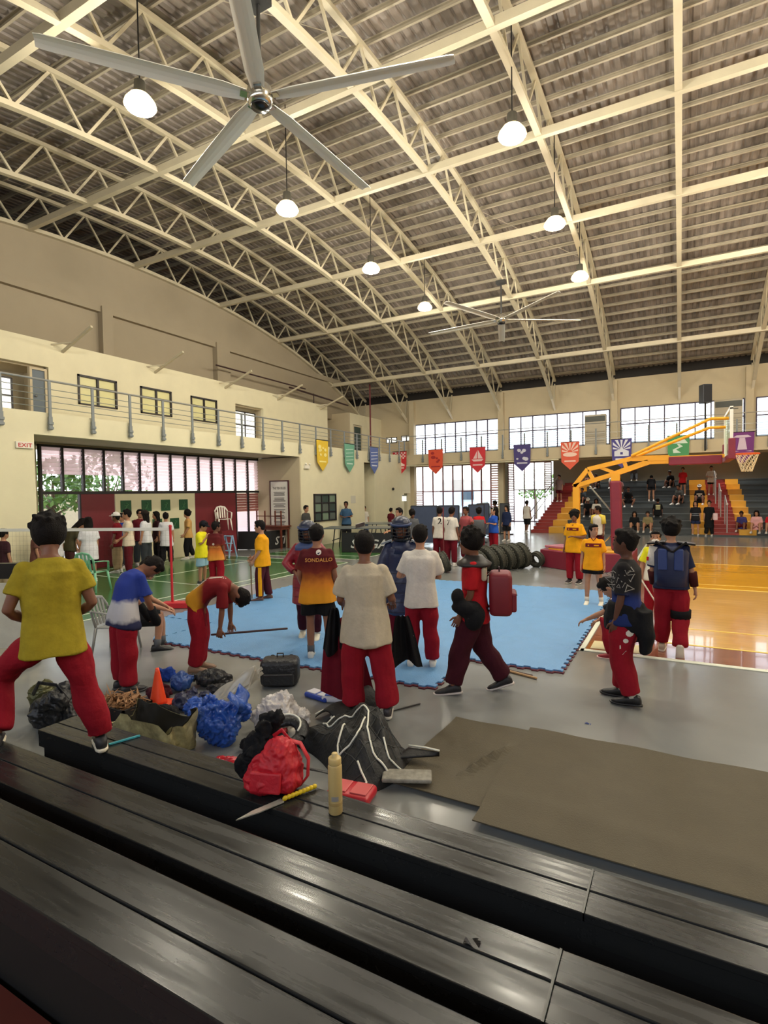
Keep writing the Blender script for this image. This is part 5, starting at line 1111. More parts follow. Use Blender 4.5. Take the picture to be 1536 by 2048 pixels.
P_((-12.30, 6.78), 1.40, -90, 'person in brown top and maroon trousers near the left edge, behind the net', cloth('brown_top', (112, 72, 66)), c_maroon, skin=2)
# ---- far bleachers ----
def step_z(y): return 0.28*(int((y-26.9)/1.055)+1) if y > 26.9 else 0.0
SIT = dict(anchor='seat', legL=((-.12, 1, -.05), (-.02, .05, -1)), legR=((.12, 1, -.05), (.02, .05, -1)))
def S_(xy, h, rel, label, shirt, pants, ln=0.6, **kw):
    # sitting on the riser behind: pelvis on the step above the feet
    z = step_z(xy[1]); d = dict(SIT); d.update(kw)
    return P_(xy, h, rel, label, shirt, pants, ln=ln, z0=z, seat=0.06 if 'seat' not in kw else kw['seat'], **{k_: v_ for k_, v_ in d.items() if k_ != 'seat'})
SITF = dict(legL=((-.15, .8, .55), (-.02, .25, -1)), legR=((.15, .8, .55), (.02, .25, -1)), lean=18)
P_((-6.05, 31.9), 1.50, 160, 'person in a grey top and maroon shorts standing on the red stairs at the left', cloth('grey_pink', (140, 116, 112)), c_maroon, skin=2, ln=0.8, z0=1.39)
P_((-2.42, 35.6), 1.42, 178, 'person in a grey shirt sitting against the wall on the top bleacher step', cloth('drab_grey', (84, 76, 74)), c_grey, z0=2.52, anchor='seat', seat=0.16, **SITF)
S_((-0.45, 33.6), 1.5, 150, 'person in black sitting bent forward high on the bleachers, left of the red t-shirt', c_black, c_black, seat=0.28, **SITF)
P_((0.10, 32.3), 1.42, 165, 'girl in a red t-shirt and black shorts standing on the bleachers', c_redtop, c_black, skin=2, hair='bun', ln=0.5, z0=step_z(32.3))
P_((1.40, 32.9), 1.48, 180, 'girl in a white t-shirt and black shorts standing on the upper red stairs', c_white, c_black, skin=2, hair='pony', ln=0.55, z0=1.67, armL=((-.3, .1, -1), (.5, .6, .0)), armR=((.3, .1, -1), (-.5, .6, .0)))
r, J, k = S_((0.80, 30.2), 1.55, 178, 'person in black t-shirt with white print and white cap on the yellow steps', c_black, c_black, seat=0.28, **SITF); cap_on(r, J, (236, 230, 220))
decal(k['shirt'], 'shirt_print', c_white, rect(-0.12, 0.12, J['Chs'].z-0.05, J['Chs'].z+0.02, 6, 2)+rect(-0.05, 0.05, J['Chs'].z-0.14, J['Chs'].z-0.06, 3, 2), (0, 0, 0), (1, 0, 0), (0, 0, 1), (0, -1, 0), off=0.012)
P_((-1.34, 31.7), 1.5, 0, 'bare-legged person in black bending forward on the bleachers, back to the court', c_black, c_black, skin=2, ln=0.5, lean=60, z0=step_z(31.7))
S_((-0.02, 31.0), 1.6, 150, 'person in dark grey t-shirt sitting in the middle of the bleachers', cloth('charcoal_shirt', (66, 66, 64)), c_black, seat=0.28, **SITF)
st = bands('striped_top', [(0.7, (26, 26, 32)), (0.86, (28, 28, 34)), (0.875, (170, 178, 190)), (0.89, (28, 28, 34)), (0.93, (28, 28, 34)), (0.945, (170, 178, 190)), (0.96, (28, 28, 34)), (1.3, (26, 26, 32))], interp='CONSTANT')
P_((0.56, 26.75), 1.46, 172, 'girl in a black striped top and dark shorts standing at the foot of the bleachers', st, c_navy, skin=2, hair='long', ln=0.7)
P_((1.06, 26.7), 1.47, 175, 'girl in a long black dress holding a white bag at the foot of the bleachers', c_black, c_black, skin=2, hair='bun', hem=0.5, armL=((-.1, .1, -1), (.1, .6, -.6)))
tag(bevel(MB().cbox((1.27, 26.40, 0.85), (0.16, 0.10, 0.28), rot('Z', 20)).build('tote_bag', cloth('tote_pink', (228, 200, 204))), 0.02), 'small pale bag held by the girl in the long black dress', 'bag')
S_((-2.32, 30.2), 1.5, 178, 'person in black sitting with bent knees apart on the middle bleachers', c_black, c_black, seat=0.28, legL=((-.6, .8, .2), (.4, .25, -1)), legR=((.6, .8, .2), (-.4, .25, -1)), lean=20)
P_((-1.82, 27.0), 1.5, 178, 'girl in black with white shoes sitting on the lowest step right of the maroon post', c_black, c_black, skin=2, hair='long', ln=0.5, anchor='seat', seat=0.26, **SITF)
P_((-1.28, 27.05), 1.5, 175, 'person in an olive top sitting on the lowest step beside the girl in black', cloth('olive_top2', (140, 128, 92)), c_black, skin=2, ln=0.5, anchor='seat', seat=0.26, **SITF)
r, J, k = P_((-0.93, 28.5), 1.45, 4, 'person in black vest with pale striped back panel on the lower bleachers', c_black, c_black, z0=step_z(28.5), anchor='seat', seat=0.28, **SITF)
decal(k['shirt'], 'back_panel', cloth('panel_pale', (214, 210, 160)), [q_ for x in (-0.09, -0.05, -0.01, 0.03, 0.07) for q_ in rect(x, x+0.022, J['Chs'].z-0.12, J['Chs'].z+0.10, 1, 3)]+rect(-0.1, 0.1, J['Chs'].z+0.05, J['Chs'].z+0.10, 5, 1), (0, 0, 0), (1, 0, 0), (0, 0, 1), (0, 1, 0), off=0.012)
r, J, k = S_((-4.05, 28.9), 1.5, 170, 'person in a black shirt and white cap sitting beyond the yellow hoop frame', c_black, c_black, seat=0.28, **SITF); cap_on(r, J, (226, 216, 196))
S_((-3.55, 28.0), 1.5, 170, 'girl in a pale t-shirt sitting on the low bleachers beyond the hoop frame', c_white, c_maroon, seat=0.28, hair='long', **SITF)
S_((-4.25, 33.9), 1.4, 140, 'person in black sitting high on the bleachers left of the maroon post', c_black, c_grey, seat=0.28, **SITF)
S_((-3.45, 34.1), 1.4, 170, 'person in a white top lounging high on the bleachers, left of the maroon post', c_white, c_black, seat=0.28, **SITF)
S_((-3.0, 33.2), 1.4, 180, 'person in a pink top partly hidden by the maroon post', c_pink, c_black, seat=0.28, hair='long', **SITF)
S_((-4.6, 31.0), 1.45, 150, 'person in dark clothes sitting beside the yellow steps', c_dark, c_black, seat=0.28, **SITF)
S_((-4.75, 34.9), 1.4, 120, 'person in black sitting at the top beside the yellow steps', c_black, c_black, seat=0.28, **SITF)
P_((2.30, 27.6), 1.4, 170, 'person in a blue top sitting on the lowest yellow step at the right', cloth('violet_blue', (64, 62, 120)), c_maroon, skin=1, ln=0.6, z0=0.0, anchor='seat', seat=0.30, **SITF)
P_((2.78, 27.1), 1.5, 172, 'girl in pink with long black hair sitting at the right end of the bleachers', c_pink, cloth('skirt_pink', (206, 150, 150)), skin=2, hair='long', ln=0.6, anchor='seat', seat=0.30, **SITF)
P_((3.28, 27.1), 1.5, 175, 'girl in red top with long black hair sitting right of the girl in pink', c_redtop, c_black, skin=2, hair='long', ln=0.6, anchor='seat', seat=0.30, **SITF)
P_((3.80, 27.1), 1.5, 172, 'person in black with white shoes sitting last at the right edge of the bleachers', c_black, c_black, skin=2, hair='long', ln=0.6, anchor='seat', seat=0.30, **SITF)
# ================================================================ HALL EQUIPMENT
m_al = mat('aluminium_paint', (176, 174, 166), 0.4, 0.3); m_chrome = mat('chrome', (200, 196, 186), 0.15, 0.9); m_blackp = mat('black_plastic', (24, 24, 26), 0.4)
# lamps
def lamp(x, y, z, label, visible=True):
    t = thing('high_bay_lamp', (x, y, z), label, 'lamp', group=None)
    MB().lathe([(0.05, 0.40), (0.085, 0.38), (0.095, 0.20), (0.11, 0.17), (0.03, 0.16)], (0,0,0), 16).build('housing', mat('lamp_housing', (110, 108, 100), 0.4, 0.5), t, smooth=True, local=True)
    MB().lathe([(0.10, 0.18), (0.16, 0.15), (0.23, 0.06), (0.25, 0.0), (0.23, 0.0), (0.15, 0.12), (0.02, 0.14)], (0,0,0), 20).build('reflector', mat('lamp_glow', (255, 240, 210), 0.4, emit=(255, 226, 160), estr=5), t, smooth=True, local=True)
    MB().lathe([(0.24, 0.02), (0.22, -0.04), (0.10, -0.08), (0.01, -0.09)], (0,0,0), 16).build('lens', mat('lamp_lens', (255, 250, 235), 0.4, emit=(255, 240, 205), estr=30), t, smooth=True, local=True)
    MB().tube([(0, 0, 0.42), (0, 0, ztop(y)-z+0.1)], 0.012, 6).build('hanging_rod', m_blackp, t, local=True)
    l = bpy.data.lights.new('lamp_light', 'POINT'); l.energy = LAMP_POWER; l.color = (1.0, 0.93, 0.78); l.shadow_soft_size = 0.14
    o = bpy.data.objects.new('lamp_light', l); o.location = (0, 0, -0.26); o.parent = t; C.objects.link(o)
    return t
LROW = ['nearest', 'second', 'third', 'farthest']
for i, y in enumerate((6.03, 9.75, 13.45, 17.1)):
    lamp(-7.62, y, 8.28, 'glowing high-bay lamp, %s of the left row under the roof trusses' % ['nearest and largest', 'second nearest', 'third nearest', 'farthest'][i])
    lamp(-2.62, y, 8.28, ['high-bay lamp of the right row just above the top edge of the view', 'glowing high-bay lamp highest in the right row', 'glowing high-bay lamp, middle one of the right row', 'glowing high-bay lamp, lowest of the right row, near the far fan'][i])
    lamp(2.40, y, 8.28, 'high-bay lamp of the rightmost row, beyond the right edge, %s' % LROW[i])
    lamp(7.40, y, 8.28, 'high-bay lamp of the outermost right row beyond the view, %s' % LROW[i])
# fans
def fan(x, y, z, ztopz, angs, label, pitch=8):
    t = thing('ceiling_fan', (x, y, z), label, 'ceiling fan')
    MB().lathe([(0.02, 0.20), (0.10, 0.19), (0.17, 0.12), (0.185, 0.02), (0.17, -0.07), (0.13, -0.10)], (0,0,0), 20).build('motor_housing', m_chrome, t, smooth=True, local=True)
    MB().lathe([(0.13, -0.09), (0.125, -0.13), (0.02, -0.15)], (0,0,0), 18).build('hub_cap', mat('hub_black', (18, 18, 20), 0.25), t, smooth=True, local=True)
    MB().tube([(0, 0, 0.18), (0, 0, ztopz-z)], 0.028, 8).build('drop_rod', mat('rod_dark', (58, 58, 58), 0.4, 0.4), t, local=True)
    MB().cbox((0, 0, ztopz-z), (0.30, 0.22, 0.10)).build('clamp', mat('rod_dark', (58, 58, 58), 0.4, 0.4), t, local=True)
    for a in angs:
        M = Matrix.Rotation(radians(a), 3, 'Z') @ Matrix.Rotation(radians(pitch), 3, 'X'); mb = MB()
        prof = lambda w, r: [M@V((r, w*u, 0.035*(1-u*u)+0.004)) for u in (-1, -.5, 0, .5, 1)]+[M@V((r, w*u, 0.035*(1-u*u)-0.006)) for u in (1, .5, 0, -.5, -1)]
        mb.loft([prof(0.09, 0.20), prof(0.125, 0.5), prof(0.12, 1.6), prof(0.105, 2.6), prof(0.09, 2.68)]); mb.build('blade', mat('blade_grey', (226, 224, 214), 0.4), t, smooth=False, local=True)
        MB().cbox(M@V((0.2, 0, 0.01)), (0.14, 0.10, 0.02), M).build('blade_bracket', m_chrome, t, local=True)
    return t
fan(-5.12, 6.0, 7.50, 8.80, (-129, 15, 87, 159, -57), 'huge five-bladed grey ceiling fan with chrome hub, near the camera')
fan(-5.24, 17.97, 7.72, 8.95, (-37, 33, 106, 176, -111), 'five-bladed ceiling fan far away above the wooden court')
# basketball hoop ----------------------------------------------------------
m_hy = mat('hoop_yellow', (240, 170, 30), 0.4); m_pad = mat('pad_maroon', (128, 36, 56), 0.5, var=0.06); m_orange = mat('rim_orange', (228, 96, 40), 0.4)
HY = 14.8
hp = thing('basketball_hoop', (-2.3, HY, 0), 'yellow-framed portable basketball hoop with maroon pads and glass board', 'basketball hoop')
def hpt(px_, pz, dy=0): return V((px_, HY+dy, pz))
def pb(a, b, w=0.11, h=0.11, nm='frame_tube', m=m_hy, dy=0): return MB().bar(hpt(a[0], a[1], dy), hpt(b[0], b[1], dy), w, h, (0, 1, 0)).build(nm, m, hp)
HPTS = dict(main=[((-2.43, 2.12), (-2.09, 2.55), 0.11), ((-2.09, 2.55), (-1.06, 2.78), 0.11), ((-1.06, 2.78), (-0.24, 2.76), 0.13), ((-0.24, 2.76), (0.89, 2.76), 0.08), ((-2.43, 2.12), (-1.47, 2.41), 0.11), ((-1.47, 2.41), (-0.69, 2.68), 0.13), ((-0.69, 2.68), (-0.24, 2.68), 0.11), ((-2.09, 2.55), (-1.95, 2.26), 0.09), ((-1.81, 2.60), (-1.43, 2.43), 0.08), ((-1.24, 2.73), (-1.17, 2.52), 0.09)],
    upper=[((-1.06, 2.84), (0.6, 3.60), -1), ((0.6, 3.60), (0.95, 3.58), -1), ((-0.98, 2.83), (0.6, 3.45), 1), ((0.6, 3.45), (0.93, 3.44), 1)],
    post_top=(-1.43, 2.30), post_bot=(-1.40, 0.50), rear=((-2.37, 2.10), (-2.37, 0.50)), rods=[((-2.05, 2.13), (-1.53, 1.47)), ((-1.53, 0.87), (-1.9, 0.50))], armpad=((-0.25, 2.68), (0.84, 2.68)), board=(0.96, 2.74, 3.74), rim_z=2.78)
for a, b, w in HPTS['main']: pb(a, b, w, w)
for a, b, sd in HPTS['upper']: MB().tube([hpt(a[0], a[1], 0.10*sd if a[0] < 0 else 0.28*sd), hpt(b[0], b[1], 0.28*sd)], 0.035, 8).build('board_strut', m_hy, hp)
px0, pz0 = HPTS['post_top']; pb((px0, pz0+0.12), (px0, pz0-0.06), 0.20, 0.2, 'post_head')
o = pb((px0, pz0-0.06), (HPTS['post_bot'][0], HPTS['post_bot'][1]), 0.26, 0.26, 'post_pad', m_pad); bevel(o, 0.05, 3)
a, b = HPTS['rear']; pb(a, b, 0.16, 0.16, 'rear_post')
for a, b in HPTS['rods']: MB().tube([hpt(*a), hpt(*b)], 0.022, 8).build('hydraulic_rod', m_chrome, hp)
a, b = HPTS['armpad']; o = MB().bar(hpt(*a), hpt(*b), 0.2, 0.19, (0, 1, 0)).build('arm_pad', m_pad, hp); bevel(o, 0.02, 2)
bx, bz0, bz1 = HPTS['board']
B1('backboard', glassmat('board_glass', (232, 240, 234), 0.10, 0.05, 0.5), bx-0.012, bx+0.012, HY-0.9, HY+0.9, bz0, bz1, hp)
MB().box(bx-0.03, bx+0.03, HY-0.93, HY-0.87, bz0, bz1).box(bx-0.03, bx+0.03, HY+0.87, HY+0.93, bz0, bz1).box(bx-0.03, bx+0.03, HY-0.93, HY+0.93, bz1-0.03, bz1+0.03).box(bx-0.03, bx+0.03, HY-0.93, HY+0.93, bz0-0.03, bz0+0.03).build('board_frame', mat('board_white', (236, 236, 226), 0.4), hp)
MB().box(bx+0.012, bx+0.016, HY-0.30, HY-0.25, bz0+0.15, bz0+0.6).box(bx+0.012, bx+0.016, HY+0.25, HY+0.30, bz0+0.15, bz0+0.6).box(bx+0.012, bx+0.016, HY-0.25, HY+0.25, bz0+0.55, bz0+0.6).build('target_square', mat('board_white', (236, 236, 226), 0.4), hp)
for sy in (-1, 1): o = MB().box(bx-0.06, bx+0.07, HY+sy*0.93-0.05, HY+sy*0.93+0.05, bz0-0.10, bz0+0.34).build('board_pad', m_pad, hp); bevel(o, 0.015, 2)
o = MB().box(bx-0.06, bx+0.07, HY-0.93, HY+0.93, bz0-0.10, bz0-0.0).build('board_pad', m_pad, hp)
rx, rz_ = bx+0.12+0.24, HPTS['rim_z']
rim = MB().tube([(rx+0.235*cos(2*pi*k/24), HY+0.235*sin(2*pi*k/24), rz_) for k in range(25)], 0.016, 8, cap=False).build('rim', m_orange, hp, smooth=True)
MB().bar((bx+0.02, HY, rz_-0.02), (bx+0.14, HY, rz_-0.01), 0.16, 0.08).build('rim_bracket', m_orange, hp)
mb = MB()
for lv in range(5):
    for k in range(12):
        a0 = 2*pi*(k+0.5*(lv % 2))/12; r0_ = 0.23-0.026*lv; r1_ = 0.23-0.026*(lv+1); z0_ = rz_-0.08*lv; z1_ = z0_-0.08
        for da in (-1, 1):
            a1 = a0+da*pi/12; mb.tube([(rx+r0_*cos(a0), HY+r0_*sin(a0), z0_), (rx+r1_*cos(a1), HY+r1_*sin(a1), z1_)], 0.006, 4)
tag(mb.build('net', mat('net_cream', (232, 220, 190), 0.8), hp), kind='stuff')
# padded base: a separate block
base = thing('padded_base', (-2.7, 14.8, 0), 'maroon padded box base of the hoop with a yellow lid and a loose pad', 'padded block')
o = MB().prism([(-3.30, 14.75), (-2.47, 14.14), (-1.0, 14.2), (-1.0, 15.9), (-3.2, 15.9)], (0, 0, 0), (1, 0, 0), (0, 1, 0), (0, 0, 0.46)).build('padded_body', m_pad, base); fix_normals(o); bevel(o, 0.02, 2)
MB().prism([(-3.1, 14.85), (-2.4, 14.3), (-1.1, 14.35), (-1.1, 15.8), (-3.1, 15.8)], (0, 0, 0.46), (1, 0, 0), (0, 1, 0), (0, 0, 0.03)).build('yellow_lid', mat('lid_yellow', (226, 168, 50), 0.5), base)
o = MB().cbox((-2.75, 15.0, 0.525), (0.72, 0.62, 0.06), rot('Z', -32)).build('loose_pad', mat('pad_pink', (186, 108, 122), 0.4), base); bevel(o, 0.015, 2)
# tyres -----------------------------------------------------------------
m_rub = mat('rubber', (56, 56, 46), 0.7, var=0.25, vscale=14, bump=0.4, bscale=30)
def tyre(x, y, R, w, yaw, tilt, label, flat=False):
    t = thing('tyre', (x, y, 0), label, 'tyre', group=None)
    M = Matrix.Rotation(radians(yaw), 3, 'Z') @ Matrix.Rotation(radians(tilt), 3, 'Y') @ Matrix.Rotation(radians(90), 3, 'Y')
    prof = [(R*0.56, -w*0.42), (R*0.60, -w*0.5), (R*0.80, -w*0.52), (R*0.93, -w*0.44), (R, -w*0.30), (R, -w*0.12), (R*0.985, -w*0.10), (R, -w*0.08), (R, w*0.08), (R*0.985, w*0.10), (R, w*0.12), (R, w*0.30), (R*0.93, w*0.44), (R*0.80, w*0.52), (R*0.60, w*0.5), (R*0.56, w*0.42), (R*0.70, w*0.3), (R*0.72, 0), (R*0.70, -w*0.3), (R*0.56, -w*0.42)]
    mb = MB(); rings = [[M@V((r*cos(2*pi*k/28), r*sin(2*pi*k/28), z)) for k in range(28)] for r, z in prof]; mb.loft(rings, cap=False)
    zmin = min(p.z for p in mb.v); mb.v = [p-V((0, 0, zmin)) for p in mb.v]; mb.build('casing', m_rub, t, smooth=True, local=True)
    mb2 = MB()
    for k in range(28):
        a = 2*pi*k/28
        for s_ in (-1, 1): mb2.cbox(M@V((R*1.0*cos(a), R*1.0*sin(a), s_*w*0.33))-V((0, 0, zmin)), (0.02, 0.05, w*0.22), M@Matrix.Rotation(a, 3, 'Z'))
    tag(mb2.build('tread_blocks', m_rub, t, local=True), kind='stuff')
    return t
TL = ['front black tyre of the leaning row, its open hole facing the camera', 'second black tyre of the leaning row, behind the front one', 'third black tyre of the leaning row', 'fourth black tyre of the leaning row', 'fifth black tyre of the leaning row', 'sixth black tyre, last big one of the leaning row']
for i, (x, y) in enumerate(((-4.42, 13.05), (-4.28, 13.28), (-4.13, 13.52), (-3.98, 13.76), (-3.83, 14.0), (-3.69, 14.22))):
    tyre(x, y, 0.27 if i == 0 else 0.33, 0.20, 57, -24+2*i, TL[i])
tyre(-3.35, 14.55, 0.20, 0.17, 70, -12, 'small black tyre at the far right end of the row')
tyre(-5.25, 12.75, 0.26, 0.18, 40, -18, 'single black tyre standing left of the row, behind the walking person')
# badminton net and posts -----------------------------------------------------
m_redp = mat('post_red', (196, 34, 44), 0.4)
np_ = thing('net_post', (-8.1, 6.78, 0), 'slim red net post on a red weighted box base', 'net post')
MB().tube([(-8.1, 6.78, 0.10), (-8.1, 6.78, 1.47)], 0.022, 8).build('post', m_redp, np_)
o = MB().cbox((-7.98, 6.84, 0.055), (0.62, 0.24, 0.10), rot('Z', 28)).build('base_box', m_redp, np_); bevel(o, 0.012, 2)
MB().ball((-8.1, 6.78, 1.48), 0.03, 8, 6).build('cap', m_redp, np_)
nt = thing('badminton_net', (-10.2, 6.0, 0.7), 'badminton net with a white top tape strung across the green court', 'net')
nA, nB = V((-8.12, 6.77, 0)), V((-12.3, 5.21, 0)); nD = nB-nA
MB().bar(nA+V((0, 0, 1.43)), nB+V((0, 0, 1.43)), 0.015, 0.055).build('top_tape', mat('tape_white', (236, 232, 224), 0.6), nt)
mb = MB()
for k in range(60): p = nA+nD*(k/59); mb.bar(p+V((0, 0, 0.78)), p+V((0, 0, 1.40)), 0.0012, 0.0012)
for k in range(8): z = 0.78+0.62*k/7; mb.bar(nA+V((0, 0, z)), nB+V((0, 0, z)), 0.0012, 0.0012)
tag(mb.build('mesh', mat('net_dark', (60, 44, 44), 0.8), nt), kind='stuff')
# score board at left edge
sb = thing('rolling_board', (-7.35, 3.45, 0), 'white rolling board on a black wheeled foot, cut off at the left edge', 'board')
o = MB().cbox((-7.28, 3.40, 0.62), (0.90, 0.03, 0.78), rot('Z', 28)).build('panel', mat('board_dirty_white', (208, 204, 186), 0.5, var=0.1), sb)
for u in (-0.46, 0.46): MB().tube([V((-7.28, 3.40, 0.10))+rot('Z', 28)@V((u, 0, 0)), V((-7.28, 3.40, 1.08))+rot('Z', 28)@V((u, 0, 0))], 0.014, 6).build('frame_tube', m_al, sb)
for u in (-0.42, 0.42): MB().cbox(V((-7.28, 3.40, 0.05))+rot('Z', 28)@V((u, 0, 0)), (0.06, 0.55, 0.05), rot('Z', 28)).build('foot', m_blackp, sb)
o = MB().cbox((-7.28, 3.38, 1.16), (0.92, 0.10, 0.18), rot('Z', 28)).build('top_box', m_blackp, sb)
# plastic chairs ----------------------------------------------------------------
def plastic_chair(x, y, z, rz, m, label, arms=True, sc=1.0):
    t = thing('plastic_chair', (x, y, z), label, 'chair', radians(rz)); q = sc
    o = MB().sheet(lambda u, v: ((u-0.5)*0.42*q, (v-0.5)*0.42*q, 0.42*q-0.02*sin(pi*u)*q), 6, 6, 0.012).build('seat', m, t, smooth=True, local=True)
    mb = MB()
    for sx in (-1, 1):
        for sy in (-1, 1):
            MB().loft([ell(V((sx*0.20*q, sy*0.20*q, 0.42*q)), V((1,0,0)), V((0,1,0)), 0.03*q, 0.02*q, 8), ell(V((sx*0.25*q, sy*0.25*q, 0)), V((1,0,0)), V((0,1,0)), 0.02*q, 0.015*q, 8)]).build('leg', m, t, smooth=True, local=True)
    MB().tube([V((-0.20, -0.20, 0.42))*q, V((-0.22, -0.27, 0.70))*q, V((-0.14, -0.30, 0.82))*q, V((0, -0.31, 0.85))*q, V((0.14, -0.30, 0.82))*q, V((0.22, -0.27, 0.70))*q, V((0.20, -0.20, 0.42))*q], [(0.028*q, 0.014*q)]*7, 8).build('back_frame', m, t, smooth=True, local=True)
    for k in range(4):
        xx = (-0.12+0.08*k)*q; MB().bar((xx, -0.215*q, 0.44*q), (xx*1.05, -0.30*q, 0.82*q), 0.045*q, 0.01).build('back_slat', m, t, local=True)
    if arms:
        for sx in (-1, 1): MB().tube([V((sx*0.21, -0.26, 0.66))*q, V((sx*0.26, -0.05, 0.65))*q, V((sx*0.26, 0.16, 0.63))*q, V((sx*0.23, 0.20, 0.42))*q], [(0.026*q, 0.012*q)]*4, 8).build('armrest', m, t, smooth=True, local=True)
    return t
plastic_chair(-11.2, 7.3, 0, 20, mat('mint_plastic', (132, 196, 160), 0.4), 'mint green plastic armchair on the green court')
plastic_chair(-6.45, 4.5, 0, -65, mat('grey_plastic', (150, 150, 146), 0.4), 'grey plastic chair under the seated person in black shorts', sc=0.85)
pz = B1('low_stand', m_maroon, -14.55, -14.0, 13.9, 14.6, 0, 0.80); tag(pz, 'maroon stand against the maroon panel carrying a white chair', 'stand')
plastic_chair(-14.28, 14.25, 0.80, -120, mat('white_plastic', (226, 220, 208), 0.4), 'white plastic chair raised in front of the maroon panel')
stl = thing('step_stool', (-13.1, 13.3, 0), 'pale blue folding step stool beside the long black barrier', 'stool')
for sx in (-0.16, 0.16):
    MB().bar((-13.1+sx, 13.12, 0), (-13.1+sx, 13.28, 0.72), 0.04, 0.03).build('side_rail', mat('stool_blue', (150, 186, 220), 0.4), stl); MB().bar((-13.1+sx, 13.48, 0), (-13.1+sx, 13.30, 0.72), 0.04, 0.03).build('side_rail', mat('stool_blue', (150, 186, 220), 0.4), stl)
for z in (0.22, 0.46, 0.70): MB().cbox((-13.1, 13.17+z*0.15, z), (0.32, 0.14, 0.025)).build('tread', mat('stool_blue', (150, 186, 220), 0.4), stl)
# table tennis -----------------------------------------------------------------
m_bar = mat('barrier_black', (26, 27, 30), 0.55, var=0.1); m_sl = mat('barrier_lettering', (196, 196, 192), 0.6)
def barrier(p0, p1, label, text=None, h=0.68, side=1, shear=0.25, off=0.0):
    p0, p1 = V((p0[0], p0[1], 0)), V((p1[0], p1[1], 0)); d = (p1-p0); L = d.length; d.normalize(); n = V((d.y, -d.x, 0))*side
    t = thing('court_barrier', tuple((p0+p1)/2), label, 'barrier')
    o = MB().bar(p0+V((0,0,h/2+0.01)), p1+V((0,0,h/2+0.01)), 0.02, h-0.02).build('fabric_panel', m_bar, t)
    MB().tube([p0+V((0,0,0.02)), p0+V((0,0,h)), p1+V((0,0,h)), p1+V((0,0,0.02)), p0+V((0,0,0.02))], 0.014, 6).build('frame', m_blackp, t)
    if text: flat_text('lettering', text, 0.42, m_sl, (p0+p1)/2+n*0.022+V((0, 0, 0.17))+d*off, -V((-d.x, -d.y, 0)) if False else d*(1), (0, 0, 1), t, shear, 1.15)
    return t
barrier((-14.55, 15.25), (-13.35, 15.7), 'plain black barrier block at the left end of the table tennis area')
barrier((-13.35, 15.7), (-13.45, 17.4), 'black barrier lettered in grey, first beside the plain block', 'STIGA')
barrier((-13.45, 17.45), (-13.55, 19.3), 'black barrier lettered in grey, second in the row along the wall', 'STIGA')
barrier((-13.5, 19.4), (-13.3, 21.6), 'black barrier in the back row behind the grey-shirted man'); barrier((-13.25, 21.7), (-13.0, 24.0), 'black barrier in the back row below the man in blue')
barrier((-12.95, 24.1), (-10.8, 24.6), 'black barrier far behind the tables'); barrier((-10.7, 24.6), (-8.6, 24.4), 'black barrier far behind the tables, near the partitions')
barrier((-10.30, 15.82), (-8.40, 16.2), 'black barrier with large grey lettering in front of the table tennis table', 'STIGA')
def tt_table(x0, y0, x1, y1, wd, label):
    a, b = V((x0, y0, 0)), V((x1, y1, 0)); d = (b-a).normalized(); n = V((-d.y, d.x, 0)); t = thing('table_tennis_table', tuple((a+b)/2), label, 'table')
    M = Matrix((d, n, V((0,0,1)))).transposed(); c = (a+b)/2; L = (b-a).length
    for s_ in (-1, 1): MB().cbox(c+d*(s_*L/4)+V((0, 0, 0.75)), (L/2-0.01, wd, 0.03), M).build('table_top', mat('table_slate', (70, 78, 84), 0.3), t)
    MB().cbox(c+V((0,0,0.768)), (L, 0.02, 0.004), M).build('centre_line', m_line, t)
    for s_ in (-1, 1): MB().cbox(c+n*(s_*(wd/2-0.01))+V((0,0,0.768)), (L, 0.02, 0.004), M).build('edge_line', m_line, t)
    MB().cbox(c+V((0,0,0.84)), (0.01, wd+0.24, 0.14), M).build('net', mat('net_dark', (60, 44, 44), 0.8), t); MB().cbox(c+V((0,0,0.915)), (0.014, wd+0.26, 0.014), M).build('net_tape', mat('tape_white', (236, 232, 224), 0.6), t)
    for u in (-0.36, 0.36):
        for v in (-0.36, 0.36): MB().tube([c+d*(u*L)+n*(v*wd)+V((0, 0, 0.0)), c+d*(u*L*0.9)+n*(v*wd)+V((0,0,0.74))], 0.022, 6).build('leg', m_blackp, t)
        MB().bar(c+d*(u*L)+n*(-0.36*wd)+V((0,0,0.3)), c+d*(u*L)+n*(0.36*wd)+V((0,0,0.3)), 0.03, 0.03).build('cross_bar', m_blackp, t)
    return t
tt_table(-11.9, 17.2, -9.4, 18.1, 1.45, 'dark table tennis table with net behind the lettered barrier')
tt_table(-12.0, 20.2, -9.5, 21.1, 1.45, 'dark table tennis table farther back near the far wall')
# wooden bench/stand with poles
ws = thing('wooden_stand', (-13.6, 15.4, 0), 'upturned brown wooden stand with thin upright poles behind the barrier', 'stand')
m_wd = mat('stand_wood', (104, 48, 32), 0.5, var=0.2)
ZS = 0.72
MB().box(-14.3, -13.1, 16.0, 16.5, ZS, ZS+0.10).build('shelf', m_wd, ws); MB().box(-14.35, -13.05, 15.96, 16.54, ZS+0.10, ZS+0.14).build('top_board', m_wd, ws)
for x in (-14.3, -13.9, -13.4, -13.12): MB().box(x-0.02, x+0.02, 16.0, 16.04, ZS+0.14, ZS+0.72).build('pole', m_wd, ws)
for x in (-14.28, -13.14):
    for y in (16.03, 16.45): MB().box(x-0.03, x+0.03, y-0.03, y+0.03, 0, ZS).build('leg', m_wd, ws)
MB().box(-14.3, -13.12, 16.0, 16.02, ZS+0.50, ZS+0.53).build('rail', m_wd, ws)
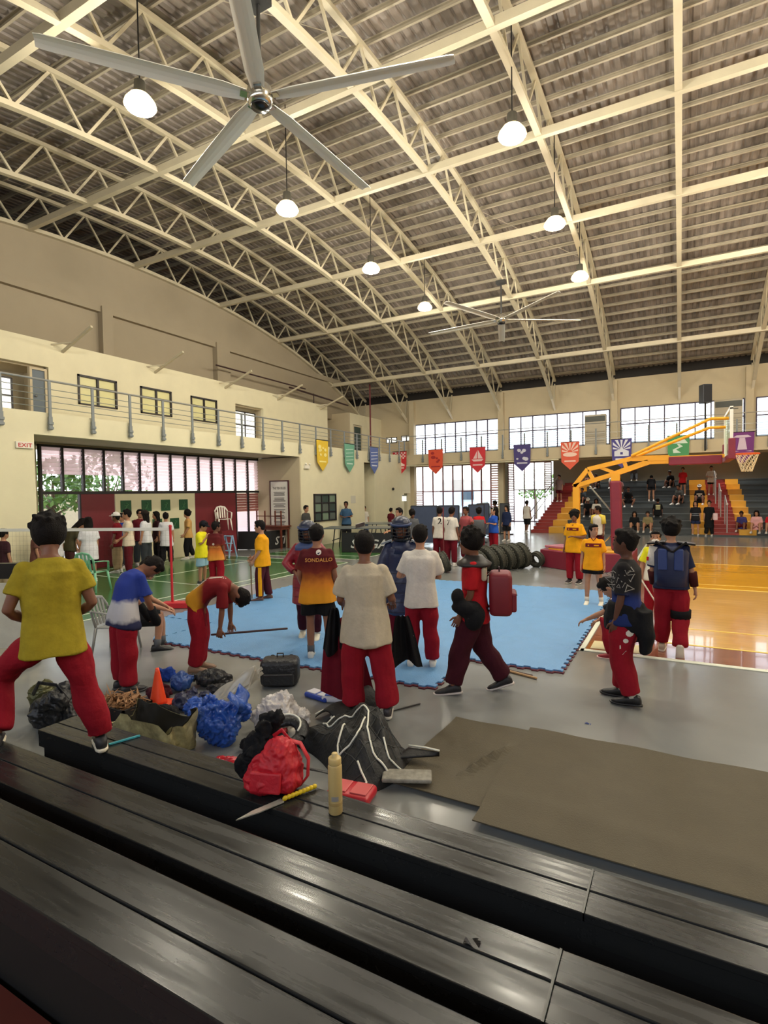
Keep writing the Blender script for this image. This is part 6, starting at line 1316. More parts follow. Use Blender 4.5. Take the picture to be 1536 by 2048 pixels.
# partitions --------------------------------------------------------------------
m_part = mat('partition_navy', (54, 66, 92), 0.6, var=0.08); m_pf = mat('partition_frame', (44, 46, 52), 0.5)
def partition(p0, p1, h, label, m=m_part):
    p0, p1 = V((p0[0], p0[1], 0)), V((p1[0], p1[1], 0)); t = thing('partition_screen', tuple((p0+p1)/2), label, 'partition')
    MB().bar(p0+V((0,0,h/2+0.05)), p1+V((0,0,h/2+0.05)), 0.03, h-0.10).build('panel', m, t)
    d = (p1-p0).normalized(); n = V((-d.y, d.x, 0))
    for p in (p0, p1): MB().bar(p, p+V((0,0,h)), 0.045, 0.045, (0,1,0)).build('post', m_pf, t); MB().bar(p-n*0.22+V((0,0,0.02)), p+n*0.22+V((0,0,0.02)), 0.05, 0.04).build('foot', m_pf, t)
    MB().bar(p0+V((0,0,h)), p1+V((0,0,h)), 0.045, 0.04).build('top_rail', m_pf, t)
    return t
partition((-9.15, 19.0), (-8.15, 19.2), 1.52, 'navy partition screen, leftmost beside the dark-haired player'); partition((-8.1, 19.2), (-7.35, 19.4), 1.52, 'navy partition screen behind the number 2 jersey')
partition((-7.35, 20.5), (-6.9, 21.0), 1.52, 'narrow navy partition screen behind the girl in blue'); partition((-7.6, 25.6), (-7.05, 25.2), 1.46, 'grey partition screen on edge beside the far doorway', mat('partition_grey', (92, 96, 104), 0.6)); partition((-8.0, 23.4), (-7.55, 23.7), 1.5, 'dark partition screen behind the navy jacket girl')
mt = thing('net_stand', (-5.6, 13.6, 0), 'thin red pole stand beside the white jerseys', 'stand')
MB().tube([(-5.6, 13.6, 0.03), (-5.6, 13.6, 1.62)], 0.018, 6).build('pole', mat('pole_maroon', (110, 34, 44), 0.5), mt); MB().cbox((-5.6, 13.6, 0.02), (0.36, 0.08, 0.03)).cbox((-5.6, 13.6, 0.02), (0.08, 0.36, 0.03)).build('foot', mat('pole_maroon', (110, 34, 44), 0.5), mt)
# banners -------------------------------------------------------------------------
def banner(cx, plane, face, col, col2, kind, label, off=0.0):
    # face 'x': hangs on the left balcony, 'y': on the far balcony
    wid, ztop_, zmid, ztip = 0.80, 4.18, 3.30, 2.95
    if face == 'y': o_, ux, n = V((cx, plane, 0)), V((1,0,0)), V((0,-1,0))
    else: o_, ux, n = V((plane, cx, 0)), V((0,1,0)), V((1,0,0))
    uy = V((0,0,1)); t = thing('banner', tuple(o_+V((0, 0, ztip))), label, 'banner')
    m1 = mat('banner_%d_%d_%d' % col, col, 0.7, var=0.05); m2 = mat('banner_%d_%d_%d' % col2, col2, 0.7)
    w = wid/2
    def poly(P, lift, m, nm):
        b = MB().prism(P, o_+n*lift, ux, uy, n*0.006).build(nm, m, t); fix_normals(b); return b
    poly([(-w, ztop_), (-w*0.92, zmid), (0, ztip), (w*0.92, zmid), (w, ztop_)], 0.0, m1, 'cloth')
    MB().tube([o_+ux*(-w-0.02)+uy*ztop_+n*0.003, o_+ux*(w+0.02)+uy*ztop_+n*0.003], 0.014, 6).build('top_rod', m_blackp, t)
    L = 0.008
    if kind == 'rays':
        for k in range(7):
            a0, a1 = pi*(k+0.25)/7, pi*(k+0.75)/7; c = (0, 3.72)
            def rp_(a):
                r = min(0.34/max(abs(cos(a)), 1e-3), 0.42/max(abs(sin(a)), 1e-3)); return (c[0]+r*cos(a), c[1]+r*sin(a))
            poly([(c[0]+0.1*cos(a0), c[1]+0.1*sin(a0)), rp_(a0), rp_(a1), (c[0]+0.1*cos(a1), c[1]+0.1*sin(a1))], L, m2, 'print')
    if kind == 'rays' and col[0] > 150: poly([(0.30*cos(2*pi*k/16), 3.62+0.10*sin(2*pi*k/16)) for k in range(16)], L+0.004, m2, 'print')
    elif kind == 'rays': poly([(-0.28, 3.45), (0.28, 3.45), (0.28, 3.66), (0.08, 3.74), (0, 3.86), (-0.08, 3.74), (-0.28, 3.66)], L+0.004, m2, 'print'); poly([(-0.05, 3.52), (0.05, 3.52), (0.05, 3.62), (-0.05, 3.62)], L+0.012, m1, 'print')
    if kind == 'check':
        for i in range(8):
            for j in range(4):
                if (i+j) % 2 == 0: poly([(-0.34+0.085*i, 3.80+0.085*j), (-0.26+0.085*i, 3.80+0.085*j), (-0.26+0.085*i, 3.88+0.085*j), (-0.34+0.085*i, 3.88+0.085*j)], L, m2, 'print')
        poly([(-0.28, 3.42), (0.28, 3.42), (0.28, 3.5), (0.1, 3.6), (0.05, 3.74), (-0.05, 3.74), (-0.1, 3.6), (-0.28, 3.5)], L, m2, 'print')
    if kind == 'sail':
        poly([(-0.3, 3.60), (0.3, 3.60), (0.2, 3.50), (-0.2, 3.50)], L, m2, 'print'); poly([(-0.02, 3.63), (-0.02, 4.0), (-0.22, 3.63)], L, m2, 'print'); poly([(0.02, 3.63), (0.02, 4.05), (0.26, 3.63)], L, m2, 'print')
    if kind == 'road':
        poly([(-0.34, 3.86), (-0.12, 4.04), (0.02, 3.95), (0.18, 4.08), (0.34, 3.86)], L, m2, 'print'); poly([(-0.05, 3.84), (0.04, 3.84), (0.16, 3.74), (-0.08, 3.62), (0.10, 3.48), (-0.18, 3.48), (-0.20, 3.62), (0.02, 3.74)], L, m2, 'print')
    if kind == 'tower':
        poly([(-0.30, 3.98), (-0.18, 4.06), (0.18, 4.06), (0.30, 3.98), (0.1, 3.96), (-0.1, 3.96)], L, m2, 'print'); poly([(-0.09, 3.95), (0.09, 3.95), (0.16, 3.5), (-0.16, 3.5)], L, m2, 'print'); poly([(-0.30, 3.46), (-0.1, 3.44), (-0.3, 3.42)], L, m2, 'print'); poly([(0.30, 3.46), (0.1, 3.44), (0.3, 3.42)], L, m2, 'print')
    if kind == 'blob':
        rr = random.Random(int(cx*10))
        for k in range(7): a, b, r = rr.uniform(-0.22, 0.22), rr.uniform(3.5, 4.0), rr.uniform(0.05, 0.11); poly([(a+r*cos(2*pi*j/7), b+r*0.8*sin(2*pi*j/7)) for j in range(7)], L+0.002*k, m2, 'print')
    if kind == 'lines':
        for k in range(4): poly([(-0.3, 3.45+0.15*k), (0.3, 3.5+0.15*k), (0.3, 3.53+0.15*k), (-0.3, 3.48+0.15*k)], L, m2, 'print')
    poly([(-0.24, 3.30), (0.24, 3.30), (0.24, 3.36), (-0.24, 3.36)], L, m2, 'print')
    return t
banner(17.93, -12.52, 'x', (222, 186, 50), (240, 224, 140), 'blob', 'yellow pointed banner on the left balcony, leftmost of all')
banner(19.95, -12.52, 'x', (110, 168, 140), (190, 220, 204), 'lines', 'pale green pointed banner on the left balcony')
banner(22.1, -12.52, 'x', (92, 110, 170), (214, 218, 230), 'lines', 'blue and white pointed banner on the left balcony')
PY = 25.18
banner(-12.75, PY, 'y', (200, 44, 54), (240, 214, 210), 'check', 'red pointed banner with a white checker top')
banner(-10.74, PY, 'y', (222, 84, 56), (170, 44, 44), 'blob', 'orange-red pointed banner with a dark figure print')
banner(-8.56, PY, 'y', (206, 50, 60), (232, 196, 196), 'sail', 'red pointed banner with a white sailboat')
banner(-6.42, PY, 'y', (70, 60, 120), (206, 206, 220), 'blob', 'purple and white pointed banner')
banner(-4.30, PY, 'y', (224, 96, 70), (240, 206, 190), 'rays', 'orange banner with sun rays')
banner(-2.20, PY, 'y', (74, 68, 140), (220, 222, 232), 'rays', 'violet banner with white rays above a house')
banner(-0.08, PY, 'y', (74, 150, 96), (206, 224, 210), 'road', 'green banner with a winding white road, behind the hoop frame')
banner(2.09, PY, 'y', (112, 46, 120), (206, 186, 206), 'tower', 'purple banner with a pale tower, beside the backboard')
# air conditioners, speaker, signs ----------------------------------------------------
def aircon(x0, x1, z1, label):
    t = thing('air_conditioner', ((x0+x1)/2, 26.55, 3.88), label, 'air conditioner')
    o = B1('cabinet', mat('ac_cream', (182, 172, 150), 0.5), x0, x1, 26.35, 26.75, 3.88, z1, t, 0.015)
    MB().box(x0+0.03, x1-0.03, 26.33, 26.36, z1-0.32, z1-0.08).build('outlet_grille', mat('ac_dark', (70, 74, 68), 0.5), t)
    for k in range(6): MB().box(x0+0.05, x1-0.05, 26.335, 26.35, z1-1.3+0.1*k, z1-1.27+0.1*k).build('intake_slat', mat('ac_grey', (150, 142, 126), 0.5), t)
    B1('badge', mat('ac_dark', (70, 74, 68), 0.5), x1-0.35, x1-0.15, 26.335, 26.35, z1-0.42, z1-0.39, t)
aircon(-3.85, -2.95, 5.45, 'tall cream floor-standing air conditioner on the far balcony, left of the hoop'); aircon(1.22, 2.2, 5.65, 'tall cream floor-standing air conditioner on the far balcony, behind the backboard')
spk = thing('loudspeaker', (0.85, 24.9, 3.97), 'dark loudspeaker on a tall pole at the far balcony', 'loudspeaker')
o = MB().cbox((0.85, 24.9, 5.72), (0.34, 0.36, 0.72), rot('Z', 25)).build('cabinet', mat('speaker_grey', (60, 64, 72), 0.5), spk); bevel(o, 0.02, 2)
MB().cbox(V((0.85, 24.9, 5.72))+rot('Z', 25)@V((0, -0.185, 0)), (0.28, 0.01, 0.64), rot('Z', 25)).build('grille', mat('speaker_mesh', (40, 42, 48), 0.7), spk)
MB().tube([(0.85, 24.92, 3.5), (0.85, 24.92, 5.4)], 0.035, 8).bar((0.85, 24.92, 3.7), (0.85, 25.3, 3.7), 0.05, 0.05).build('pole', m_blackp, spk)
ex = thing('exit_sign', (-12.6, 6.76, 3.12), 'small white exit sign with red letters on the cream wall', 'sign')
B1('box', mat('sign_white', (226, 220, 206), 0.5), XF, XF+0.05, 6.58, 6.94, 3.13, 3.27, ex); flat_text('lettering', 'EXIT', 0.12, mat('sign_red', (190, 40, 44), 0.5), (XF+0.052, 6.76, 3.155), (0, 1, 0), (0, 0, 1), ex, 0, 1.2)
el = thing('emergency_light', (-12.6, 17.2, 3.05), 'twin-head emergency light high on the cream wall', 'lamp'); B1('box', mat('sign_white', (226, 220, 206), 0.5), XF, XF+0.08, 16.85, 17.15, 3.02, 3.18, el)
for y in (16.88, 17.12): MB().ball((XF+0.1, y, 3.2), 0.045, 8, 6).build('lamp_head', mat('sign_white', (226, 220, 206), 0.5), el)
es = thing('lit_exit_sign', (-12.55, 25.3, 1.75), 'small lit white sign at the far corner door', 'sign'); B1('box', mat('sign_lit', (240, 240, 236), 0.4, emit=(240, 244, 240), estr=0.7), XF, XF+0.12, 25.2, 25.48, 1.62, 1.88, es); B1('bracket', m_blackp, XF, XF+0.02, 25.25, 25.4, 1.88, 1.93, es)
for i, (y, z, lb) in enumerate(((24.1, 0.9, 'lower dark wall camera on the corner wall'), (24.1, 2.25, 'upper dark wall camera on the corner wall'))):
    t = thing('wall_camera', (XF+0.03, y, z), lb, 'camera'); MB().ball((XF+0.07, y, z), 0.07, 8, 6).build('dome', m_blackp, t, smooth=True); MB().lathe([(0.05, 0), (0.05, 0.05)], (XF+0.01, y, z-0.02), 8, rot('Y', 90)).build('mount', m_al, t)
tag(B1('wall_notice', mat('notice_grey', (200, 196, 180), 0.6), XF, XF+0.012, 20.2, 20.6, 1.62, 1.95), 'small pale notice sheet on the cream wall right of the man in blue', 'sign')
# piping and small details above the office block
struct(MB().tube([(-15.2, 15.0, 6.9), (-15.2, 20.5, 6.9)], 0.03, 6).tube([(-15.1, 19.2, 6.75), (-15.1, 24.0, 6.6)], 0.04, 6).tube([(-15.1, 21, 6.2), (-15.1, 21, 6.75)], 0.03, 6).build('pipe', mat('pipe_dark', (60, 40, 38), 0.5)))
struct(MB().tube([(-13.9, 24.2, 3.7), (-13.9, 24.2, 7.6)], 0.04, 8).build('pipe', mat('pipe_red', (110, 40, 44), 0.5)))
# outdoors seen through the glass ---------------------------------------------------------
van = thing('parked_truck', (-14.6, 38.0, -0.05), 'white truck parked outside, seen through the tall far windows', 'truck')
mw = mat('van_white', (214, 220, 226), 0.3)
o = B1('cargo_box', mw, -15.9, -14.2, 38, 44, 0.6, 3.0, van, 0.04); o = B1('cab', mw, -14.2, -13.2, 38.0, 43.5, 0.5, 2.3, van, 0.1)
B1('windscreen', mat('van_glass', (70, 90, 110), 0.1), -14.15, -13.25, 37.97, 38.02, 1.5, 2.1, van); B1('grille', m_blackp, -14.1, -13.3, 37.96, 38.0, 0.6, 0.8, van)
for x in (-15.6, -13.5): MB().lathe([(0.45, -0.12), (0.45, 0.12)], (x, 39.2, 0.40), 16, rot('Y', 90)).build('wheel', m_rub, van)
car = thing('parked_car', (-11.9, 33.5, -0.0), 'silver car parked outside behind the far windows', 'car')
mb = MB(); prof = [(-2.0, 0.35), (-2.0, 0.8), (-1.2, 0.95), (-0.7, 1.38), (0.8, 1.40), (1.5, 1.0), (2.05, 0.9), (2.05, 0.35)]
o = mb.prism(prof, (-12.2, 33.6, 0), (0, 1, 0), (0, 0, 1), (1.2, 0, 0)).build('body', mat('car_silver', (176, 184, 190), 0.25, 0.5), car); fix_normals(o); bevel(o, 0.06, 2)
MB().prism([(-1.05, 0.97), (-0.65, 1.30), (0.75, 1.32), (1.3, 1.0)], (-10.985, 33.6, 0), (0, 1, 0), (0, 0, 1), (0.01, 0, 0)).build('side_glass', mat('van_glass', (70, 90, 110), 0.1), car)
for y in (32.3, 34.9): MB().lathe([(0.32, -0.1), (0.32, 0.1)], (-11.05, y, 0.32), 14, rot('Y', 90)).build('wheel', m_rub, car)
def tree(x, y, h, r, label, seed, z0=-0.05):
    rr = random.Random(seed); t = thing('tree', (x, y, z0), label, 'tree')
    MB().tube([(0, 0, 0), (0.05, 0.02, h*0.3), (-0.05, 0.05, h*0.6), (0.05, 0, h*0.85)], [0.13, 0.10, 0.08, 0.03], 8).build('trunk', mat('bark', (112, 96, 78), 0.8, var=0.2), t, smooth=True, local=True)
    for k in range(5): a = rr.uniform(0, 6.28); MB().tube([(0, 0, h*0.45+0.1*k), (0.5*r*cos(a), 0.5*r*sin(a), h*0.6+0.15*k), (0.8*r*cos(a), 0.8*r*sin(a), h*0.75+0.1*k)], [0.05, 0.03, 0.015], 5).build('branch', mat('bark', (112, 96, 78), 0.8, var=0.2), t, local=True)
    mb = MB()
    for k in range(900):
        d = V((rr.gauss(0, 1), rr.gauss(0, 1), rr.gauss(0, 1))).normalized()*r*rr.uniform(0.35, 1)**0.6; c = V((0, 0, h*0.78))+V((d.x, d.y, d.z*0.7)); s_ = rr.uniform(0.08, 0.18)
        u = V((rr.gauss(0, 1), rr.gauss(0, 1), rr.gauss(0, 1))).normalized(); v = u.cross(V((rr.gauss(0, 1), rr.gauss(0, 1), 1))).normalized()
        mb.add([c-u*s_, c+v*s_*0.5, c+u*s_, c-v*s_*0.5], [(0, 1, 2, 3)])
    tag(mb.build('foliage', mat('leaf_green', (104, 146, 64), 0.6, var=0.3, vscale=4), t, local=True), kind='stuff')
tree(-19.5, 11.3, 3.2, 1.5, 'leafy green tree outside the open left doorway', 1); tree(-22.5, 15.5, 3.8, 1.9, 'green tree outside, farther behind the left windows', 2)
tree(-9.6, 41.5, 3.4, 1.7, 'bright green tree outside the far doorway', 3); tree(-6.6, 43.5, 3.2, 1.8, 'green tree beyond the far doorway, right of the other', 4)
struct(MB().box(-16.9, -16.5, 7.9, 8.5, 0, 3.4).build('column', mat('pink_column', (214, 118, 128), 0.6))); struct(MB().box(-18.2, -17.9, 9.4, 9.75, 0, 3.4).build('column', mat('pink_column2', (176, 76, 88), 0.6)))
struct(B1('wall_outside', mat('outside_wall', (206, 190, 160), 0.7, var=0.1), -26, -25.8, 0, 40, 0, 2.4))

# unseen panel lights added under the alcove ceiling to brighten its back wall
for i, (x, y) in enumerate(((-4.5, 30), (-1.0, 30), (2.5, 30), (-4.5, 34), (-1.0, 34), (2.5, 34), (6.0, 31))):
    t = thing('added_panel_light', (x, y, 4.02), 'added unseen panel light under the far alcove ceiling, %s' % ['front row, leftmost', 'front row, second from left', 'front row, third from left', 'back row, leftmost', 'back row, middle', 'back row, rightmost', 'alone beyond the right edge'][i], 'lamp', group='added lights over the bleachers')
    MB().box(x-0.95, x+0.95, y-0.65, y+0.65, 4.05, 4.11).build('panel_frame', mat('sign_white', (226, 220, 206), 0.5), t)
    MB().box(x-0.9, x+0.9, y-0.6, y+0.6, 4.035, 4.05).build('diffuser', mat('added_panel_glow', (250, 248, 236), 0.4, emit=(250, 244, 226), estr=0.15), t)
    l = bpy.data.lights.new('alcove_fill_light', 'AREA'); l.shape = 'RECTANGLE'; l.size = 1.8; l.size_y = 1.2; l.energy = 45; l.spread = radians(125); l.color = (1, 0.96, 0.88)
    o = bpy.data.objects.new('alcove_fill_light', l); o.location = (0, 0, -0.02); o.parent = t; C.objects.link(o)
# ================================================================ BLUE MAT, TARPAULINS, GEAR
T = 1.06
def tile_poly():
    n = 13; tw = T/n; d = 0.019; P = []
    def edge(a, b, nrm):
        a, b, nrm = V((a[0], a[1], 0)), V((b[0], b[1], 0)), V((nrm[0], nrm[1], 0)); u = (b-a)/n
        for k in range(n):
            p = a+u*k; s_ = d if k % 2 == 0 else -d
            P.append(p+nrm*s_+u*0.06); P.append(p+nrm*s_+u*0.94)
    g = 0.003
    # outer normals: bottom and left are the complement of top and right
    edge((g, 0), (T-g, 0), (0, 1)); edge((T, g), (T, T-g), (1, 0)); edge((T-g, T), (g, T), (0, 1)); edge((0, T-g), (0, g), (1, 0))
    return [(p.x, p.y) for p in P]
m_tile = mat('mat_blue', (104, 160, 214), 0.42, var=0.07, vscale=3, bump=0.5, bscale=90)
m_tile2 = mat('mat_maroon_layer', (92, 24, 40), 0.6)
matr = thing('floor_mat', (-4.3, 8.2, 0), 'large light blue jigsaw floor mat with a toothed maroon edge', 'mat')
tp = tile_poly(); mb = MB().prism([(x*0.998, y*0.998) for x, y in tp], (0, 0, 0.014), (1,0,0), (0,1,0), (0,0,0.016))
tme = bpy.data.meshes.new('tile'); tme.from_pydata([tuple(p) for p in mb.v], [], mb.f); tme.materials.append(m_tile)
bm = bmesh.new(); bm.from_mesh(tme); bmesh.ops.recalc_face_normals(bm, faces=bm.faces); bm.to_mesh(tme); bm.free()
mb2 = MB().prism(tp, (0, 0, 0.0), (1,0,0), (0,1,0), (0,0,0.0135)); ume = bpy.data.meshes.new('under_tile'); ume.from_pydata([tuple(p) for p in mb2.v], [], mb2.f); ume.materials.append(m_tile2)
bm = bmesh.new(); bm.from_mesh(ume); bmesh.ops.recalc_face_normals(bm, faces=bm.faces); bm.to_mesh(ume); bm.free()
rr = random.Random(2)
for j in range(6):
    for i in range(6):
        if (j == 0 and i in (0, 5)) or (j == 5 and i == 0): continue
        x, y = -7.51+T*i, 5.05+T*j
        o = bpy.data.objects.new('tile', tme); o.location = (x+4.3, y-8.2, 0.0008*rr.random()); o.parent = matr; C.objects.link(o)
        if i == 5 or j < 2 or i == 0: u = bpy.data.objects.new('under_tile', ume); u.location = (x+4.3+0.012, y-8.2-0.03, 0); u.parent = matr; C.objects.link(u)
for z0_, th_, m_ in ((0.0, 0.0135, m_tile2), (0.014, 0.016, m_tile)):
    o = MB().prism([(-6.46, 5.06), (-6.46, 6.09), (-7.49, 6.09)], (0, 0, z0_), (1,0,0), (0,1,0), (0,0,th_)).build('tile' if z0_ else 'under_tile', m_, matr); fix_normals(o)
# brown mats
m_tarp = mat('tarp_brown', (84, 76, 58), 0.75, var=0.08, vscale=5, bump=0.35, bscale=120)
def rag(x0, x1, y0, y1, z, th, label, seed, bumps=()):
    rr = random.Random(seed); ph = [rr.uniform(0, 6) for _ in range(6)]
    def f(u, v):
        x = x0+(x1-x0)*u; y = y0+(y1-y0)*v
        x += 0.012*sin(7*v+ph[0])*(1-u); y += 0.010*sin(9*u*(x1-x0)+ph[1])*(v)+0.006*sin(13*u+ph[2])*(1-v)
        zz = z+th+0.003*sin(4*x+ph[3])*sin(5*y+ph[4])+0.004
        for (bx_, by_, dx, dy, L, w_, hh) in bumps:
            t = ((x-bx_)*dx+(y-by_)*dy); s_ = (-(x-bx_)*dy+(y-by_)*dx)
            zz += hh*math.exp(-(s_/w_)**2)*math.exp(-(t/L)**4)
        return (x, y, zz)
    nu = max(12, int((x1-x0)*30)); nv = int((y1-y0)*30)
    o = MB().sheet(f, min(nu, 130), nv, th).build('brown_mat', m_tarp, smooth=False); fix_normals(o); tag(o, label, 'mat'); return o
rag(-1.72, 3.6, 3.30, 4.40, 0.0, 0.006, 'lowest brown floor mat, its left end nearest the black armour', 1)
rag(-1.70, 3.6, 3.26, 4.42, 0.012, 0.006, 'middle brown floor mat of the stack', 2, )
rag(-1.74, 3.6, 3.22, 4.44, 0.024, 0.007, 'third brown floor mat of the stack with a short crease', 3, ((-1.24, 3.80, 0.30, 0.95, 0.28, 0.022, 0.05),))
rag(-1.10, 3.6, 3.03, 4.47, 0.040, 0.007, 'top brown floor mat, stretching out of view at the right', 4, ((0.6, 3.28, 1, -0.05, 2.2, 0.10, 0.012),))
# ---- crumpled things -------------------------------------------------------------
def lump(name, label, cat, loc, size, m, seed, amp=0.35, rz=0, vox=0.012, blobs=7, flat=0.0, wr=0.012, group=None, parts=None):
    rr = random.Random(seed); t = thing(name, loc, label, cat, radians(rz), group); mb = MB(); w, d, h = size
    mb.ball((0, 0, h*0.42), (w*0.42, d*0.42, h*0.42), 16, 12)
    for k in range(blobs):
        x, y = rr.uniform(-.34, .34)*w, rr.uniform(-.34, .34)*d; r = rr.uniform(0.12, 0.26)
        mb.ball((x, y, h*rr.uniform(0.2, 0.75)), (w*r, d*r, h*rr.uniform(0.16, 0.3)), 10, 8, rot('X', rr.uniform(-40, 40)) @ rot('Y', rr.uniform(-40, 40)))
    me = voxel(mb, vox*0.8, 1); crumple(me, max(size)*0.075 if cat != 'plastic bag' else max(size)*0.10, seed, 4.2/max(size) if cat != 'plastic bag' else 5.0/max(size))
    for v in me.vertices:
        if v.co.z < 0: v.co.z = 0.0
    me.shade_smooth(); me.materials.append(m); o = bpy.data.objects.new('cloth' if cat in ('clothes', 'bag', 'plastic bag') else 'body', me); o.parent = t; C.objects.link(o)
    return t
def strap(t, pts, m, w=0.018, th=0.005, nm='strap'): return MB().tube(pts, [(w, th)]*len(pts), 8).build(nm, m, t, smooth=True, local=True)
nyl = mat('nylon_black', (26, 27, 30), 0.45, var=0.25, vscale=20, bump=0.6, bscale=28)
t = lump('duffel_bag', 'bulging black duffel bag behind the legs of the person in mustard yellow', 'bag', (-4.78, 2.78, 0), (0.58, 0.40, 0.36), nyl, 11, rz=10); strap(t, [(-0.2, -0.1, 0.30), (-0.1, -0.12, 0.42), (0.1, -0.12, 0.42), (0.2, -0.1, 0.30)], nyl)
t = lump('duffel_bag', 'dark bag with an olive metallic flap at the far left edge', 'bag', (-5.35, 2.95, 0), (0.35, 0.3, 0.30), mat('olive_metal', (84, 84, 52), 0.35, 0.4, var=0.4, vscale=12), 12)
bx_ = thing('carton', (-4.45, 3.12, 0), 'low black open box heaped with dry brown leaves and straw', 'box')
for a in ((-4.68, -4.66, 2.98, 3.28), (-4.24, -4.22, 2.98, 3.28), (-4.68, -4.22, 2.98, 3.0), (-4.68, -4.22, 3.26, 3.28)): B1('side_wall', mat('box_black', (26, 22, 22), 0.6), a[0], a[1], a[2], a[3], 0, 0.16, bx_)
B1('bottom', mat('box_black', (26, 22, 22), 0.6), -4.67, -4.23, 2.99, 3.27, 0, 0.10, bx_)
rr = random.Random(8); mb = MB()
for k in range(150):
    p = V((-4.45+rr.uniform(-.2, .2), 3.13+rr.uniform(-.12, .12), 0.12+rr.uniform(0, .09))); d = V((rr.gauss(0, 1), rr.gauss(0, 1), rr.gauss(0, .35))).normalized()*rr.uniform(0.04, 0.11); w_ = V((-d.y, d.x, rr.uniform(-.05, .05))).normalized()*rr.uniform(0.006, 0.02)
    mb.add([p-d, p+w_, p+d, p-w_], [(0, 1, 2, 3)])
dl = mb.build('dry_leaves', mat('dry_leaf', (150, 108, 70), 0.7, var=0.45, vscale=40)); tag(dl, 'dry brown leaves and straw heaped in the black box', 'leaves', kind='stuff')
cn = thing('traffic_cone', (-4.42, 3.50, 0), 'bright orange traffic cone with a square base', 'cone')
m_cone = mat('cone_orange', (236, 74, 34), 0.35)
MB().lathe([(0.085, 0.02), (0.075, 0.05), (0.022, 0.33), (0.016, 0.36), (0.008, 0.36)], (0,0,0), 24).build('cone_body', m_cone, cn, smooth=True, local=True)
o = MB().cbox((0, 0, 0.012), (0.26, 0.26, 0.022), rot('Z', 20)).build('base_plate', m_cone, cn, local=True); bevel(o, 0.008, 2)
sh = MB().sheet(lambda u, v: (-4.28+0.42*u+0.05*v, 2.80+0.30*v-0.05*u, 0.03+0.03*sin(5*u+3*v)+0.02*sin(9*v)), 14, 10, 0.004).build('paper_sheet', mat('sheet_white', (222, 220, 210), 0.6)); fix_normals(sh); tag(sh, 'crumpled white sheet between the black bench and the metallic bag', 'sheet')
# metallic open bag
gb = thing('shopping_bag', (-3.68, 2.90, 0), 'open metallic gold and black shopping bag behind the bench', 'bag', radians(12))
m_foil = mat('foil_gold', (200, 190, 140), 0.25, 0.35, var=0.5, vscale=9, bump=0.7, bscale=14); m_bagdark = mat('bag_lining', (34, 32, 26), 0.5)
def bagwall(u, v, s_=1.0, seed=0):
    a = 2*pi*u; r = 1+0.10*sin(5*a+seed+2*v)+0.05*sin(11*a+6*v)+0.03*sin(19*a-9*v); x = 0.30*s_*math.copysign(abs(cos(a))**0.55, cos(a))*r; y = 0.15*s_*math.copysign(abs(sin(a))**0.55, sin(a))*r
    return (x*(0.92+0.12*v), y*(0.9+0.25*v), 0.005+0.25*v+0.05*sin(3*a+1)*v+0.02*sin(8*a)*v)
MB().sheet(lambda u, v: bagwall(u, v), 48, 12).build('outer_wall', m_foil, gb, smooth=True, local=True)
MB().sheet(lambda u, v: tuple(V(bagwall(u, v, 0.96))), 48, 12).build('lining', m_bagdark, gb, smooth=True, local=True)
MB().sheet(lambda u, v: ((u-0.5)*0.52, (v-0.5)*0.24, 0.07+0.06*sin(6*u)*sin(5*v)+0.03*sin(13*u+7*v)), 20, 12).build('inner_fold', mat('camo_cloth', (112, 106, 62), 0.6, var=0.5, vscale=10), gb, smooth=True, local=True)
m_pblue = mat('plastic_blue', (40, 84, 172), 0.28, var=0.2, vscale=8, bump=0.8, bscale=16)
m_pclear = glassmat('plastic_clear', (232, 230, 224), 0.42, 0.2, 0.4); m_pwhite = mat('plastic_white', (206, 200, 196), 0.3, var=0.15, vscale=8, bump=0.9, bscale=18)
t = lump('plastic_bag', 'shiny blue plastic bag standing among the gear', 'plastic bag', (-3.28, 3.17, 0), (0.42, 0.30, 0.40), m_pblue, 21, rz=20, wr=0.02); MB().sheet(lambda u, v: (0.16+0.05*sin(4*v), -0.1+0.24*u, 0.26+0.16*v+0.03*sin(8*u)), 10, 8, 0.003).build('handle', m_pblue, t, smooth=True, local=True)
t = lump('plastic_bag', 'thin blue plastic bag lying behind the standing blue one', 'plastic bag', (-3.72, 3.42, 0), (0.34, 0.30, 0.20), m_pblue, 22, rz=50, wr=0.02)
def film(u, v):
    a = (u-0.5); return (-0.34+0.60*v+0.06*a, 0.30*a*(1.3-0.8*abs(v-0.5)), 0.03+0.40*v-0.5*a*a*0.5+0.035*sin(9*u+5*v)+0.02*sin(17*u-6*v))
t = thing('plastic_bag', (-3.62, 3.62, 0), 'long clear plastic bag sticking up behind the blue bags', 'plastic bag', radians(28)); MB().sheet(film, 26, 26, 0.004).build('film', m_pclear, t, smooth=True, local=True); MB().sheet(lambda u, v: tuple(V(film(u, v))+V((0.0, 0.03*sin(7*v), -0.05))), 26, 26, 0.004).build('film', m_pclear, t, smooth=True, local=True)
t = lump('plastic_bag', 'knotted white plastic bag stuffed full, beside the blue bag', 'plastic bag', (-3.02, 3.58, 0), (0.44, 0.38, 0.34), m_pwhite, 23, wr=0.022); MB().tube([(0.05, -0.16, 0.16), (0.16, -0.22, 0.10), (0.26, -0.20, 0.13)], [0.02, 0.012, 0.02], 6).build('ribbon', mat('ribbon_red', (190, 60, 56), 0.5), t, smooth=True, local=True)
backpack('backpack', (-3.74, 4.50, 0), radians(30), (0.40, 0.26, 0.28), nyl, 'black backpack lying alone on the grey floor near the mat edge')
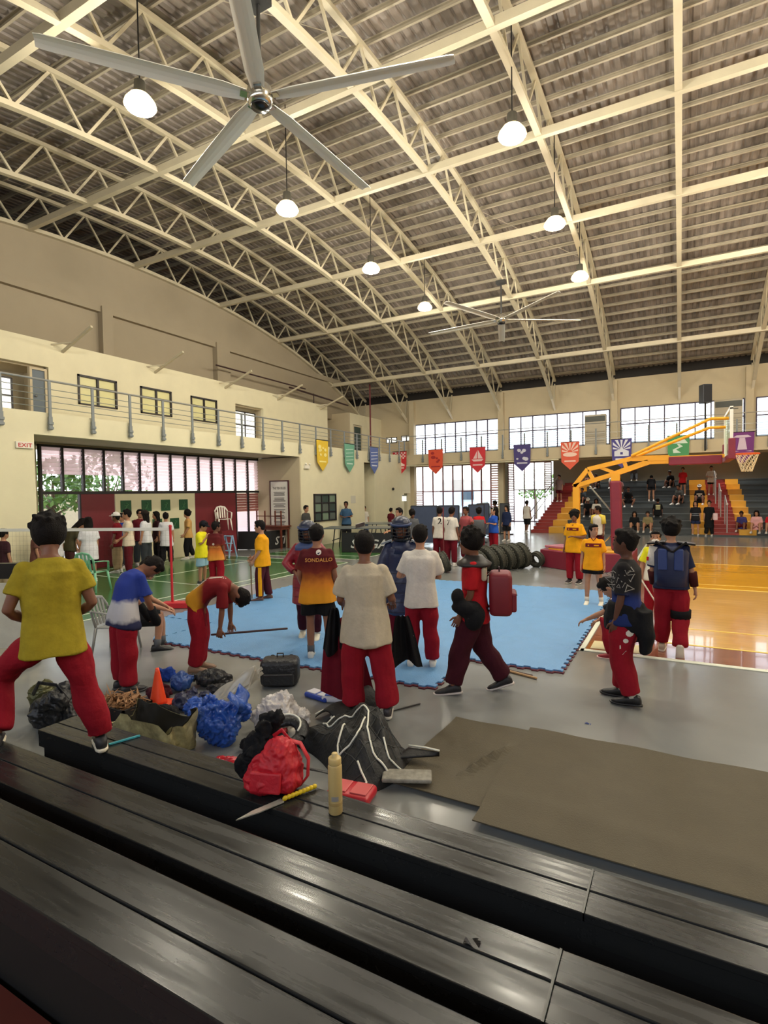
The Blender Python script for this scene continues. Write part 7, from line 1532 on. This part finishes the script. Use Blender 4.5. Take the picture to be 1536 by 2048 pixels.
lump('duffel_bag', 'small black bag just behind the heels of the person bent double', 'bag', (-4.36, 4.12, 0), (0.42, 0.30, 0.20), nyl, 31, rz=20); lump('duffel_bag', 'low black bag between the blue clothes and the bent person', 'bag', (-4.02, 3.95, 0), (0.36, 0.26, 0.14), nyl, 32)
lump('crumpled_jacket', 'bright blue jacket crumpled by the orange cone, farther one', 'clothes', (-4.92, 4.02, 0), (0.26, 0.2, 0.16), c_blue, 33); lump('crumpled_jacket', 'blue cloth hump on the heap right of the cone', 'clothes', (-4.55, 3.88, 0), (0.28, 0.22, 0.20), mat('nylon_blue', (38, 74, 140), 0.4, var=0.2, bump=0.5, bscale=20), 34)
lump('crumpled_jacket', 'dark wine cloth under the blue cloths by the cone', 'clothes', (-4.62, 3.66, 0), (0.34, 0.26, 0.10), c_wine, 35); lump('crumpled_jacket', 'navy cloth spread right of the orange cone', 'clothes', (-4.08, 3.58, 0), (0.40, 0.28, 0.14), mat('nylon_navy', (28, 34, 66), 0.45, var=0.3, bump=0.5, bscale=20), 36, rz=15)
lump('crumpled_jacket', 'black jacket heaped in the middle of the gear', 'clothes', (-4.02, 3.24, 0), (0.30, 0.30, 0.17), c_black, 37, rz=-20); lump('crumpled_jacket', 'dark garment under the white plastic bag', 'clothes', (-2.90, 3.20, 0), (0.36, 0.26, 0.12), c_black, 38)
lump('crumpled_bag', 'flattened shiny red bag on the floor behind the bench', 'bag', (-2.86, 2.84, 0), (0.46, 0.26, 0.11), mat('vinyl_red', (176, 30, 44), 0.25, var=0.15, bump=0.6, bscale=14), 39, rz=10)
# quilted armour with white piping
ar = thing('body_armour', (-2.26, 3.56, 0), 'black quilted body armour with white piping, heaped on the floor', 'armour', radians(-14))
ar.location.y += 0.06
def arm_f(u, v):
    x = -0.54+1.08*u; y = -0.34+0.66*v; e = (1-(2*u-1)**4)*(1-(2*v-1)**4)
    q_ = 0.026*(abs(sin(x*30))*abs(sin(y*30)))**0.4; return (x+0.05*sin(4*v), y+0.06*sin(5*u)-0.10*u, 0.008+e*(0.20+0.06*sin(6*x+1)+0.05*sin(7*y+4*x)+0.022*sin(19*x+5*sin(6*y))+0.015*sin(23*y-4*x)+q_))
m_quilt = mat('quilt_black', (20, 21, 22), 0.6, var=0.15, bump=0.4, bscale=30); m_pip = mat('piping_white', (232, 230, 214), 0.5)
MB().sheet(arm_f, 130, 90, 0.012).build('quilted_panel', m_quilt, ar, smooth=True, local=True)
def piping(path): MB().tube([V(arm_f(u, v))+V((0, 0, 0.008)) for u, v in path], 0.0075, 6).build('piping', m_pip, ar, smooth=True, local=True)
def lerp(P_, n=8): return [(P_[i][0]+(P_[i+1][0]-P_[i][0])*k/n, P_[i][1]+(P_[i+1][1]-P_[i][1])*k/n) for i in range(len(P_)-1) for k in range(n)]+[P_[-1]]
for u_ in [0.12+0.085*k for k in range(10)]: MB().tube([V(arm_f(u_+0.015*sin(9*k/14), 0.06+0.88*k/14))+V((0, 0, 0.004)) for k in range(15)], 0.0028, 4).build('quilt_seam', mat('seam_grey', (66, 68, 66), 0.6), ar, smooth=True, local=True)
for v_ in [0.14+0.12*k for k in range(7)]: MB().tube([V(arm_f(0.06+0.88*k/16, v_+0.012*sin(k)))+V((0, 0, 0.004)) for k in range(17)], 0.0028, 4).build('quilt_seam', mat('seam_grey', (66, 68, 66), 0.6), ar, smooth=True, local=True)
piping(lerp([(0.02, 0.95), (0.06, 0.72), (0.14, 0.62), (0.10, 0.48), (0.20, 0.40), (0.38, 0.52), (0.60, 0.60), (0.72, 0.42), (0.86, 0.34), (0.97, 0.40)])); piping(lerp([(0.50, 0.30), (0.60, 0.12), (0.66, 0.08), (0.72, 0.26), (0.64, 0.48)])); piping(lerp([(0.84, 0.55), (0.92, 0.5), (0.99, 0.62)])); piping(lerp([(0.84, 0.16), (0.95, 0.14), (0.97, 0.02)])); piping(lerp([(0.20, 0.98), (0.42, 0.97), (0.6, 0.9)]))
fl = MB().sheet(lambda u, v: (0.46+0.26*u, 0.10-0.16*v*(1-u)+0.04*u, 0.10+0.03*u-0.02*v), 8, 6, 0.012).build('flap', m_quilt, ar, smooth=True, local=True)
MB().tube([(0.46, 0.105, 0.112), (0.60, 0.13, 0.13), (0.72, 0.14, 0.14)], 0.007, 6).build('piping', m_pip, ar, smooth=True, local=True)
o = MB().sheet(lambda u, v: (-0.66+0.34*u, 0.14+0.52*v, 0.02+0.16*sin(pi*u)*(0.6+0.4*v)+0.02*sin(8*v)), 20, 24, 0.012).build('shoulder_piece', m_quilt, ar, smooth=True, local=True)
MB().tube([(-0.66+0.02*sin(6*v_), 0.14+0.52*v_, 0.04+0.02*sin(8*v_)) for v_ in [k/10 for k in range(11)]], 0.0075, 6).build('piping', m_pip, ar, smooth=True, local=True)
hd = thing('headgear', (-2.72, 3.30, 0), 'black padded headgear ring lying in front of the quilted armour', 'headgear'); MB().tube([(0.15*cos(a), 0.13*sin(a), 0.14+0.05*sin(a)) for a in [2*pi*k/18 for k in range(19)]], [(0.055, 0.03)]*19, 8, cap=False).build('padded_ring', nyl, hd, smooth=True, local=True); MB().tube([(0.15*cos(a), 0.13*sin(a)-0.02, 0.20+0.05*sin(a)) for a in [2*pi*k/18 for k in range(10)]], 0.008, 6).build('trim_cord', m_pip, hd, smooth=True, local=True)
# white and blue pads
def pad(name, loc, size, rz, m, label, cat, mp_=None, tiltx=0):
    t = thing(name, loc, label, cat, radians(rz)); o = MB().cbox((0, 0, size[2]/2+0.001), size, rot('X', tiltx)).build('pad', m, t, local=True); bevel(o, min(size)*0.4, 3); o.data.shade_smooth()
    if mp_:
        for sx in (-1, 1): o = MB().cbox((sx*size[0]*0.24, 0, size[2]+0.004), (size[0]*0.38, size[1]*0.7, 0.012)).build('patch', mp_, t, local=True); bevel(o, 0.004, 2)
    return t
pad('arm_pad', (-2.86, 4.40, 0), (0.44, 0.18, 0.06), 20, mat('pad_white', (206, 206, 214), 0.45), 'white and blue arm pad at the feet of the off-white t-shirt', 'pad', mat('pad_blue', (44, 70, 160), 0.4))
pad('arm_pad', (-3.12, 4.34, 0), (0.30, 0.15, 0.05), -10, mat('pad_blue', (44, 70, 160), 0.4), 'blue arm pad left of the white and blue one', 'pad', mat('pad_white', (206, 206, 214), 0.45))
pad('arm_pad', (-1.64, 3.28, 0.052), (0.34, 0.15, 0.03), 24, mat('pad_grey_print', (140, 136, 124), 0.5, var=0.35, vscale=26), 'grey printed pad lying over the corner of the brown mats', 'pad')
o = pad('shin_guard', (-2.00, 3.26, 0), (0.30, 0.22, 0.05), 12, mat('guard_blue', (36, 62, 150), 0.35), 'blue guard lying between the bottle and the armour', 'pad')
pad('shin_guard', (-1.90, 2.98, 0), (0.30, 0.20, 0.07), 8, mat('guard_red', (184, 34, 48), 0.35), 'red guard with pale edge lying behind the bench by the bottle', 'pad', mat('guard_pink', (206, 92, 92), 0.35))
sh_ = thing('shoe', (-2.75, 3.50, 0.0), 'single cream shoe lying left of the quilted armour', 'shoe'); u_, so_ = shoe_mb(V((0, 0, 0.075)), V((0.6, 0.8, 0)), 1.0); u_.build('upper', mat('shoe_cream', (200, 190, 172), 0.5), sh_, smooth=True, local=True); so_.build('sole', mat('sole_cream', (214, 208, 196), 0.5), sh_, smooth=True, local=True)
stick('cable', (-2.40, 4.22, 0.01), (-2.16, 4.62, 0.012), 0.008, m_blackp, 'short black strap on the floor by the heel of the red trousers', 'strap')
stick('rattan_stick', (-1.72, 5.92, 0.014), (-1.34, 5.80, 0.014), 0.014, mat('rattan_tan', (176, 140, 96), 0.5), 'tan stick lying on the floor along the mat edge', 'stick'); stick('rattan_stick', (-1.95, 6.0, 0.014), (-1.40, 5.86, 0.014), 0.013, mat('dark_rattan', (58, 30, 28), 0.5), 'dark red stick lying beside the tan one at the mat edge', 'stick')
tag(MB().sheet(lambda u, v: (-0.72+0.05*u, 4.86+0.03*v, 0.003+0.004*sin(6*u)), 4, 3, 0.001).build('paper_scrap', scr), 'tiny blue scrap on the grey floor', 'scrap')
# things on the bench ----------------------------------------------------------------
BZ = 0.342
rb = thing('backpack', (-2.02, 2.37, BZ), 'bright red backpack slumped on the front bench', 'backpack', radians(18)); m_rb = mat('pack_bright_red', (190, 22, 40), 0.55, var=0.15, vscale=12, bump=0.4, bscale=24)
mb = MB().ball((0, 0, 0.12), (0.16, 0.12, 0.13), 16, 12).ball((0.03, 0, 0.19), (0.10, 0.09, 0.10), 12, 10).ball((-0.05, -0.06, 0.07), (0.12, 0.09, 0.07), 12, 10).ball((0.09, -0.03, 0.07), (0.08, 0.09, 0.07), 12, 10)
me = voxel(mb, 0.008, 1); crumple(me, 0.016, 61, 13); 
for v in me.vertices: v.co.z = max(v.co.z, 0.0)
me.shade_smooth(); me.materials.append(m_rb); o = bpy.data.objects.new('body', me); o.parent = rb; C.objects.link(o)
o = MB().cbox((-0.01, -0.125, 0.09), (0.18, 0.03, 0.11), rot('X', -12)).build('front_pocket', m_rb, rb, local=True); bevel(o, 0.012, 2)
strap(rb, [(0.06, 0.02, 0.27), (0.14, 0.03, 0.25), (0.19, 0.02, 0.17), (0.19, 0.0, 0.08), (0.15, -0.01, 0.03)], m_rb, 0.022, 0.007); strap(rb, [(-0.02, 0.03, 0.28), (0.03, 0.03, 0.32), (0.08, 0.02, 0.27)], m_rb, 0.012, 0.006, 'handle'); strap(rb, [(0.12, 0.05, 0.10), (0.24, 0.10, 0.06), (0.34, 0.12, 0.03)], nyl, 0.012, 0.004)
jk = thing('jacket', (-2.13, 2.40, BZ+0.10), 'black jacket draped over the left side of the red backpack', 'clothes', radians(18))
mb = MB().ball((-0.02, 0.0, 0.10), (0.085, 0.12, 0.09), 14, 10).ball((0.01, 0.02, 0.19), (0.06, 0.07, 0.09), 12, 10).ball((-0.06, -0.05, 0.02), (0.08, 0.09, 0.07), 12, 10).ball((0.05, 0.05, 0.25), (0.05, 0.05, 0.05), 10, 8)
me = voxel(mb, 0.008, 1); crumple(me, 0.03, 62, 14); me.shade_smooth(); me.materials.append(c_black); o = bpy.data.objects.new('cloth', me); o.parent = jk; C.objects.link(o)
sw = thing('practice_sword', (-1.9, 2.25, BZ), 'short toy sword with a pale blade and yellow braided handle on the bench', 'sword')
MB().prism([(0, 0), (0.10, 0.022), (0.27, 0.028), (0.27, -0.010), (0.12, -0.014)], (-1.99, 2.02, BZ+0.002), V((0.386, 0.92, 0)), V((-0.92, 0.386, 0)), (0, 0, 0.006)).build('blade', mat('blade_pale', (206, 204, 190), 0.25, 0.5), sw); d = V((0.386, 0.92, 0)); b0 = V((-1.99, 2.02, BZ+0.017))+d*0.27
d2 = (V((-1.80, 2.47, BZ+0.017))-b0).normalized()
for k in range(9): MB().ball(b0+d2*(0.012+0.023*k), (0.017, 0.012, 0.014), 8, 6, rot('Z', 67)).build('handle_knot', mat('handle_yellow', (222, 190, 30), 0.35), sw, smooth=True)
bt = thing('bottle', (-1.58, 2.32, BZ), 'tall cream metal bottle standing on the front bench', 'bottle'); m_bt = mat('bottle_cream', (204, 178, 118), 0.35)
MB().lathe([(0.034, 0.0), (0.0365, 0.004), (0.0365, 0.245), (0.034, 0.255), (0.030, 0.262)], (0,0,0), 28).build('bottle_body', m_bt, bt, smooth=True, local=True)
MB().lathe([(0.033, 0.258), (0.034, 0.262), (0.034, 0.288), (0.030, 0.293), (0.017, 0.294), (0.016, 0.312), (0.012, 0.316), (0.002, 0.316)], (0,0,0), 24).build('cap', m_bt, bt, smooth=True, local=True)
MB().lathe([(0.0368, 0.048), (0.0369, 0.050), (0.0369, 0.064), (0.0368, 0.066)], (0,0,0), 24).build('band', mat('bottle_band', (176, 150, 96), 0.4), bt, smooth=True, local=True)
lb = MB(); lb.add([(0.0372*sin(radians(a)), -0.0372*cos(radians(a)), z) for z in (0.075, 0.10) for a in range(0, 61, 10)], [(i, i+1, i+8, i+7) for i in range(6)]); lb.build('label', mat('bottle_label', (150, 146, 140), 0.5), bt, local=True)
pn = MB().bar((-3.37, 2.27, BZ+0.006), (-3.30, 2.455, BZ+0.006), 0.016, 0.010).build('pen', mat('turquoise', (64, 160, 176), 0.35)); tag(pn, 'turquoise pen lying on the front bench', 'pen')
lt = MB().sheet(lambda u, v: (-0.62+0.05*u, 1.63+0.035*v, 0.532+0.006*sin(5*u+4*v)), 6, 5, 0.001).build('leaf_litter', mat('litter_dark', (20, 20, 22), 0.3)); tag(lt, 'small dark wet scrap on the middle bench', 'scrap')
tg = MB().sheet(lambda u, v: (-2.62+0.03*u, 1.42+0.03*v, 0.11+0.006*sin(5*u+4*v)), 4, 4, 0.001).build('paper_scrap', c_white); tag(tg, 'small pale paper scrap in the gap between benches', 'scrap')
# garments held by the person in the off-white t-shirt
def drape(name, label, o_, ux, wtop, wbot, h, m, seed, sway=0.0, group=None):
    rr = random.Random(seed); o_, ux = V(o_), V(ux).normalized(); n = V((-ux.y, ux.x, 0)); ph = [rr.uniform(0, 6) for _ in range(4)]
    def f(u, v):
        w_ = wtop+(wbot-wtop)*v**0.7; a = (u-0.5)
        return tuple(o_+ux*(a*w_+sway*v)+n*(0.035*sin(9*u+ph[0])*(0.3+v)+0.02*sin(17*u+ph[1]))+V((0, 0, -h*v+0.03*sin(6*u+ph[2])*v)))
    mb = MB().sheet(f, 26, 22); k = len(mb.v); vs2 = [p+n*0.02 for p in mb.v]; mb.add(vs2, [tuple(reversed(q_)) for q_ in [tuple(i for i in ff) for ff in mb.f]])
    t = mb.build(name, m, smooth=True); tag(t, label, 'clothes', group); return t
rx_ = V((cos(radians(r10.rotation_euler.z*57.3)), sin(radians(r10.rotation_euler.z*57.3)), 0)); c10 = V((-2.46, 4.2, 0)); f10 = V((-rx_.y, rx_.x, 0))
drape('held_robe', 'maroon garment hanging from the left hand of the off-white t-shirt wearer', c10-rx_*0.30+f10*0.30+V((0, 0, 0.82)), rx_, 0.20, 0.52, 0.74, c_dred, 3, 0.06)
drape('held_jacket', 'black jacket hanging to the left of the off-white t-shirt', c10-rx_*0.34+f10*0.22+V((0, 0, 0.93)), rx_, 0.08, 0.20, 0.42, c_black, 4, -0.02)
drape('held_bag', 'black cloth bag held out at the right of the off-white t-shirt', c10+rx_*0.30+f10*0.26+V((0, 0, 0.84)), rx_, 0.12, 0.30, 0.46, c_black, 5, 0.04)
